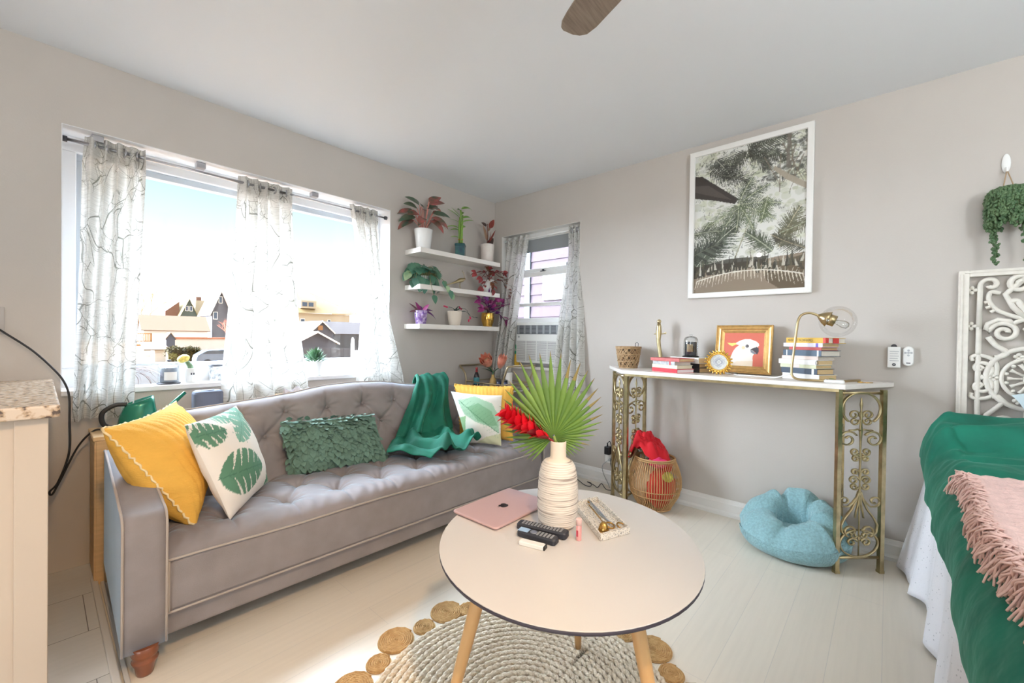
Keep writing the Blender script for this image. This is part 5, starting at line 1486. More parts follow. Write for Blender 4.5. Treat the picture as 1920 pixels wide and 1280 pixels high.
# ---------------------------------------------------------------- things on the big sill
SZ = wz0 + 0.014
def bell_jar(label, loc, r, h, wax, labelmat=None, tray=DKGREY, knob=DKGREY):
    root = thing('bell_jar_candle', label, 'candle', loc)
    MB().lathe([(r * 1.15, 0), (r * 1.15, 0.004), (r * 1.02, 0.008), (r * 0.98, 0.009)], (0, 0, 0), 30).build('base_plate', tray, root)
    MB().lathe([(r * 0.80, 0.010), (r * 0.82, 0.012), (r * 0.82, h * 0.66), (r * 0.78, h * 0.67), (0.001, h * 0.66)], (0, 0, 0), 30).build('candle', wax, root)
    MB().lathe([(r * 0.97, 0.010), (r, 0.012), (r, h * 0.70), (r * 0.97, h * 0.78), (r * 0.80, h * 0.86), (r * 0.5, h * 0.905), (r * 0.16, h * 0.92)], (0, 0, 0), 30).build('glass_bell', CLEAR, root)
    MB().lathe([(r * 0.14, h * 0.915), (r * 0.10, h * 0.93), (r * 0.24, h * 0.955), (r * 0.26, h * 0.975), (r * 0.14, h * 0.998), (0.0005, h)], (0, 0, 0), 18).build('knob', knob, root)
    return root


bj = bell_jar('grey candle under a glass bell jar on the wide window sill', (-2.495, 0.055, SZ), 0.046, 0.132, M('grey_wax', (122, 130, 142), 0.35))
mb = MB(); mb.grid(lambda u, v: (0.0463 * math.cos(R(-125) + R(75) * u), 0.0463 * math.sin(R(-125) + R(75) * u), 0.022 + 0.045 * v), 10, 1); mb.build('paper_label', WHITE, bj)
pt = thing('potted_cactus', 'tiny white pot with leaning yellow-topped grafted cactus on window sill', 'plant', (-2.395, 0.055, SZ))
pot(pt, [(0.022, 0), (0.026, 0.003), (0.032, 0.076), (0.032, 0.082), (0.028, 0.082), (0.027, 0.07)], WHITEG, 0.072, 0.028)
MB().tube([(0.0, 0, 0.07), (-0.006, 0, 0.095), (-0.020, 0, 0.118)], [0.014, 0.014, 0.012], 8).build('green_stem', M('cactus_stem', (98, 124, 92), 0.6), pt)
mb = MB(); mb.ell((-0.036, 0, 0.136), (0.030, 0.026, 0.022), 20, 12, Matrix.Rotation(R(-25), 3, 'Y'))
mb.build('yellow_top', M('moon_cactus', (222, 198, 104), 0.7, var=0.2, scale=90, bump=0.4, bscale=120), pt)
for x in (-0.008, 0.003): B((x, -0.0325, 0.045), (x + 0.006, -0.0305, 0.056)).build('eye_mark', DKGREY, pt)
pt = thing('spider_plant', 'dark reddish spider plant peeking out beside the left curtain', 'plant', (-2.69, 0.075, SZ))
pot(pt, [(0.034, 0), (0.037, 0.003), (0.042, 0.075), (0.038, 0.078), (0.036, 0.066)], WHITEG, 0.068, 0.037)
lv = MB(); rr = random.Random(15)
for k in range(22):
    a = R(rr.uniform(-75, 60)); lv.leaf((0, 0, 0.07), (math.cos(a), math.sin(a) * .5 - .25, rr.uniform(0.2, 1.6)), (0, 0, 1), rr.uniform(0.13, 0.23), 0.008, rr.uniform(0.6, 2.6), 9, 0.1, 0.8)
lv.build('leaves', M('dracaena_leaf', (104, 62, 62), 0.5, rgb2=(140, 96, 84), scale=10), pt)
pt = thing('patterned_cup', 'white cup with black branch pattern behind the middle curtain', 'cup', (-2.262, 0.10, SZ))
mb = MB(); mb.lathe([(0.030, 0), (0.036, 0.004), (0.040, 0.09), (0.0395, 0.094), (0.036, 0.092), (0.034, 0.02)], (0, 0, 0), 26); mb.build('cup_body', M('patterned_glaze', (232, 232, 230), 0.3, rgb2=(60, 64, 72), scale=45), pt)
MB().lathe([(0.0408, 0.085), (0.0412, 0.093), (0.0400, 0.096)], (0, 0, 0), 26, cap0=False, cap1=False).build('rim', DKGREY, pt)
pt = thing('potted_succulent', 'dark green succulent in round white pot on the window sill', 'plant', (-1.70, 0.055, SZ))
pot(pt, [(0.040, 0), (0.045, 0.003), (0.051, 0.09), (0.051, 0.098), (0.046, 0.098), (0.044, 0.088)], WHITEG, 0.09, 0.046)
lv = MB(); rr = random.Random(19)
for k in range(85):
    a = k * 2.39996; e = 0.15 + 1.5 * (k / 85); r = 0.030 * (1 - k / 110)
    lv.leaf((r * math.cos(a), r * math.sin(a), 0.092 + 0.045 * k / 85), (math.cos(a), math.sin(a), e * 0.9), (0, 0, 1), rr.uniform(0.05, 0.075), 0.018, -0.3, 5, 0.25, 0.7)
lv.build('leaves', Mleaf('succulent_leaf', (44, 80, 58), (84, 120, 80), 20, 0.4), pt)
ct = thing('cactus_ornament', 'tall white cactus ornament beside the right curtain on the sill', 'ornament', (-1.425, 0.06, SZ))
WC = M('white_ceramic', (226, 222, 212), 0.3)
mb = MB(); mb.tube([(0, 0, 0.055), (0, 0, 0.10), (0, 0, 0.20), (0, 0, 0.25), (0, 0, 0.265)], [0.013, 0.014, 0.0135, 0.011, 0.004], 14)
mb.tube(bez([(0.008, 0, 0.11), (0.032, 0, 0.12), (0.034, 0, 0.17)], 6), 0.008, 12); mb.tube(bez([(0.0, -0.006, 0.12), (-0.004, -0.03, 0.13), (-0.004, -0.03, 0.17)], 6), 0.008, 12); mb.build('cactus_body', WC, ct)
MB().lathe([(0.024, 0), (0.030, 0.004), (0.032, 0.055), (0.028, 0.058)], (0, 0, 0), 24).build('pot', WHITEG, ct)

# ---------------------------------------------------------------- cabinet behind the sofa, watering can, speaker
BEECH = M('beech_wood', (214, 182, 138), 0.55, var=0.08, scale=6, stretch=(1, 1, 14))
cb = thing('wooden_cabinet', 'low light wood cabinet standing behind the left end of sofa', 'cabinet', (-2.5, -0.16, 0))
mb = MB(); mb.box((-2.80, -0.275, 0.0), (-2.15, -0.02, 0.645)); mb.build('body', BEECH, cb, W=True)
B((-2.812, -0.285, 0.645), (-2.14, -0.015, 0.664)).build('top_board', BEECH, cb, W=True, bevel=0.003)
mb = MB()
for y in (-0.268, -0.250, -0.240): mb.box((-2.806, y, 0.0), (-2.799, y + 0.007, 0.645))
mb.box((-2.806, -0.232, 0.02), (-2.799, -0.03, 0.62)); mb.build('fluted_side', BEECH, cb, W=True)
MB().tube([(-2.79, -0.25, 0.012), (-2.70, -0.25, 0.012)], 0.012, 10).build('foot_roll', BEECH, cb, W=True)
wc = thing('watering_can', 'green metal watering can with black hoop handle behind the sofa', 'watering can', (-2.645, -0.15, 0.664))
CANM = M('can_green', (20, 120, 96), 0.25, 0.35, var=0.12, scale=8, coat=0.5)
mb = MB(); n = 32; rings = []
for (z, rx, ry, cx, tilt) in ((0.0, 0.078, 0.055, 0, 0), (0.003, 0.080, 0.057, 0, 0), (0.06, 0.072, 0.052, 0.0, .05), (0.11, 0.060, 0.045, 0.004, .16), (0.135, 0.052, 0.040, 0.006, .36), (0.135, 0.049, 0.037, 0.006, .36), (0.06, 0.068, 0.049, 0, .05)):
    rings.append(mb.add([(cx + rx * math.cos(t), ry * math.sin(t), z + tilt * rx * math.cos(t)) for t in np.linspace(0, 2 * math.pi, n, endpoint=False)]))
for a, c in zip(rings, rings[1:]):
    for i in range(n): mb.face((a + i, a + (i + 1) % n, c + (i + 1) % n, c + i))
mb.face([rings[0] + i for i in range(n)][::-1], False); mb.build('can_body', CANM, wc)
MB().tube([(0.06, 0, 0.03), (0.10, 0, 0.065), (0.14, 0, 0.11), (0.185, 0, 0.158)], [0.015, 0.013, 0.010, 0.009], 14).build('spout', CANM, wc)
MB().tube(bez([(-0.042, 0, 0.118), (-0.085, 0, 0.118), (-0.128, 0, 0.085), (-0.122, 0, 0.03), (-0.078, 0, 0.008)], 8), 0.0055, 8, flat=1.8).build('handle', BLACK, wc)
spk = thing('speaker', 'slate grey rounded speaker behind the sofa below middle curtain', 'speaker', (-2.362, -0.15, 0.664))
mb = MB(); rsolid(mb, 0.135, 0.10, 0.035, [(-0.006, 0), (0, 0.006), (0, 0.145), (-0.004, 0.155), (-0.012, 0.160)], (0, 0, 0), rotz(0)); mb.build('fabric_body', M('slate_fabric', (104, 112, 130), 0.8, bump=0.2, bscale=700), spk)
MB().lathe([(0.030, 0.160), (0.030, 0.1615), (0.0, 0.162)], (0, 0, 0), 24).build('touch_top', DKGREY, spk)

# ---------------------------------------------------------------- granite counter and its cable
GRAN = bpy.data.materials.new('granite'); GRAN.use_nodes = True
nt = GRAN.node_tree; b = nt.nodes['Principled BSDF']; tc = nt.nodes.new('ShaderNodeTexCoord'); n1 = nt.nodes.new('ShaderNodeTexNoise'); n1.inputs['Scale'].default_value = 55; n1.inputs['Detail'].default_value = 3
rp = nt.nodes.new('ShaderNodeValToRGB')
rp.color_ramp.elements[0].position = 0.36; rp.color_ramp.elements[0].color = (*lin((96, 84, 78)), 1); rp.color_ramp.elements[1].position = 0.56; rp.color_ramp.elements[1].color = (*lin((222, 206, 188)), 1)
e_ = rp.color_ramp.elements.new(0.45); e_.color = (*lin((196, 170, 142)), 1)
nt.links.new(tc.outputs['Object'], n1.inputs['Vector']); nt.links.new(n1.outputs['Fac'], rp.inputs[0]); nt.links.new(rp.outputs[0], b.inputs['Base Color']); b.inputs['Roughness'].default_value = 0.25
kc = thing('kitchen_counter', 'white kitchen counter unit with granite top at left edge', 'counter', (-3.3, -0.5, 0))
CABW = M('cabinet_white', (212, 198, 182), 0.45)
B((-3.7, -0.985, 0.0), (-2.958, -0.005, 0.872)).build('cabinet', CABW, kc, W=True)
B((-3.02, -0.997, 0.0), (-2.952, -0.983, 0.868)).build('corner_stile', CABW, kc, W=True, bevel=0.002)
B((-3.7, -1.035, 0.872), (-2.928, -0.002, 0.910)).build('granite_top', GRAN, kc, W=True, bevel=0.006, seg=3)
mb = MB(); mb.tube(bez([(-3.10, -0.008, 1.15), (-3.075, -0.03, 1.125), (-2.992, -0.045, 1.045), (-2.925, -0.050, 0.955), (-2.893, -0.055, 0.895), (-2.878, -0.075, 0.83), (-2.877, -0.095, 0.72), (-2.879, -0.12, 0.58), (-2.912, -0.12, 0.455), (-2.938, -0.115, 0.415), (-2.930, -0.11, 0.40), (-2.905, -0.11, 0.46), (-2.850, -0.11, 0.60), (-2.80, -0.13, 0.668), (-2.765, -0.14, 0.668)], 8), 0.0042, 8)
tag(mb.build('power_cable', BLACKC, None), 'black cable looping from the wall past counter to the wooden cabinet', 'cable')
# lacy scrap behind the sofa
mb = MB(); mb.grid(lambda u, v: (-1.985 + 0.15 * u, -0.20 + 0.05 * v + 0.006 * math.sin(u * 30), 0.664 + 0.125 + 0.022 * math.sin(u * 11 + v * 4) - 0.05 * abs(v - .5)), 24, 8)
bskt = thing('lace_bundle', 'small bundle of lilac-white lace peeking over the sofa back', 'cloth', (-1.91, -0.175, 0.0))
mb.build('lace', M('lilac_lace', (206, 202, 220), 0.8, rgb2=(240, 238, 240), scale=60), bskt, W=True, thick=0.004)
MB().box((-2.02, -0.24, 0.0), (-1.80, -0.11, 0.77)).build('stand', BEECH, bskt, W=True, bevel=0.01)

# ---------------------------------------------------------------- bar cart in the corner
CHAMP = M('champagne_metal', (186, 170, 140), 0.35, 0.9)
bc = thing('bar_cart', 'champagne metal bar cart in the corner behind sofa right arm', 'cart', (-0.28, -0.33, 0))
xf, xr = -0.455, -0.105; ya_, yb_ = -0.115, -0.560
for (x, y, o) in ((xf, ya_, 1), (xr, ya_, 1), (xf, yb_, -1), (xr, yb_, -1)):
    MB().tube([(x, y, 0.03), (x, y, 0.70)], 0.0085, 10).build('leg', CHAMP, bc, W=True)
    MB().ell((x, y, 0.017), (0.017, 0.012, 0.017), 12, 8).build('caster', BLACK, bc, W=True)
for y, o, zt_ in ((ya_, 1, 0.875), (yb_, -1, 0.895)):
    c = bez([(xf, y, 0.70), (xf, y, 0.765), (xf, y + o * 0.020, 0.82), (xf, y + o * 0.085 * (1 if o > 0 else 0.6), zt_)], 6)
    d = [V(xr, q.y, q.z) for q in reversed(c)]
    MB().tube(c + d, 0.0085, 10).build('handle_hoop', CHAMP, bc, W=True)
for z in (0.685, 0.25):
    mb = MB(); mb.box((xf, yb_, z - 0.012), (xr, ya_, z)); mb.build('shelf', M('mirror_shelf', (206, 204, 206), 0.1, 0.6), bc, W=True)
for z in (0.742, 0.705):
    mb = MB(); mb.tube([(xf, ya_, z), (xf, yb_, z)], 0.0045, 8); mb.tube([(xr, ya_, z), (xr, yb_, z)], 0.0045, 8); mb.tube([(xf, ya_, z), (xr, ya_, z)], 0.0045, 8); mb.tube([(xf, yb_, z), (xr, yb_, z)], 0.0045, 8)
    for k in range(1, 6):
        y = ya_ + (yb_ - ya_) * k / 6
        if z > 0.72: mb.tube([(xf, y, 0.685), (xf, y, z)], 0.003, 6)
    mb.build('guard_rail', CHAMP, bc, W=True)


def bottle(name, label, loc, prof, mats, lab=None):
    root = thing(name, label, 'bottle', loc)
    MB().lathe(prof[0], (0, 0, 0), 22).build('bottle_body', mats[0], root)
    MB().lathe(prof[1], (0, 0, 0), 18).build('cap', mats[1], root)
    if lab:
        z0, z1, r = lab; MB().lathe([(r, z0), (r, z1)], (0, 0, 0), 22, cap0=False, cap1=False).build('bottle_label', mats[2], root)
    return root


bottle('liqueur_bottle', 'dark bottle with teal label and red cap on the bar cart', (-0.365, -0.155, 0.685),
       ([(0.024, 0), (0.026, 0.004), (0.026, 0.09), (0.020, 0.115), (0.011, 0.135), (0.010, 0.150)], [(0.0112, 0.135), (0.0105, 0.160), (0.0110, 0.160), (0.0110, 0.175), (0.009, 0.177)]), (M('dark_bottle', (40, 34, 38), 0.12), M('red_cap', (196, 72, 76), 0.4), M('teal_label', (74, 140, 150), 0.5)), (0.030, 0.088, 0.0264))
vs = thing('flower_vase', 'small yellow bottle vase on the bar cart holding proteas', 'vase', (-0.33, -0.325, 0.685))
MB().lathe([(0.024, 0), (0.028, 0.004), (0.030, 0.05), (0.024, 0.085), (0.014, 0.10), (0.013, 0.118), (0.015, 0.122), (0.010, 0.120)], (0, 0, 0), 24).build('vase_body', M('ochre_glass', (206, 170, 100), 0.3, var=0.1, scale=30), vs)
PRO = Mleaf('protea_petal', (232, 140, 116), (242, 184, 160), 18, 0.5); PROC = M('protea_heart', (226, 204, 164), 0.7)
GLF = Mleaf('protea_leaf', (40, 92, 66), (70, 120, 84), 10, 0.4)


def protea(label, head, d, s_, op):
    root = thing('protea_flower', label, 'flower', (-0.33, -0.325, 0.79)); head = V(*head); d = V(*d).normalized(); u, w = frame_of(d)
    MB().tube(bez([(-0.33, -0.325, 0.74), (-0.33, -0.325, 0.82), tuple(head)], 6), 0.004, 8).build('stem', GLF, root, W=True)
    mb = MB()
    for ring, n, o, L in ((0, 9, op, 1.0), (1, 9, op * 0.75, 0.95), (2, 7, op * 0.45, 0.85)):
        for k in range(n):
            a = 2 * math.pi * (k + ring * 0.5) / n; q = u * math.cos(a) + w * math.sin(a)
            mb.leaf(head + q * s_ * 0.12, d + q * o, -q, s_ * L, s_ * 0.36, -0.55, 6, 0.18, 0.75)
    mb.build('petals', PRO, root, W=True)
    MB().ell(head + d * s_ * 0.42, (s_ * 0.17, s_ * 0.17, s_ * 0.26), 14, 10).build('heart', PROC, root, W=True)
    mb = MB()
    for a in (2.4, 3.2): mb.leaf((-0.33, -0.325, 0.82), (math.cos(a) * 0.4, 1.0 if a > 3 else 0.5, 0.75), (0, 0, 1), 0.13, 0.042, 0.6, 7, 0.1, 0.8)
    mb.build('leaves', GLF, root, W=True)


protea('open pink protea flower on the left in the yellow vase', (-0.345, -0.285, 0.885), (-0.75, -0.45, 0.5), 0.155, 0.66)
protea('half-closed pink protea flower on the right in the yellow vase', (-0.32, -0.395, 0.872), (-0.25, -0.55, 0.8), 0.135, 0.52)
for k, (y, lb_) in enumerate(((-0.425, 'small dark blue jar left of the front post of bar cart'), (-0.500, 'small dark blue jar right of the front post of bar cart'))):
    j = thing('jar', lb_, 'jar', (-0.36, y, 0.685), 0, 'dark jars on the bar cart')
    MB().lathe([(0.018, 0), (0.020, 0.003), (0.020, 0.070), (0.017, 0.073)], (0, 0, 0), 20).build('jar_body', M('navy_glass', (46, 52, 84), 0.2), j); MB().lathe([(0.019, 0.073), (0.019, 0.088), (0.017, 0.09)], (0, 0, 0), 20).build('jar_lid', DKGREY, j)
for k, (x, y, c, h) in enumerate(((-0.20, -0.20, (180, 160, 170), 0.05), (-0.25, -0.44, (230, 226, 220), 0.14), (-0.16, -0.36, (206, 196, 180), 0.10))):
    j = thing('drinks_can', ('lilac tin behind the teal-labelled bottle', 'white carton beside the proteas on bar cart', 'cream tin at the back of the bar cart')[k], 'tin', (x, y, 0.685))
    MB().lathe([(0.028, 0), (0.03, 0.003), (0.03, h), (0.027, h + 0.003)], (0, 0, 0), 22).build('can_body', M('tin_%d' % k, c, 0.4), j); MB().lathe([(0.024, h + 0.003), (0.024, h + 0.005)], (0, 0, 0), 20).build('can_lid', STEEL, j)
pb = thing('pineapple_bottle', 'yellow pineapple bottle with green crown on small window sill', 'bottle', (-0.005, -0.318, 0.872))
mb = MB(); mb.lathe([(0.020, 0), (0.024, 0.004), (0.028, 0.04), (0.026, 0.08), (0.024, 0.105), (0.026, 0.110)], (0, 0, 0), 20, wob=lambda i, t: 1 + 0.03 * math.cos(8 * t + i)); mb.build('bottle_body', M('pineapple_yellow', (214, 168, 52), 0.35, var=0.15, scale=50), pb)
MB().lathe([(0.025, 0.105), (0.024, 0.135), (0.018, 0.138)], (0, 0, 0), 20).build('collar', M('pine_green', (28, 132, 92), 0.4), pb)
mb = MB()
for k in range(18):
    a = k * 2.4; mb.leaf((0.008 * math.cos(a), 0.008 * math.sin(a), 0.135), (0.4 * math.cos(a), 0.4 * math.sin(a), 1), (0, 0, 1), 0.045 + 0.012 * (k % 3), 0.014, -0.2, 4, 0.1)
mb.build('crown', M('pine_crown', (36, 150, 100), 0.4), pb)
# ---------------------------------------------------------------- console table
CZ = 0.925
con = thing('console_table', 'white-topped console table with scrolled brass legs along the wall', 'table', (-0.2, -2.15, 0))
TOPM = M('console_top', (242, 236, 230), 0.3, var=0.02, scale=12)
top = [(-0.004, -1.275), (-0.385, -1.572), (-0.385, -2.748), (-0.004, -2.925)]
mb = MB(); mb.prism([(x, y, CZ - 0.024) for x, y in top], (0, 0, 0.024)); mb.build('table_top', TOPM, con, W=True, bevel=0.003)
mb = MB()
yl, yr_ = -1.593, -2.724
mb.box((-0.378, yr_, CZ - 0.038), (-0.362, yl, CZ - 0.024)); mb.box((-0.080, yr_, CZ - 0.038), (-0.066, yl, CZ - 0.024)); mb.build('apron_rail', BRASS, con, W=True)


def spiral2(c, r0, r1, a0, turns, n=22):
    return [(c[0] + (r0 + (r1 - r0) * k / n) * math.cos(a0 + turns * 2 * math.pi * k / n), c[1] + (r0 + (r1 - r0) * k / n) * math.sin(a0 + turns * 2 * math.pi * k / n)) for k in range(n + 1)]


def scroll_panel(root, p0, p1, name='scroll_panel'):
    """wrought panel between two posts on the floor points p0, p1"""
    p0 = Vector(p0); p1 = Vector(p1); d = p1 - p0; w = d.length; d.normalize(); nrm = d.cross(V(0, 0, 1)); c0 = (p0 + p1) / 2
    zt = CZ - 0.038
    for q, z0 in ((p0, 0.0), (p1, 0.0)):
        mb = MB(); rot = rotz(math.atan2(d.y, d.x)); mb.box((q.x - 0.010, q.y - 0.010, z0 + 0.012), (q.x + 0.010, q.y + 0.010, zt + 0.012), rot, (q.x, q.y, 0.4)); mb.box((q.x - 0.012, q.y - 0.012, 0), (q.x + 0.012, q.y + 0.012, 0.012), rot, (q.x, q.y, 0)); mb.build('leg', BRASS, root, W=True)
    hw = w / 2 - 0.012
    T = lambda u, z: c0 + d * u + V(0, 0, z)
    mb = MB()
    def strip(pts, r=0.0042): mb.tube([T(u, z) for u, z in pts], r, 6, flat=1.8, up=nrm)
    mb.tube([T(-hw, 0.075), T(hw, 0.075)], 0.007, 6); mb.tube([T(-hw, zt - 0.004), T(hw, zt - 0.004)], 0.007, 6)
    k = hw / 0.085
    def S(pts): return [(u * k, z) for u, z in pts]
    def both(pts, r=0.0042):
        strip(S(pts), r); strip(S([(-u, z) for u, z in pts]), r)
    # spindle
    mb.lathe([(0.003, 0.075), (0.004, 0.33), (0.007, 0.40), (0.003, 0.44), (0.007, 0.49), (0.004, 0.52), (0.006, 0.56), (0.004, 0.60), (0.005, 0.66), (0.008, 0.70), (0.004, 0.74), (0.008, 0.78), (0.003, 0.80), (0.007, 0.825), (0.002, 0.86)], c0, 8)
    ring = [(0.083 * math.cos(t), 0.805 + 0.080 * math.sin(t)) for t in np.linspace(R(-50), R(230), 36)]
    strip(S(ring), 0.005)
    both(spiral2((0.055, 0.655), 0.042, 0.010, R(150), -1.35) , 0.0045)          # big outward scrolls
    both(spiral2((0.030, 0.775), 0.024, 0.007, R(200), -1.2), 0.004)
    both(spiral2((0.028, 0.745), 0.020, 0.006, R(160), 1.1), 0.004)
    both([(0.004, 0.70), (0.015, 0.705), (0.030, 0.70), (0.05, 0.70)], 0.004)
    both(spiral2((0.024, 0.595), 0.020, 0.006, R(210), 1.2)); both(spiral2((0.020, 0.560), 0.016, 0.005, R(150), -1.2))
    both(spiral2((0.022, 0.495), 0.017, 0.005, R(190), -1.2)); both(spiral2((0.026, 0.455), 0.022, 0.006, R(180), -1.3)); both(spiral2((0.024, 0.425), 0.018, 0.005, R(190), 1.1))
    both([(0.004, 0.385), (0.012, 0.37), (0.028, 0.345), (0.048, 0.325)] + spiral2((0.064, 0.352), 0.028, 0.008, R(-110), 1.15))
    both([(0.004, 0.400), (0.014, 0.36), (0.034, 0.31), (0.062, 0.27), (0.078, 0.235), (0.074, 0.20), (0.052, 0.178)] + spiral2((0.035, 0.205), 0.030, 0.007, R(-70), 1.2), 0.0045)
    both([(0.004, 0.395), (0.006, 0.34), (0.014, 0.30), (0.018, 0.27)], 0.0035)
    lo = [(0.082 * math.cos(t), 0.145 + 0.066 * math.sin(t)) for t in np.linspace(R(95), R(445), 36)]
    strip(S(lo), 0.0045)
    both(spiral2((0.030, 0.150), 0.022, 0.006, R(170), -1.2)); both(spiral2((0.022, 0.185), 0.015, 0.005, R(190), 1.1))
    mb.ell(T(0, 0.385), (0.010, 0.010, 0.014), 10, 8); mb.ell(T(0, 0.17), (0.008, 0.008, 0.010), 10, 8)
    mb.build(name, BRASS, root, W=True)


scroll_panel(con, (-0.365, yr_, 0), (-0.213, -2.886, 0))
scroll_panel(con, (-0.365, yl, 0), (-0.213, -1.431, 0))


def inner_panel(y):
    q = V(-0.070, y, 0)
    scroll_panel(con, (-0.345, y, 0), (-0.070, y, 0))


inner_panel(yl - 0.004); inner_panel(yr_ + 0.004)

# ---------------------------------------------------------------- on the console
WICK = M('woven_seagrass', (192, 162, 124), 0.9, rgb2=(150, 118, 84), scale=45, bump=0.5, bscale=90)
wb = thing('woven_basket', 'small open-weave basket with wire handle at console left end', 'basket', (-0.14, -1.50, CZ))
mb = MB()
def wr(z): return interp(z, (0, 0.03, 0.15), (0.058, 0.068, 0.085))
for i in range(24):
    for s_ in (1, -1):
        a0 = i * 2 * math.pi / 24 + 0.06 * math.sin(i * 2.7)
        mb.tube([(wr(z) * math.cos(a0 + s_ * z * 9), wr(z) * math.sin(a0 + s_ * z * 9), z) for z in np.linspace(0.004, 0.145, 10)], 0.0042, 6)
for z in (0.004, 0.05, 0.10, 0.142, 0.150): mb.tube([((wr(z) + 0.002) * math.cos(t), (wr(z) + 0.002) * math.sin(t), z) for t in np.linspace(0, 2 * math.pi, 36, endpoint=False)], 0.0055, 6, closed=True)
mb.build('weave', WICK, wb)
MB().lathe([(0.0, 0.004), (0.056, 0.004), (0.070, 0.06), (0.080, 0.140), (0.078, 0.140), (0.054, 0.008), (0.0, 0.008)], (0, 0, 0), 30).build('lining', M('basket_lining', (96, 78, 60), 0.9), wb)
MB().tube([(0.055, -0.045 + 0.0, 0.150), (0.052, -0.05, 0.175), (0.062, -0.035, 0.186), (0.072, -0.02, 0.176), (0.075, -0.02, 0.150)], 0.002, 6).build('handle', DKGREY, wb)
sw = thing('sword_sculpture', 'brass dagger-handle sculpture standing behind the red-edged notebooks', 'sculpture', (-0.085, -1.71, CZ))
mb = MB(); mb.tube([(0, -0.006, 0), (0, -0.006, 0.06), (0, -0.002, 0.10), (0, 0.006, 0.15), (0, 0.012, 0.20), (0, 0.010, 0.26), (0, 0.010, 0.30), (0, 0.010, 0.320)], [0.010, 0.011, 0.013, 0.013, 0.014, 0.019, 0.015, 0.011], 16); mb.build('grip', BRASS, sw)
MB().ell((0, 0.010, 0.333), (0.014, 0.014, 0.015), 16, 12).build('pommel', BRASS, sw)
mb = MB(); mb.tube(bez([(0, 0.044, 0.246), (0, 0.012, 0.248), (0, -0.022, 0.248), (0, -0.036, 0.252)], 5), 0.004, 8); mb.tube([(0, -0.036 + 0.006 * math.cos(t), 0.252 + 0.005 * math.sin(t)) for t in np.linspace(0, 6.28, 14, endpoint=False)], 0.0025, 6, closed=True); mb.build('crossguard', BRASS, sw)
MB().lathe([(0.03, 0), (0.03, 0.008), (0.012, 0.012)], (0, -0.006, 0), 20).build('foot', BRASS, sw)


def book(label, c, size, rz, cover, pages=PAPER, group=None, title=None, tcol=None, band=None, elastic=None, extra=None):
    """lying book: size = (spine length, depth, thickness); spine on the local -x side, length along local y"""
    L, D, T_ = size; z = c[2]
    root = thing('book', label, 'book', (c[0], c[1], z), rz, group)
    t = 0.0022
    mb = MB()
    mb.box((-D / 2, -L / 2, 0), (D / 2, L / 2, t)); mb.box((-D / 2, -L / 2, T_ - t), (D / 2, L / 2, T_)); mb.box((-D / 2 - 0.001, -L / 2, 0), (-D / 2 + t, L / 2, T_))
    mb.build('cover', cover, root)
    MB().box((-D / 2 + t, -L / 2 + 0.004, t), (D / 2 - 0.004, L / 2 - 0.004, T_ - t)).build('pages', pages, root)
    if title:
        text(title, 'spine_title', tcol, root, (-D / 2 - 0.0014, L * 0.13, T_ / 2), (R(90), 0, R(-90)), min(T_ * 0.62, 0.02), 0.0002, L * 0.74 / (max(1, len(title)) * min(T_ * 0.62, 0.02) * 0.60))
    if band:
        for y0, y1, m_ in band: MB().box((-D / 2 - 0.0016, y0 * L, 0.0002), (-D / 2 + 0.02, y1 * L, T_ - 0.0002)).build('spine_band', m_, root)
    if elastic: MB().box((-D / 2 - 0.002, -L * 0.32, -0.0005), (D / 2 + 0.002, -L * 0.27, T_ + 0.0006)).build('elastic_band', elastic, root)
    return root


REDC = M('red_cover', (206, 40, 56), 0.5); NBW = M('white_page_edge', (240, 232, 232), 0.8); PINKC = M('coral_cover', (196, 100, 96), 0.6, var=0.15, scale=60)
GREYC = M('grey_marble_cover', (150, 158, 164), 0.6, rgb2=(214, 214, 210), scale=50); CREAMC = M('cream_cover', (228, 222, 196), 0.7); DKC = M('charcoal_cover', (58, 56, 60), 0.6); WHC = M('white_cover', (234, 232, 228), 0.6)
ga = 'notebooks in the left stack on the console'; gb = 'paperbacks behind the notebooks on the console'
a = R(-24)
z = CZ; cx, cy = -0.245, -1.862
for lb_, sz, cov, pg, dx, dy, da, el in (('white-edged red notebook at the bottom of the left front stack', (0.215, 0.145, 0.024), REDC, NBW, 0, 0, 0, REDC), ('cream notebook second from bottom of the left front stack', (0.205, 0.14, 0.022), CREAMC, CREAMC, 0.004, 0.006, 3, None), ('grey marbled notebook third from bottom with red elastic band', (0.195, 0.135, 0.021), GREYC, PAPERW, 0.003, 0.008, -2, REDC), ('coral patterned notebook on top of the left front stack', (0.225, 0.145, 0.020), PINKC, PAPER, -0.002, 0.004, 6, None)):
    book(lb_, (cx + dx, cy + dy, z), sz, a + R(da), cov, pg, ga, elastic=el); z += sz[2] + 0.0008
ZA = z
z = CZ
for lb_, sz, cov, dx, dy, da in (('dark tan-paged paperback at the bottom behind the notebooks', (0.20, 0.13, 0.030), DKC, 0, 0, 0), ('dark-covered paperback in the middle behind the notebooks', (0.19, 0.125, 0.026), DKC, 0.0, 0.004, 3), ('white-covered paperback under the dark bell jar candle', (0.235, 0.135, 0.036), WHC, -0.002, 0.012, -2)):
    book(lb_, (-0.105 + dx, -1.945 + dy, z), sz, R(-22) + R(da), cov, PAPER, gb); z += sz[2] + 0.0008
bj = bell_jar('dark smoked candle under bell jar standing on the left books', (-0.105, -1.925, z), 0.045, 0.150, M('black_wax', (52, 56, 62), 0.15), tray=BLACK, knob=CLEAR)
mb = MB(); mb.grid(lambda u, v: (0.0372 * math.cos(R(-200) + R(60) * u), 0.0372 * math.sin(R(-200) + R(60) * u), 0.035 + 0.05 * v), 10, 1); mb.build('paper_label', M('amber_label', (150, 128, 92), 0.5), bj)
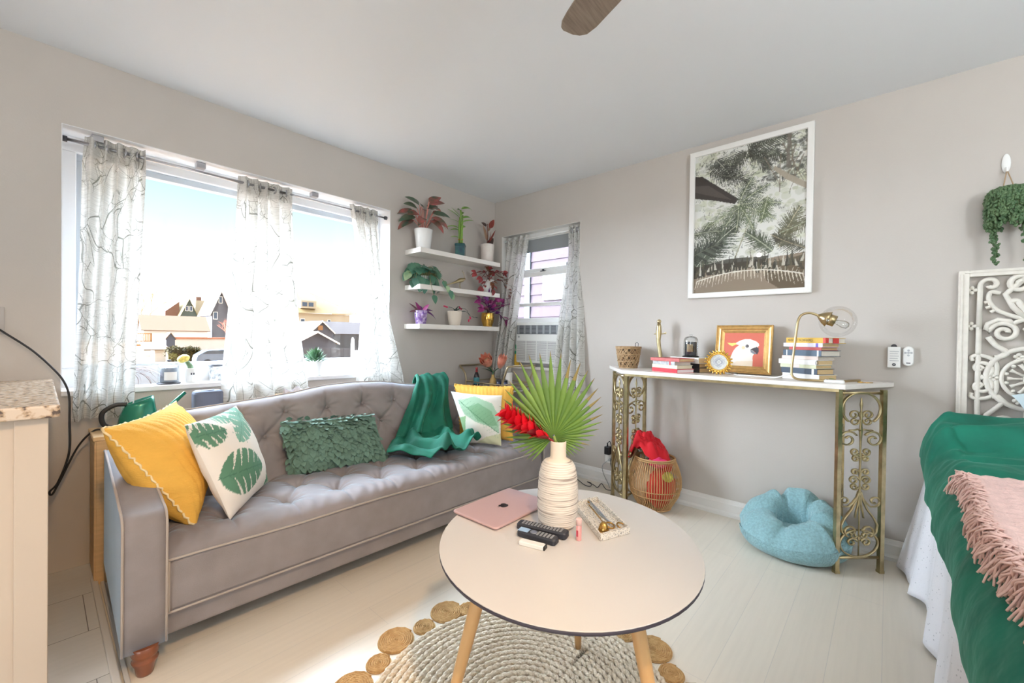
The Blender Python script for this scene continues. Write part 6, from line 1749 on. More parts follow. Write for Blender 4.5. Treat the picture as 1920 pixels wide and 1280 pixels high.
# sunburst frame
sf = thing('sunburst_frame', 'small gold sunburst picture frame leaning before the cockatoo painting', 'picture frame', (-0.235, -2.135, CZ))
cc = V(-0.235, -2.135, CZ + 0.075); fx = V(-1, -0.25, 0.12).normalized(); uu = V(0.25, -1, 0).normalized(); vv = uu.cross(fx); vv = -vv if vv.z < 0 else vv
mb = MB()
mb.lathe([(0.048, -0.005), (0.056, -0.002), (0.057, 0.004), (0.052, 0.008), (0.047, 0.006), (0.046, 0.001)], cc, 40, axis=fx)
mb.build('ring', GOLD, sf, W=True)
mb = MB()
for k in range(22):
    t = 2 * math.pi * k / 22; d = uu * math.cos(t) + vv * math.sin(t); s_ = fx.cross(d)
    mb.ell(cc + d * 0.064, (0.0145, 0.0062, 0.005), 10, 8, Matrix((d, s_, fx)).transposed())
    t += math.pi / 22; d = uu * math.cos(t) + vv * math.sin(t); s_ = fx.cross(d); mb.ell(cc + d * 0.056 + fx * 0.004, (0.010, 0.005, 0.004), 8, 6, Matrix((d, s_, fx)).transposed())
mb.build('rays', GOLD, sf, W=True)
cv = Canvas(60, 60, (206, 208, 206)); rr = random.Random(3)
for r_, cl in ((28, (214, 216, 212)), (20, (196, 198, 202)), (12, (150, 150, 160)), (9, (206, 208, 206)), (5, (190, 192, 190))): cv.disc((30, 30), r_, cl)
for k in range(120):
    t = rr.uniform(0, 6.28); q = rr.uniform(13, 26); cv.disc((30 + q * math.cos(t), 30 + q * math.sin(t)), 1.0, (160, 164, 166), 0.8)
mb = MB(); cols = []
for j in range(31):
    for i in range(31):
        u, v = i / 15 - 1, j / 15 - 1; L = math.hypot(u, v); k = max(abs(u), abs(v)) / L if L > 0 else 1
        mb.v.append(tuple(cc + fx * 0.0015 + (uu * u + vv * v) * k * 0.048)); cols.append(cv.sample((i + .5) / 31.5, (j + .5) / 31.5))
for j in range(30):
    for i in range(30): mb.face((j * 31 + i, j * 31 + i + 1, j * 31 + 32 + i, j * 31 + 31 + i))
mb.col = cols; mb.build('insert', Mcol('sunburst_insert', 0.3), sf, W=True)
MB().tube([cc - fx * 0.004 - vv * 0.02, V(cc.x + 0.045, cc.y + 0.01, CZ + 0.002)], 0.003, 6).build('strut', BRASS, sf, W=True)


def framed(root, o, ux, uz, w, h, levels, mat, name='frame'):
    """mitred moulding: levels [(inset, height)] around a w x h picture; o = centre"""
    nrm = uz.cross(ux); nrm = -nrm if nrm.x > 0 else nrm
    mb = MB(); rings = []
    for ins, hh in levels:
        a, c = w / 2 - ins, h / 2 - ins
        rings.append(mb.add([o + ux * (sx * a) + uz * (sz * c) + nrm * hh for sx, sz in ((-1, -1), (1, -1), (1, 1), (-1, 1))]))
    for r0, r1 in zip(rings, rings[1:]):
        for i in range(4): mb.face((r0 + i, r0 + (i + 1) % 4, r1 + (i + 1) % 4, r1 + i), False)
    f = mb.build(name, mat, root, W=True)
    mb = MB(); mb.prism([o + ux * (sx * (w / 2 - 0.002)) + uz * (sz * (h / 2 - 0.002)) for sx, sz in ((-1, -1), (1, -1), (1, 1), (-1, 1))], nrm * 0.003); mb.build('backing', BRASS if mat is GILT else WHITE, root, W=True)
    return nrm


def printed(root, name, mat, o, ux, uz, w, h, cv, nx, ny):
    mb = MB(); cols = []
    for j in range(ny + 1):
        for i in range(nx + 1):
            mb.v.append(tuple(o + ux * (w * (i / nx - 0.5)) + uz * (h * (j / ny - 0.5)))); cols.append(cv.sample(i / nx, j / ny))
    for j in range(ny):
        for i in range(nx): mb.face((j * (nx + 1) + i, j * (nx + 1) + i + 1, (j + 1) * (nx + 1) + i + 1, (j + 1) * (nx + 1) + i), False)
    mb.col = cols; return mb.build(name, mat, root, W=True)


# cockatoo painting leaning on the wall
W_, H_ = 0.315, 0.300
pf = thing('cockatoo_painting', 'gold framed painting of a white cockatoo on coral leaning on console', 'painting', (-0.09, -2.228, CZ))
ux = V(0.0, -1, 0); uz = V(0.17, 0, 1).normalized(); o = V(-0.085, -2.228, CZ + 0.004) + uz * (H_ / 2)
nrm = framed(pf, o, ux, uz, W_, H_, [(0, 0), (0, 0.022), (0.006, 0.026), (0.010, 0.020), (0.018, 0.017), (0.026, 0.020), (0.030, 0.013), (0.036, 0.012), (0.042, 0.008), (0.048, 0.004)], GILT)
cv = Canvas(146, 132, (212, 112, 92))
X_ = lambda x: (x - 335) / 740 * 146
Y_ = lambda y: (y - 310) / 660 * 132
P_ = lambda L: [(X_(x), Y_(y)) for x, y in L]
cv.poly(P_([(385, 505), (480, 512), (560, 505), (640, 520), (600, 545), (555, 548), (490, 578), (440, 555)]), (232, 216, 120))
cv.poly(P_([(430, 970), (452, 880), (478, 790), (510, 690), (560, 610), (620, 555), (580, 545), (560, 505), (600, 485), (660, 452), (740, 430), (820, 428), (880, 455), (940, 478), (985, 515), (992, 560), (960, 590), (900, 640), (905, 730), (885, 770), (888, 850), (892, 970)]), (238, 232, 222))
cv.poly(P_([(450, 970), (600, 880), (890, 860), (892, 970)]), (234, 214, 186), 0.7)
cv.disc((X_(705), Y_(605)), 7, (232, 208, 160), 0.8)
cv.disc((X_(775), Y_(572)), 6, (60, 54, 56)); cv.disc((X_(770), Y_(568)), 2, (150, 140, 150))
cv.poly(P_([(835, 640), (880, 612), (950, 578), (985, 610), (990, 670), (965, 738), (930, 690), (880, 660)]), (74, 68, 72)); cv.poly(P_([(835, 640), (880, 665), (940, 700), (955, 735), (890, 722), (845, 690)]), (128, 134, 142))
printed(pf, 'canvas', Mcol('cockatoo_paint', 0.55), o + nrm * 0.005, ux, uz, W_ - 0.094, H_ - 0.094, cv, 146, 132)

# right stack of books
gr = 'books in the tall right stack on the console'
YC = M('yellow_cover', (222, 180, 74), 0.55); LIL = M('lilac_white_cover', (226, 222, 240), 0.5); CORC = M('coral_red_cover', (206, 92, 86), 0.55); SLATE = M('slate_cover', (76, 94, 112), 0.5); NAVY = M('navy_cover', (56, 70, 88), 0.5); BLUS = M('blush_cover', (226, 208, 200), 0.6); VIO = M('violet_band', (110, 90, 190), 0.5); REDB = M('red_band', (214, 64, 62), 0.5); GREENB = M('green_bookmark', (120, 176, 120), 0.6); INK = M('dark_ink', (70, 54, 36), 0.6); INKW = M('white_ink', (230, 232, 232), 0.6); OLV = M('olive_cover', (206, 206, 176), 0.6)
z = CZ; a = R(-30)
specs = [('white paperback at the very bottom of the right book stack', (0.205, 0.135, 0.030), WHC, PAPER, 0.0, 0.0, 0, None, None, None),
         ('dark navy paperback second from bottom of right book stack', (0.200, 0.130, 0.028), NAVY, PAPER, 0.0, 0.010, 1, None, None, [(-0.42, -0.36, INKW)]),
         ('olive and blush paperback third from bottom of right stack', (0.195, 0.130, 0.018), OLV, PAPER, -0.002, 0.016, 3, None, None, [(-0.05, 0.12, BLUS)]),
         ('thick white paperback in the middle of right stack with ring', (0.210, 0.130, 0.024), WHC, PAPER, -0.004, 0.018, 2, None, None, None),
         ('thin white booklet below the slate hardback in right stack', (0.205, 0.125, 0.018), BLUS, PAPERW, 0.002, 0.008, 0, None, None, None),
         ('slate blue hardback with pale spine lettering in right stack', (0.215, 0.140, 0.029), SLATE, PAPERW, 0.004, -0.006, -1, None, None, [(-0.44, -0.40, INKW), (0.38, 0.41, INKW)]),
         ('thin coral paperback on top of the slate blue hardback', (0.175, 0.130, 0.015), CORC, PAPER, 0.010, -0.014, 2, None, None, None),
         ('slim white and violet paperback second from top of stack', (0.215, 0.130, 0.019), LIL, PAPER, 0.006, -0.004, 1, None, None, [(-0.40, -0.34, VIO)]),
         ('yellow paperback with black title on top of right stack', (0.225, 0.140, 0.027), YC, PAPERW, 0.012, -0.022, -2, 'NEVER SPLIT THE DIFFERENCE', INK, [(-0.5, -0.44, REDB)])]
for lb_, sz, cov, pg, dx, dy, da, ti, tc_, bd_ in specs:
    sz = (sz[0], sz[1], sz[2] * 1.07)
    bk_ = book(lb_, (-0.165 + dx, -2.578 + dy, z), sz, a + R(da), cov, pg, gr, ti, tc_, bd_)
    if 'thick white' in lb_:
        MB().tube([(-0.066 + 0.0, -0.106 - 0.006 * math.sin(t), 0.012 + 0.010 * math.cos(t)) for t in np.linspace(0, 6.28, 16, endpoint=False)], 0.0014, 6, closed=True).build('ring_mark', DKC, bk_)
    if 'very bottom' in lb_: MB().box((0.01, -0.115, 0.012), (0.03, -0.100, 0.0135)).build('bookmark', GREENB, bk_)
    if 'yellow' in lb_: MB().box((-0.02, -0.1135, -0.0002), (0.02, -0.1125, 0.0272)).build('ribbon', REDB, bk_)
    z += sz[2] + 0.0006
# desk lamp: brass tube base, clear globe
BRL = M('brushed_brass', (186, 166, 126), 0.3, 1.0)
dl = thing('desk_lamp', 'brass desk lamp with clear glass globe in front of books', 'lamp', (-0.30, -2.60, CZ))
t_ = 0.0062; zb = CZ + t_
pth = [(-0.10, -2.79, zb), (-0.16, -2.76, zb), (-0.26, -2.715, zb), (-0.29, -2.68, zb), (-0.298, -2.60, zb), (-0.296, -2.55, zb), (-0.292, -2.522, zb + 0.012), (-0.288, -2.514, zb + 0.045), (-0.281, -2.522, zb + 0.15), (-0.273, -2.531, zb + 0.26), (-0.268, -2.538, zb + 0.315), (-0.262, -2.552, zb + 0.342), (-0.252, -2.580, zb + 0.352), (-0.244, -2.607, zb + 0.345), (-0.238, -2.625, zb + 0.335)]
MB().tube(bez(pth, 6), t_, 10).build('stem', BRL, dl, W=True)
ax = V(0.10, -0.85, -0.38).normalized(); hc = V(-0.238, -2.622, zb + 0.337)
MB().lathe([(0.006, -0.004), (0.018, 0.008), (0.031, 0.026), (0.041, 0.048), (0.039, 0.048), (0.029, 0.028)], hc, 28, axis=ax).build('shade_cup', BRL, dl, W=True)
MB().lathe([(0.024, 0.030), (0.029, 0.032), (0.029, 0.076), (0.025, 0.078)], hc, 24, axis=ax).build('socket', BRL, dl, W=True)
bc_ = hc + ax * 0.105
MB().lathe([(0.010, -0.03), (0.014, -0.012), (0.020, 0.010), (0.016, 0.028), (0.0, 0.034)], bc_, 18, axis=ax).build('bulb', CLEAR, dl, W=True)
gc_ = hc + ax * 0.088 + V(0, 0, 0.004)
MB().ell(gc_, (0.080, 0.080, 0.080), 40, 24).build('glass_globe', Mglass('globe_glass', (0.985, 0.98, 0.975), 0.008, 0.0, 0.28), dl, W=True)
sd = thing('white_fob', 'small white oval fob lying by the desk lamp base', 'fob', (-0.325, -2.70, CZ))
mb = MB(); rsolid(mb, 0.085, 0.030, 0.014, [(-0.004, 0), (0, 0.004), (0, 0.012), (-0.005, 0.017)], (0, 0, 0), rotz(R(-80))); mb.build('fob_body', WHITEG, sd)
MB().lathe([(0.003, 0.0), (0.003, 0.002)], (-0.012, 0.028, 0.0165), 10).build('button', DKGREY, sd)
ky = thing('brass_clip', 'tiny brass clip lying at the end of the lamp base', 'clip', (-0.19, -2.795, CZ))
mb = MB(); mb.tube([(0.014 * math.cos(t), 0.010 * math.sin(t), 0.004) for t in np.linspace(0, 6.28, 16, endpoint=False)], 0.003, 6, closed=True); mb.tube([(0.0, -0.01, 0.003), (0.01, -0.05, 0.003)], 0.002, 6); mb.build('clip_body', GOLD, ky)
pts = bez([(-0.05, -2.10, CZ + 0.004), (-0.17, -2.185, CZ + 0.004), (-0.22, -2.24, CZ + 0.004), (-0.23, -2.33, CZ + 0.004), (-0.235, -2.40, CZ + 0.004), (-0.24, -2.44, CZ + 0.006), (-0.27, -2.515, CZ + 0.035)], 8)
mb = MB(); mb.tube(pts, 0.0036, 8); wc_ = tag(mb.build('lamp_cord', WHITEG, None), 'white lamp cord trailing along the console before the cockatoo painting', 'cord')
MB().lathe([(0.010, -0.02), (0.011, 0), (0.009, 0.03)], tuple(Vector((-0.19, -2.20, CZ + 0.008)) - wc_.location), 12, axis=(-0.3, -1, 0)).build('inline_switch', CLEAR, wc_)

# ---------------------------------------------------------------- palm poster
ps = thing('palm_poster', 'large white framed photograph of palm fronds hanging above the console', 'framed picture', (-0.01, -2.215, 1.413))
PW, PH = 0.692, 0.982; ux = V(0, -1, 0); uz = V(0, 0, 1); o = V(-0.002, -2.219, 1.413 + PH / 2)
nrm = framed(ps, o, ux, uz, PW, PH, [(0, 0), (0, 0.026), (0.004, 0.028), (0.030, 0.028), (0.033, 0.025), (0.033, 0.012)], WHITE)
cv = Canvas(300, 440, (232, 232, 226)); rr = random.Random(77)
# soft far foliage
for k in range(420):
    x, y = rr.uniform(0, 300), rr.uniform(0, 350); r = rr.uniform(3, 15)
    edge = min(x, 300 - x) < 70 or y < 120
    if not edge and rr.random() < 0.55: continue
    cv.disc((x, y), r, rr.choice([(196, 202, 160), (176, 184, 140), (150, 158, 118), (214, 216, 190), (120, 126, 100)]), rr.uniform(0.15, 0.45), r * rr.uniform(0.4, 1))
for k in range(900):
    x, y = rr.uniform(0, 300), rr.uniform(0, 140) if rr.random() < 0.75 else rr.uniform(0, 330); L = rr.uniform(5, 20); t = rr.uniform(0, 6.28)
    if 110 < x < 230 and 150 < y < 300: continue
    cv.line((x, y), (x + L * math.cos(t), y + L * math.sin(t)), rr.uniform(1.5, 4), rr.choice([(70, 74, 64), (52, 54, 48), (96, 102, 84), (206, 210, 190), (236, 236, 230)]), rr.uniform(0.4, 0.85), 0.4)
for k in range(170):
    x, y = rr.uniform(190, 300), rr.uniform(0, 130); cv.disc((x, y), rr.uniform(2, 8), rr.choice([(60, 62, 54), (84, 86, 74), (150, 154, 136), (60, 56, 50)]), 0.6, rr.uniform(2, 6))


def frond(c, p, ang, L, W, n, col, sag=0.4, dense=1.6, rib=(176, 182, 156), lean=0.10):
    x, y = p; pts = []
    for k in range(n + 1):
        a = ang + sag * (k / n) ** 1.5; pts.append((x, y)); x += L / n * math.cos(a); y += L / n * math.sin(a)
    for k in range(1, n):
        t = k / n; a = math.atan2(pts[k + 1][1] - pts[k - 1][1], pts[k + 1][0] - pts[k - 1][0]); w = W * (math.sin(math.pi * min(1, t * 0.90 + 0.14)) ** 0.7) * rr.uniform(0.85, 1.1)
        for s_ in (1, -1):
            b_ = a + s_ * (1.1 - 0.45 * t) + rr.uniform(-.06, .06); q = (pts[k][0] + w * math.cos(b_), pts[k][1] + w * math.sin(b_) + w * lean)
            d_ = rr.choice((0, 0, 18, 34, -12)); c.line(pts[k], q, dense * rr.uniform(1.3, 2.2), tuple(max(0, min(255, v + d_)) for v in col), 0.95, 0.5)
    for k in range(n): c.line(pts[k], pts[k + 1], 2.0, rib, 0.95)


for a, L, W in ((0.35, 120, 36), (0.75, 100, 30), (-0.25, 120, 34), (-0.75, 110, 34), (2.3, 100, 34), (2.8, 120, 34)): frond(cv, (150, 20), a, L, W, 20, (66, 68, 58), 0.3, 2.4, (96, 98, 84))
frond(cv, (60, 20), 0.9, 90, 34, 18, (60, 62, 54), 0.2, 2.2, (190, 190, 176)); frond(cv, (40, 60), 0.35, 130, 40, 24, (56, 58, 50), 0.2, 2.2, (120, 120, 108))
cv.poly([(0, 62), (22, 66), (70, 108), (128, 158), (118, 172), (60, 150), (0, 132)], (62, 54, 50), 1); cv.poly([(0, 92), (40, 98), (110, 158), (60, 138), (0, 112)], (96, 86, 80), 0.7)
for a, L, W in ((2.5, 120, 34), (2.05, 110, 34), (1.55, 90, 26), (1.0, 100, 28), (0.45, 120, 34), (0.05, 120, 30), (-0.6, 100, 28), (-1.2, 90, 28)):
    frond(cv, (128, 176), a, L, W, 22, rr.choice([(100, 112, 84), (120, 130, 100), (84, 94, 74)]), 0.3, 2.0, (206, 210, 180))
frond(cv, (205, 165), 1.75, 80, 28, 18, (92, 104, 70), 0.1, 2.0, (196, 200, 170))
for k in range(7): cv.line((rr.uniform(190, 300), rr.uniform(10, 70)), (rr.uniform(210, 300), rr.uniform(100, 170)), 3.4, (128, 116, 100), 0.8, 1.5)
cv.poly([(222, 82), (255, 112), (300, 148), (300, 166), (250, 128), (218, 92)], (176, 164, 146), 0.95); cv.poly([(252, 0), (262, 0), (258, 60), (262, 95), (250, 95), (250, 50)], (120, 112, 102), 0.9)
frond(cv, (-6, 372), -0.92, 190, 70, 34, (72, 82, 66), 0.32, 3.2, (212, 214, 196)); frond(cv, (-20, 330), -0.55, 120, 58, 24, (58, 64, 54), 0.5, 3.0, (110, 114, 96)); frond(cv, (-10, 250), -0.15, 95, 40, 20, (82, 88, 72), 0.4, 2.4)
frond(cv, (222, 330), -2.35, 105, 40, 24, (74, 84, 62), -0.15, 2.8, (200, 204, 180)); frond(cv, (236, 320), -1.25, 125, 42, 26, (96, 96, 72), 0.3, 2.8, (206, 196, 166)); frond(cv, (300, 330), 3.6, 100, 36, 22, (78, 76, 60), 0.2, 2.6, (160, 150, 124)); frond(cv, (310, 250), 2.7, 80, 34, 18, (110, 108, 84), 0.2, 2.4)
cv.line((112, 362), (168, 205), 4.5, (168, 166, 140), 0.95, 2)
# ground of the picture: dark band and brown earth
cv.poly([(0, 356), (80, 350), (150, 352), (300, 340), (300, 440), (0, 440)], (130, 106, 78), 0.85); cv.poly([(30, 350), (100, 338), (210, 340), (190, 366), (100, 382), (40, 384)], (54, 50, 40), 0.9)
cv.poly([(195, 366), (300, 346), (300, 440), (240, 440), (205, 412)], (96, 82, 62), 0.85); cv.poly([(0, 352), (36, 356), (34, 388), (0, 392)], (46, 46, 38), 0.9)
for k in range(90):
    x = rr.uniform(0, 300); h = rr.uniform(16, 46); y = 378 + rr.uniform(-14, 10)
    cv.poly([(x - 4, y), (x + rr.uniform(-8, 8), y - h), (x + 4, y)], rr.choice([(70, 68, 54), (52, 52, 42), (96, 90, 70), (214, 210, 196)]), 0.85)
for k in range(34):
    x = 10 + k * 8.6; y = 392 - 14 * math.sin(math.pi * k / 33) + 0.03 * (k - 17) ** 2
    cv.line((x, y), (x - 8 + k * 0.5, y + rr.uniform(22, 40)), 3.2, (230, 222, 204), 0.9, 0.5); cv.line((x, y), (x + rr.uniform(-3, 8), y - 14), 2.4, (210, 202, 182), 0.8, 0.5)
    if k: cv.line(pv, (x, y), 3.2, (238, 234, 222), 0.95)
    pv = (x, y)
printed(ps, 'print', Mcol('palm_print', 0.35, coat=0.0), o + nrm * 0.013, ux, uz, PW - 0.064, PH - 0.064, cv, 220, 320)
mb = MB(); mb.prism([o + nrm * 0.0165 + ux * (sx * (PW / 2 - 0.033)) + uz * (sz * (PH / 2 - 0.033)) for sx, sz in ((-1, -1), (1, -1), (1, 1), (-1, 1))], nrm * 0.001); mb.build('glazing', Mglass('picture_glass', (1, 1, 1), 0.012, 0.0, 0.3), ps, W=True)

# ---------------------------------------------------------------- wall remotes, hook, hanging plant
rm = thing('fan_remote', 'white rectangular wall remote beside the rounded remote', 'remote control', (0, -2.922, 1.0))
mb = MB(); mb.box((-0.022, -2.947, 1.002), (-0.001, -2.896, 1.110)); mb.build('cradle', WHITEG, rm, W=True, bevel=0.003)
mb = MB()
for i in range(5): mb.box((-0.0235, -2.940 + 0.004 * (i % 2), 1.085 - i * 0.012), (-0.0215, -2.905, 1.088 - i * 0.012))
mb.build('key_legend', M('legend_grey', (186, 188, 192), 0.5), rm, W=True)
MB().lathe([(0.0075, 0), (0.0075, 0.0015), (0.0055, 0.0015)], (-0.022, -2.922, 1.018), 18, axis=(-1, 0, 0)).build('emblem_ring', DKGREY, rm, W=True)
text('GE', 'emblem_text', WHITEG, rm, (-0.0238, 0.0, 0.018), (R(90), 0, R(-90)), 0.007)
MB().lathe([(0.010, 0), (0.012, 0.004), (0.008, 0.007)], (-0.002, -2.921, 1.112), 16, axis=(-1, 0, 0)).build('magnet', DKC, rm, W=True)
rm = thing('wall_remote', 'rounded white remote in wall holder right of rectangular remote', 'remote control', (0, -2.975, 1.0))
mb = MB(); rsolid(mb, 0.042, 0.100, 0.020, [(0, 0.0), (0, 0.018), (-0.004, 0.023)], (0, 0, 0), rotz(0))
RM = Matrix(((0, 0, -1), (1, 0, 0), (0, 1, 0))); mb.v = [tuple(RM @ Vector(v) + V(-0.001, -2.976, 1.063)) for v in mb.v]; mb.f = [f_[::-1] for f_ in mb.f]; mb.build('remote_body', WHITEG, rm, W=True)
GK = M('grey_key', (186, 188, 192), 0.5)
for dy, dz in ((0, 0.030), (0, 0.005), (-0.011, 0.018), (0.011, 0.018), (0, 0.018)): MB().lathe([(0.005, 0), (0.005, 0.002), (0.003, 0.0025)], (-0.0235, -2.976 + dy, 1.063 + dz), 14, axis=(-1, 0, 0)).build('key', GK, rm, W=True)
B((-0.0262, -2.984, 1.026), (-0.0235, -2.968, 1.031)).build('slot', DKGREY, rm, W=True)
hk = thing('wall_hook', 'white adhesive oval hook high on wall at right edge', 'hook', (0, -3.291, 1.92))
mb = MB(); mb.ell((-0.004, -3.291, 1.965), (0.006, 0.015, 0.044), 18, 12); mb.build('hook_plate', WHITEG, hk, W=True)
MB().tube(bez([(-0.008, -3.291, 1.945), (-0.012, -3.291, 1.925), (-0.026, -3.291, 1.922), (-0.030, -3.291, 1.940)], 6), 0.005, 10).build('hook_arm', WHITEG, hk, W=True)
hp = thing('hanging_plant', 'string-of-pearls hanging plant on twine below the white hook', 'plant', (-0.06, -3.29, 1.62))
TW = M('jute_twine', (176, 150, 118), 0.9); mb = MB()
mb.tube([(-0.027, -3.291, 1.928), (-0.05, -3.272, 1.80)], 0.0022, 6); mb.tube([(-0.027, -3.291, 1.928), (-0.05, -3.322, 1.80)], 0.0022, 6); mb.build('twine', TW, hp, W=True)
mb = MB(); mb.lathe([(0.030, 0.0), (0.050, 0.015), (0.060, 0.06), (0.057, 0.06), (0.047, 0.018)], (-0.065, -3.295, 1.735), 26, cap0=True, cap1=False); mb.build('pot', WHITEG, hp, W=True)
PRL = M('pearl_leaf', (66, 96, 62), 0.5, rgb2=(96, 122, 82), scale=40); mb = MB(); rr = random.Random(55)
def pearls(c):
    for i in range(1, len(c)):
        for k in range(2):
            q = c[i] + V(rr.uniform(-.007, .007), rr.uniform(-.009, .009), rr.uniform(-.003, .003)); d = V(rr.uniform(-1, 1), rr.uniform(-1, 1), -1.0)
            mb.ell(q, (0.004, 0.0065, 0.010), 6, 4, d.to_track_quat('Z', 'Y').to_matrix())
strands = []
for k in range(95):
    a = rr.uniform(0, 2 * math.pi); x, y = -0.068 + 0.052 * math.cos(a), -3.295 + 0.064 * math.sin(a)
    x = min(x, -0.02); L = rr.uniform(0.03, 0.14)
    strands.append(bez([(-0.065, -3.295, 1.80), ((x - .065) / 2, (y - 3.295) / 2, 1.83), (x, y, 1.80), (x - 0.006, y * 1.0 + 0.01 * math.cos(a), 1.79 - L)], int(4 + L * 36)))
for y, L in ((-3.250, 0.30), (-3.256, 0.27), (-3.345, 0.29), (-3.350, 0.25)):
    strands.append(bez([(-0.065, -3.295, 1.80), (-0.07, (y - 3.295) / 2, 1.83), (-0.075, y, 1.79), (-0.075, y + 0.005, 1.66), (-0.073, y - 0.004, 1.80 - L)], 11))
for s_ in strands: pearls(s_)
mb.build('pearls', PRL, hp, W=True)
mb = MB()
for s_ in strands: mb.tube(s_, 0.0012, 5)
mb.build('stems', M('pearl_stem', (92, 104, 70), 0.6), hp, W=True)

# ---------------------------------------------------------------- headboard
HB = M('distressed_white', (230, 224, 214), 0.7, var=0.06, scale=30)
hb = thing('headboard', 'carved white lattice headboard with scrolls and medallion behind the bed', 'headboard', (-0.025, -3.87, 0.3))
y0h, y1h, zt, zb_ = -3.146, -4.56, 1.478, 0.34
mb = MB(); fr = 0.036
for lo, hi in (((-0.034, y0h - fr, zb_), (-0.004, y0h, zt)), ((-0.034, y1h, zb_), (-0.004, y1h + fr, zt)), ((-0.034, y1h + fr, zt - 0.030), (-0.004, y0h - fr, zt)), ((-0.034, y1h + fr, zb_), (-0.004, y0h - fr, zb_ + 0.03))): mb.box(lo, hi)
mb.box((-0.038, y0h - 0.016, zb_ + 0.02), (-0.033, y0h - 0.006, zt - 0.016)); mb.box((-0.038, y1h + 0.02, zt - 0.014), (-0.033, y0h - 0.02, zt - 0.006))
for ym in (y0h - 0.472, y0h - 0.943): mb.box((-0.032, ym - 0.014, zb_ + 0.03), (-0.004, ym + 0.014, zt - 0.03))
mb.build('frame', HB, hb, W=True, bevel=0.003)


def carving(yL, s_=1):
    """one carved bay; px from the reference detail: u to the right from the bay's left edge, z height"""
    mb = MB(); yc = yL - 0.236

    def band(pts, r, flat=1.0):
        if len(pts) < 12: pts = [(q.x, q.y) for q in bez([(u, z, 0) for u, z in pts], 6)]
        for m_ in (1, -1): mb.tube([V(-0.018, yc + m_ * (0.236 - u), z) for u, z in pts], r, 8, flat=flat, up=V(1, 0, 0))

    def sp(c, r0, r1, a0, t): return spiral2(c, r0, r1, a0, t, 26)
    band([(0.070, 0.40), (0.070, 1.08)], 0.010); band([(0.070, 1.20), (0.072, 1.40)] + sp((0.104, 1.408), 0.032, 0.008, R(180), -0.9), 0.010); band([(0.070, 1.08), (0.070, 1.21)], 0.010)
    band(sp((0.196, 1.405), 0.040, 0.008, R(60), 1.35)[::-1] + [(0.150, 1.36), (0.175, 1.30), (0.215, 1.245)], 0.011)
    band([(0.215, 1.245), (0.17, 1.262), (0.125, 1.29), (0.100, 1.335), (0.105, 1.372), (0.135, 1.366)], 0.009)
    band([(0.100, 1.33), (0.085, 1.325)], 0.007); band([(0.104, 1.305), (0.09, 1.30)], 0.007); band([(0.118, 1.288), (0.105, 1.28)], 0.007)
    band(sp((0.150, 1.185), 0.010, 0.048, R(0), 1.5) + [(0.092, 1.20), (0.098, 1.225), (0.13, 1.245), (0.165, 1.238), (0.175, 1.222)], 0.010)
    band([(0.100, 1.165), (0.125, 1.125), (0.158, 1.095), (0.145, 1.075), (0.122, 1.070)], 0.011)
    band([(0.175, 1.225), (0.205, 1.240), (0.222, 1.215), (0.222, 1.13)], 0.010)
    for cz_, sg in ((1.015, 1), (0.935, -1)):
        band(sp((0.078, cz_), 0.045, 0.012, R(-90 * sg), 0.9 * sg), 0.009); band([(0.052, cz_ + 0.035 * sg), (0.05, cz_ + 0.055 * sg), (0.075, cz_ + 0.062 * sg), (0.11, cz_ + 0.05 * sg), (0.128, cz_ + 0.02 * sg), (0.128, cz_ - 0.03 * sg)], 0.009)
        band(sp((0.074, cz_), 0.012, 0.006, 0, 1.0), 0.008)
    band(sp((0.150, 0.765), 0.010, 0.048, R(0), -1.5) + [(0.092, 0.75), (0.10, 0.80), (0.13, 0.835), (0.155, 0.87), (0.135, 0.89), (0.115, 0.885)], 0.010)
    band(sp((0.150, 0.60), 0.010, 0.048, R(0), 1.5), 0.010); band([(0.222, 0.83), (0.222, 0.40)], 0.010)
    # medallion
    for r, w in ((0.140, 0.011), (0.093, 0.008)):
        mb.tube([V(-0.018, yc + r * math.cos(t), 0.975 + r * math.sin(t)) for t in np.linspace(0, 2 * math.pi, 48, endpoint=False)], w, 8, closed=True, up=V(1, 0, 0))
    for k in range(12):
        t = 2 * math.pi * k / 12; mb.tube([V(-0.018, yc + r * math.cos(t), 0.975 + r * math.sin(t)) for r in (0.030, 0.055, 0.075)], [0.006, 0.005, 0.010], 6); mb.ell((-0.02, yc + 0.080 * math.cos(t + .26), 0.975 + 0.080 * math.sin(t + .26)), (0.010, 0.008, 0.008), 8, 6)
    mb.tube([V(-0.018, yc + 0.022 * math.cos(t), 0.975 + 0.032 * math.sin(t)) for t in np.linspace(0, 2 * math.pi, 20, endpoint=False)], 0.007, 6, closed=True)
    # fleur at the top
    mb.ell((-0.018, yc, 1.27), (0.010, 0.030, 0.045), 16, 10); mb.ell((-0.018, yc, 1.40), (0.010, 0.022, 0.05), 16, 10); band([(0.236, 1.25), (0.20, 1.30), (0.185, 1.33), (0.165, 1.325)], 0.012)
    mb.build('carved_scrolls', HB, hb, W=True)
    mb = MB()
    def rosette(y, z, r=0.013):
        for k in range(4):
            t = k * math.pi / 2; mb.ell((-0.018, y + r * math.cos(t), z + r * math.sin(t)), (0.009, 0.0085, 0.0085), 8, 6)
        mb.tube([V(-0.018, y + 0.008 * math.cos(t), z + 0.008 * math.sin(t)) for t in np.linspace(0, 6.28, 12, endpoint=False)], 0.0045, 6, closed=True)
    for m_ in (1, -1):
        for z in (1.385, 1.215, 0.765, 0.56): rosette(yc + m_ * (0.236 - 0.045), z)
        for u, z in ((0.195, 1.075), (0.120, 0.975), (0.195, 0.875)): rosette(yc + m_ * (0.236 - u) , z, 0.010)
    rosette(yc + 0.012, 1.20)
    mb.build('rosettes', HB, hb, W=True)


for k in range(3): carving(y0h - k * 0.4713)

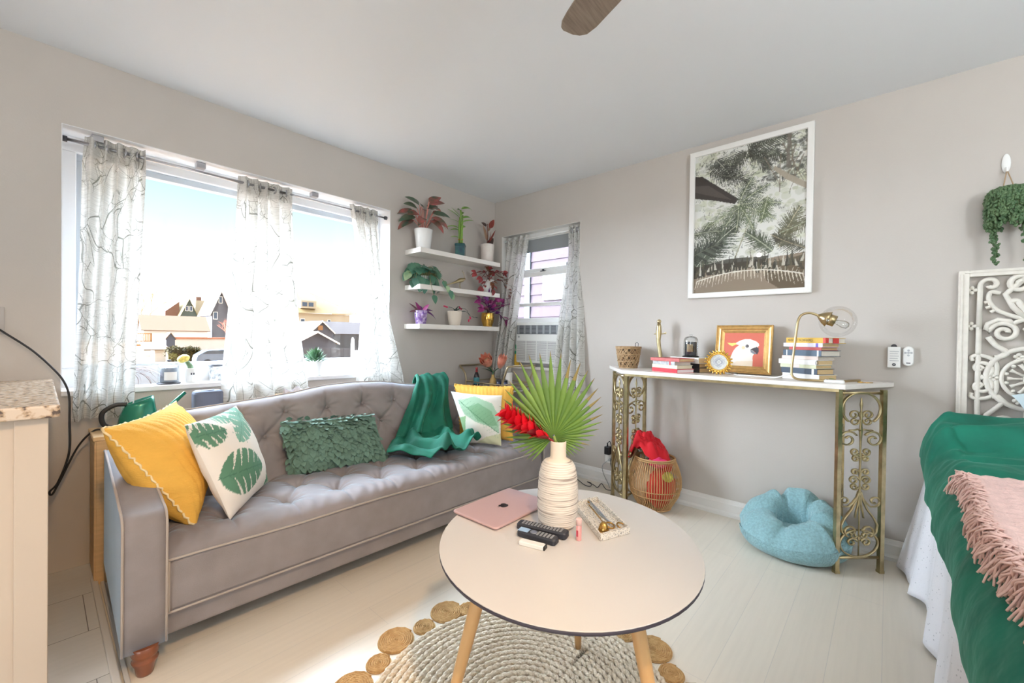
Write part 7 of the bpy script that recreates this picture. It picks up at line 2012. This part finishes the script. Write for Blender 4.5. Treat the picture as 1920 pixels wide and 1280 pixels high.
# ---------------------------------------------------------------- bed
bed = thing('bed', 'bed with white mattress and plain frame below the carved headboard', 'bed', (-1.15, -3.83, 0))
B((-2.08, -4.56, 0.20), (-0.06, -3.10, 0.40)).build('box_spring', M('box_spring', (226, 224, 220), 0.8), bed, W=True, bevel=0.03)
B((-2.08, -4.56, 0.40), (-0.06, -3.10, 0.64)).build('mattress', M('mattress', (236, 234, 232), 0.8), bed, W=True, bevel=0.05, seg=4)
for x in (-1.95, -0.2):
    for y in (-3.25, -4.45): B((x - 0.03, y - 0.03, 0), (x + 0.03, y + 0.03, 0.2)).build('leg', DKGREY, bed, W=True)
SKIRT = M('eyelet_cotton', (240, 240, 246), 0.9, bump=0.15, bscale=200)
nt = SKIRT.node_tree; b = nt.nodes['Principled BSDF']; tc = nt.nodes.new('ShaderNodeTexCoord'); vo = nt.nodes.new('ShaderNodeTexVoronoi'); vo.inputs['Scale'].default_value = 55
mr = nt.nodes.new('ShaderNodeValToRGB'); mr.color_ramp.elements[0].position = 0.10; mr.color_ramp.elements[0].color = (*lin((196, 198, 206)), 1); mr.color_ramp.elements[1].position = 0.16; mr.color_ramp.elements[1].color = (*lin((240, 240, 246)), 1)
nt.links.new(tc.outputs['Object'], vo.inputs['Vector']); nt.links.new(vo.outputs['Distance'], mr.inputs[0]); nt.links.new(mr.outputs[0], b.inputs['Base Color'])


def skirt(u, v):
    # runs along the side from the head to the foot, then round the foot end
    L1 = 2.02; s_ = u * (L1 + 1.2)
    fl = (0.020 + 0.055 * (1 - v)) * (0.55 + 0.30 * math.sin(s_ * 21 + 1.2 * math.sin(s_ * 5)) + 0.15 * math.sin(s_ * 47))
    head = 0.075 * math.exp(-((s_ - 0.10) / 0.22) ** 2) * (1 - v) ** 1.2
    z = 0.012 + 0.013 * math.sin(s_ * 21) * (1 - v) + 0.62 * v
    if s_ < L1: return V(-0.085 - s_, -3.088 + fl + head, z)
    q = s_ - L1
    return V(-2.105 - fl, -3.08 - q, z)


mb = MB(); mb.grid(skirt, 260, 22)
tag(mb.build('bed_skirt', SKIRT, None, thick=0.004), 'white eyelet bed skirt hanging to the floor along the bed', 'bed skirt')
# duvet


def duvet(u, v):
    """u along the bed from head to foot, v across from the hanging hem to the far side"""
    x = -0.22 - 1.95 * u
    hem = 0.53 + 0.012 * math.sin(u * 13) + 0.010 * nz(u * 22, 1.0, 2) + 0.06 * math.exp(-(u / 0.10) ** 2)
    headz = 0.105 * math.exp(-((u - 0.085) / 0.085) ** 2)
    topz = 0.70 + headz
    out = 0.012 * nz(u * 16, 3.0, 1) + 0.006 * nz(u * 40, 2.0, 3)
    if v < 0.35:
        t = v / 0.35; a = t * math.pi / 2
        y = -3.020 + out * (1 - t) - 0.010 - 0.10 * (1 - math.cos(a)) ; z = hem + (topz - hem) * math.sin(a) ** 0.8
    else:
        t = (v - 0.35) / 0.65; y = -3.13 - 1.35 * t; z = topz + 0.020 * math.sin(math.pi * min(1, t * 2))
    wr = 0.018 * nz(u * 26 + 2 * nz(u * 9, v * 9, 8), v * 12, 1) + 0.011 * nz(u * 60 + 3 * nz(u * 14, v * 10, 2), v * 12, 4) + 0.005 * nz(u * 130, v * 26 + u * 30, 6)
    fold = 0.022 * math.exp(-((u - 0.03 - 0.04 * v) / 0.02) ** 2) + 0.020 * math.exp(-((u - 0.16 + 0.05 * v) / 0.022) ** 2) - 0.02 * math.exp(-((u - 0.115) / 0.018) ** 2)
    return V(x, y, z + (wr + fold) * (0.3 + 0.7 * min(1, v / 0.3)) * (1.0 + 0.9 * math.exp(-(u / 0.25) ** 2)))


mb = MB(); mb.grid(duvet, 170, 80)
tag(mb.build('duvet', GRN, None, thick=0.02, sub=1), 'emerald green velvet duvet spread over the bed', 'duvet')
# pale pillow
PBL = M('pale_blue_cotton', (196, 212, 216), 0.85)
pillow('bed_pillow', 'pale blue bed pillow leaning against the carved headboard', PBL, [(-0.20, -3.34, 0.775), (-0.18, -4.0, 0.775), (-0.075, -4.0, 1.12), (-0.09, -3.31, 0.905)], 0.14, cat='bed pillow')
# pink throw with fringe
PKT = M('pink_knit', (232, 198, 190), 0.9, var=0.08, scale=60, bump=0.6, bscale=130)
pk = thing('fringed_throw', 'blush pink knitted throw with knotted fringe across the duvet', 'blanket', (-1.6, -3.5, 0.7))


def duv_y(x, y):
    """height of the duvet under the throw"""
    d = max(0.0, min(1.0, (-y - 3.035) / 0.095)); return 0.53 + 0.19 * math.sin(math.acos(max(-1, min(1, 1 - d)))) ** 0.8 + 0.012


def edge_y(u): return -3.075 - 0.012 * math.sin(u * 9) - 0.018 * u
def thr(u, v):
    x = -1.12 - 1.0 * u + 0.10 * v; y = edge_y(u) - 1.2 * v
    z = max(0.735, duv_y(x, y)) + 0.010 + 0.0035 * math.sin(u * 150) + 0.0022 * math.sin(v * 190) + 0.008 * nz(u * 12, v * 12, 3)
    if u < 0.06: z -= 0.012 * (1 - u / 0.06)
    return V(x, y, z)


mb = MB(); mb.grid(thr, 260, 110); mb.build('knit', PKT, pk, W=True, thick=0.012)
rr = random.Random(66); FRM = M('pink_fringe', (234, 196, 186), 0.9, var=0.06, scale=40)
mb = MB()
for k in range(420):
    u = k / 420 + rr.uniform(-0.003, 0.003); p = thr(max(0, min(1, u)), rr.uniform(0, 0.012)); L = rr.uniform(0.05, 0.085); c_ = rr.uniform(0, 6.28); w_ = rr.uniform(0.008, 0.020)
    P = [p]
    for q in range(1, 6):
        t = q / 5
        P.append(p + V(w_ * math.sin(c_ + 5.5 * t) + rr.uniform(-.004, .004), 0.012 + 0.35 * L * t + 0.4 * w_ * math.cos(c_ + 6 * t), 0.008 - L * 0.85 * t * t))
    mb.tube(bez(P, 3), 0.0021, 5)
mb.build('fringe', FRM, pk, W=True, kind='stuff')

# ---------------------------------------------------------------- floor things at the wall
RAT = M('rattan', (196, 156, 106), 0.6, var=0.15, scale=20)
rb_ = thing('rattan_basket', 'round slatted rattan basket of clothes under the console', 'basket', (-0.20, -1.735, 0))
BP = [(0.0, 0.100), (0.03, 0.118), (0.09, 0.152), (0.16, 0.170), (0.22, 0.166), (0.28, 0.148), (0.335, 0.124)]
def brad(z): return interp(z, [p[0] for p in BP], [p[1] for p in BP])
mb = MB()
for k in range(64):
    t = 2 * math.pi * k / 64; mb.tube([(brad(z) * math.cos(t), brad(z) * math.sin(t), z + 0.006) for z in np.linspace(0, 0.335, 12)], 0.0030, 5)
mb.build('ribs', RAT, rb_)
for z, r, n_ in ((0.006, 0.005, 'hoop'), (0.10, 0.003, 'hoop'), (0.14, 0.003, 'hoop'), (0.325, 0.004, 'hoop'), (0.335, 0.006, 'rim')):
    rr_ = brad(z) + 0.002; MB().tube([(rr_ * math.cos(t), rr_ * math.sin(t), z + 0.006) for t in np.linspace(0, 2 * math.pi, 48, endpoint=False)], r, 6, closed=True).build(n_, RAT, rb_)
MB().lathe([(0.0, 0.004), (0.1, 0.004), (0.1, 0.010), (0, 0.010)], (0, 0, 0), 30).build('bottom', RAT, rb_)


def lump(name, label, cat, mat, c, rad, seed, amp=0.18, fr=3.2, n=40):
    mb = MB()

    def f(u, v):
        t = 2 * math.pi * u; ph = math.pi * (v - 0.5)
        d = V(math.cos(ph) * math.cos(t), math.cos(ph) * math.sin(t), math.sin(ph))
        k = 1 + amp * (nz(d.x * fr + seed, d.y * fr + d.z * 2, seed) + 0.6 * nz(d.y * fr * 2.3, d.z * fr * 2 + d.x * 2, seed + 2))
        return V(c[0] + d.x * rad[0] * k, c[1] + d.y * rad[1] * k, c[2] + d.z * rad[2] * k)
    mb.grid(f, n, n // 2 + 4, closed_u=True)
    return tag(mb.build(name, mat, None), label, cat)


REDCL = Mvelvet('red_cloth', (214, 16, 34), 0.4, (1, 0.5, 0.5), 0.1)
mb = MB()


def redcloth(u, v):
    """towel bunched over the rim, tall at the left, sinking to the right"""
    t = u * 2 * math.pi; r = 0.145 * v ** 0.8
    x = -0.205 + r * math.cos(t) * 0.72; y = -1.700 + r * math.sin(t) * 1.02
    h = interp(y, (-1.85, -1.76, -1.68, -1.62, -1.55), (0.375, 0.425, 0.485, 0.495, 0.40)) - 0.10 * v ** 4
    fold = 0.014 * math.sin(t * 3 + 5 * v) * v + 0.010 * math.sin(t * 7 + 2 - 9 * v) * v + 0.022 * nz(x * 38, y * 44, 2) + 0.010 * nz(x * 90, y * 80, 5) + 0.008 * nz(x * 190, y * 170, 3)
    return V(x, y, h + fold)


mb.grid(redcloth, 80, 36, closed_u=True)
tag(mb.build('red_towel', REDCL, None, thick=0.012, sub=1), 'bright red towel bunched on top of the rattan basket', 'towel')
lump('pink_cloth', 'hot pink cloth poking out of the rattan basket below red towel', 'cloth', M('hot_pink', (236, 60, 120), 0.8), (-0.262, -1.78, 0.325), (0.05, 0.060, 0.036), 3)
lump('orange_cloth', 'orange-red cloth seen through slats in the middle of rattan basket', 'cloth', M('orange_red', (216, 70, 56), 0.85), (-0.205, -1.775, 0.155), (0.125, 0.085, 0.135), 5)
lump('tan_cloth', 'tan cloth seen through slats at left of the rattan basket', 'cloth', M('tan_cloth', (206, 178, 142), 0.9, var=0.1, scale=20), (-0.21, -1.685, 0.17), (0.125, 0.080, 0.140), 8)
mb = MB(); mb.ell((0, 0, 0.033), (0.033, 0.033, 0.033), 22, 14); tag(mb.build('tennis_ball', M('ball_yellow', (206, 200, 84), 0.9, var=0.08, scale=80), None, origin=(0, 0, 0)), 'yellow-green ball seen through the rattan basket slats on the right', 'ball').location = (-0.262, -1.848, 0.21)
# pet bed
PET = M('teal_chenille', (144, 184, 190), 0.95, var=0.14, scale=90, bump=0.7, bscale=110, sheen=0.3)
pb_ = thing('pet_bed', 'collapsed teal chenille pet bed on the floor under the console', 'pet bed', (-0.245, -2.525, 0))


def petring(u, v):
    t = 2 * math.pi * u; a = 2 * math.pi * v
    lob = 0.5 + 0.5 * math.cos(5 * t + 0.6); crease = math.exp(-((lob) / 0.16) ** 2)
    Rm = 0.155; back = 0.5 + 0.5 * math.cos(t - R(-10))            # tall side towards the wall
    rw_ = 0.078 * (1 - 0.16 * crease); hh = (0.088 + 0.062 * back) * (1 - 0.14 * crease)
    r = Rm + rw_ * math.cos(a) - 0.035 * (math.sin(a) > 0) * math.sin(a)
    z = 0.004 + hh + hh * math.sin(a)
    k = 1 + 0.025 * nz(u * 50, v * 20, 3)
    return V(r * math.cos(t) * 1.02 * k, r * math.sin(t) * 1.12 * k, max(0.003, z * k))


mb = MB(); mb.grid(petring, 110, 40, closed_u=True); mb.build('bolster', PET, pb_, sub=1)
mb = MB(); mb.grid(lambda u, v: V(0.15 * v * math.cos(6.2832 * u), 0.16 * v * math.sin(6.2832 * u), 0.125 - 0.05 * v ** 2 + 0.010 * nz(v * 6 * math.cos(6.28 * u), v * 6 * math.sin(6.28 * u), 2)), 48, 12, closed_u=True); mb.build('cushion', PET, pb_, sub=1)
# charger and cables by the outlet
ch = thing('power_adapter', 'black power adapter plugged into the wall outlet', 'adapter', (-0.03, -1.29, 0.25))
B((-0.055, -1.312, 0.238), (-0.0065, -1.268, 0.300)).build('adapter_body', BLACK, ch, W=True, bevel=0.004)
MB().tube([(-0.03, -1.285, 0.30), (-0.03, -1.283, 0.325)], 0.005, 8).build('strain_relief', BLACK, ch, W=True)
mb = MB(); mb.tube(bez([(-0.030, -1.283, 0.322), (-0.028, -1.305, 0.335), (-0.026, -1.322, 0.25), (-0.026, -1.31, 0.18), (-0.03, -1.325, 0.12), (-0.05, -1.335, 0.03), (-0.10, -1.36, 0.006), (-0.14, -1.38, 0.005)], 7), 0.003, 6)
tag(mb.build('charger_cable', BLACKC, None), 'thin black cable hanging from the power adapter to the floor', 'cable')
mb = MB(); mb.tube(bez([(-0.020, -1.30, 0.19), (-0.022, -1.265, 0.17), (-0.022, -1.235, 0.13), (-0.022, -1.25, 0.07), (-0.045, -1.30, 0.02), (-0.09, -1.34, 0.005)], 7), 0.003, 6)
mb.lathe([(0.010, 0), (0.012, 0.015), (0.009, 0.028)], (-0.0065, -1.30, 0.195), 14, axis=(-1, 0, 0)); tag(mb.build('grey_cable', M('grey_cable', (176, 178, 176), 0.5), None), 'pale grey cable looping below the wall outlet', 'cable')
mb = MB(); mb.tube(bez([(-0.06, -0.98, 0.006), (-0.10, -1.06, 0.005), (-0.17, -1.17, 0.005), (-0.17, -1.22, 0.007), (-0.115, -1.195, 0.010), (-0.10, -1.15, 0.007), (-0.125, -1.225, 0.006), (-0.15, -1.27, 0.005), (-0.07, -1.25, 0.006), (-0.06, -1.26, 0.006), (-0.14, -1.34, 0.005), (-0.12, -1.39, 0.005)], 8), 0.0028, 6)
tag(mb.build('floor_cable', BLACKC, None), 'tangled thin black cable lying on floor left of the console', 'cable')

# ---------------------------------------------------------------- ceiling fan
FANW = M('grey_oak_blade', (142, 128, 114), 0.5, rgb2=(116, 100, 86), scale=9, stretch=(1.2, 14, 1)); FANM = M('fan_nickel', (150, 146, 140), 0.35, 0.8)
fan = thing('ceiling_fan', 'grey wooden ceiling fan blade at the top of the picture', 'fan', (-2.05, -2.66, 2.13))
MB().lathe([(0.05, 0.315), (0.055, 0.29), (0.02, 0.26), (0.016, 0.13), (0.09, 0.10), (0.11, 0.06), (0.11, 0.0), (0.07, -0.02)], (0, 0, 0), 32).build('motor_housing', FANM, fan)
a0 = math.atan2(-2.082 - -2.66, -1.765 - -2.05)
for k in range(3):
    a = a0 + k * 2 * math.pi / 3; d = V(math.cos(a), math.sin(a), 0); s_ = V(-math.sin(a), math.cos(a), 0)
    out = []
    for r, w0, w1 in ((0.12, 0.040, 0.040), (0.25, 0.058, 0.056), (0.45, 0.064, 0.060), (0.58, 0.060, 0.052), (0.622, 0.056, 0.042), (0.640, 0.048, 0.024), (0.648, 0.036, 0.0)): out.append((r, w0, w1))
    P = [d * r + s_ * w0 for r, w0, w1 in out] + [d * r - s_ * w1 for r, w0, w1 in reversed(out)]
    P = [q + V(0, 0, 0.035 + 0.10 * (q.dot(s_))) for q in P]
    MB().prism(P, (0, 0, 0.009)).build('blade', FANW, fan, bevel=0.002)
MB().lathe([(0.08, -0.02), (0.085, -0.03), (0.085, -0.045), (0.0, -0.05)], (0, 0, 0), 30).build('light_ring', FANM, fan)
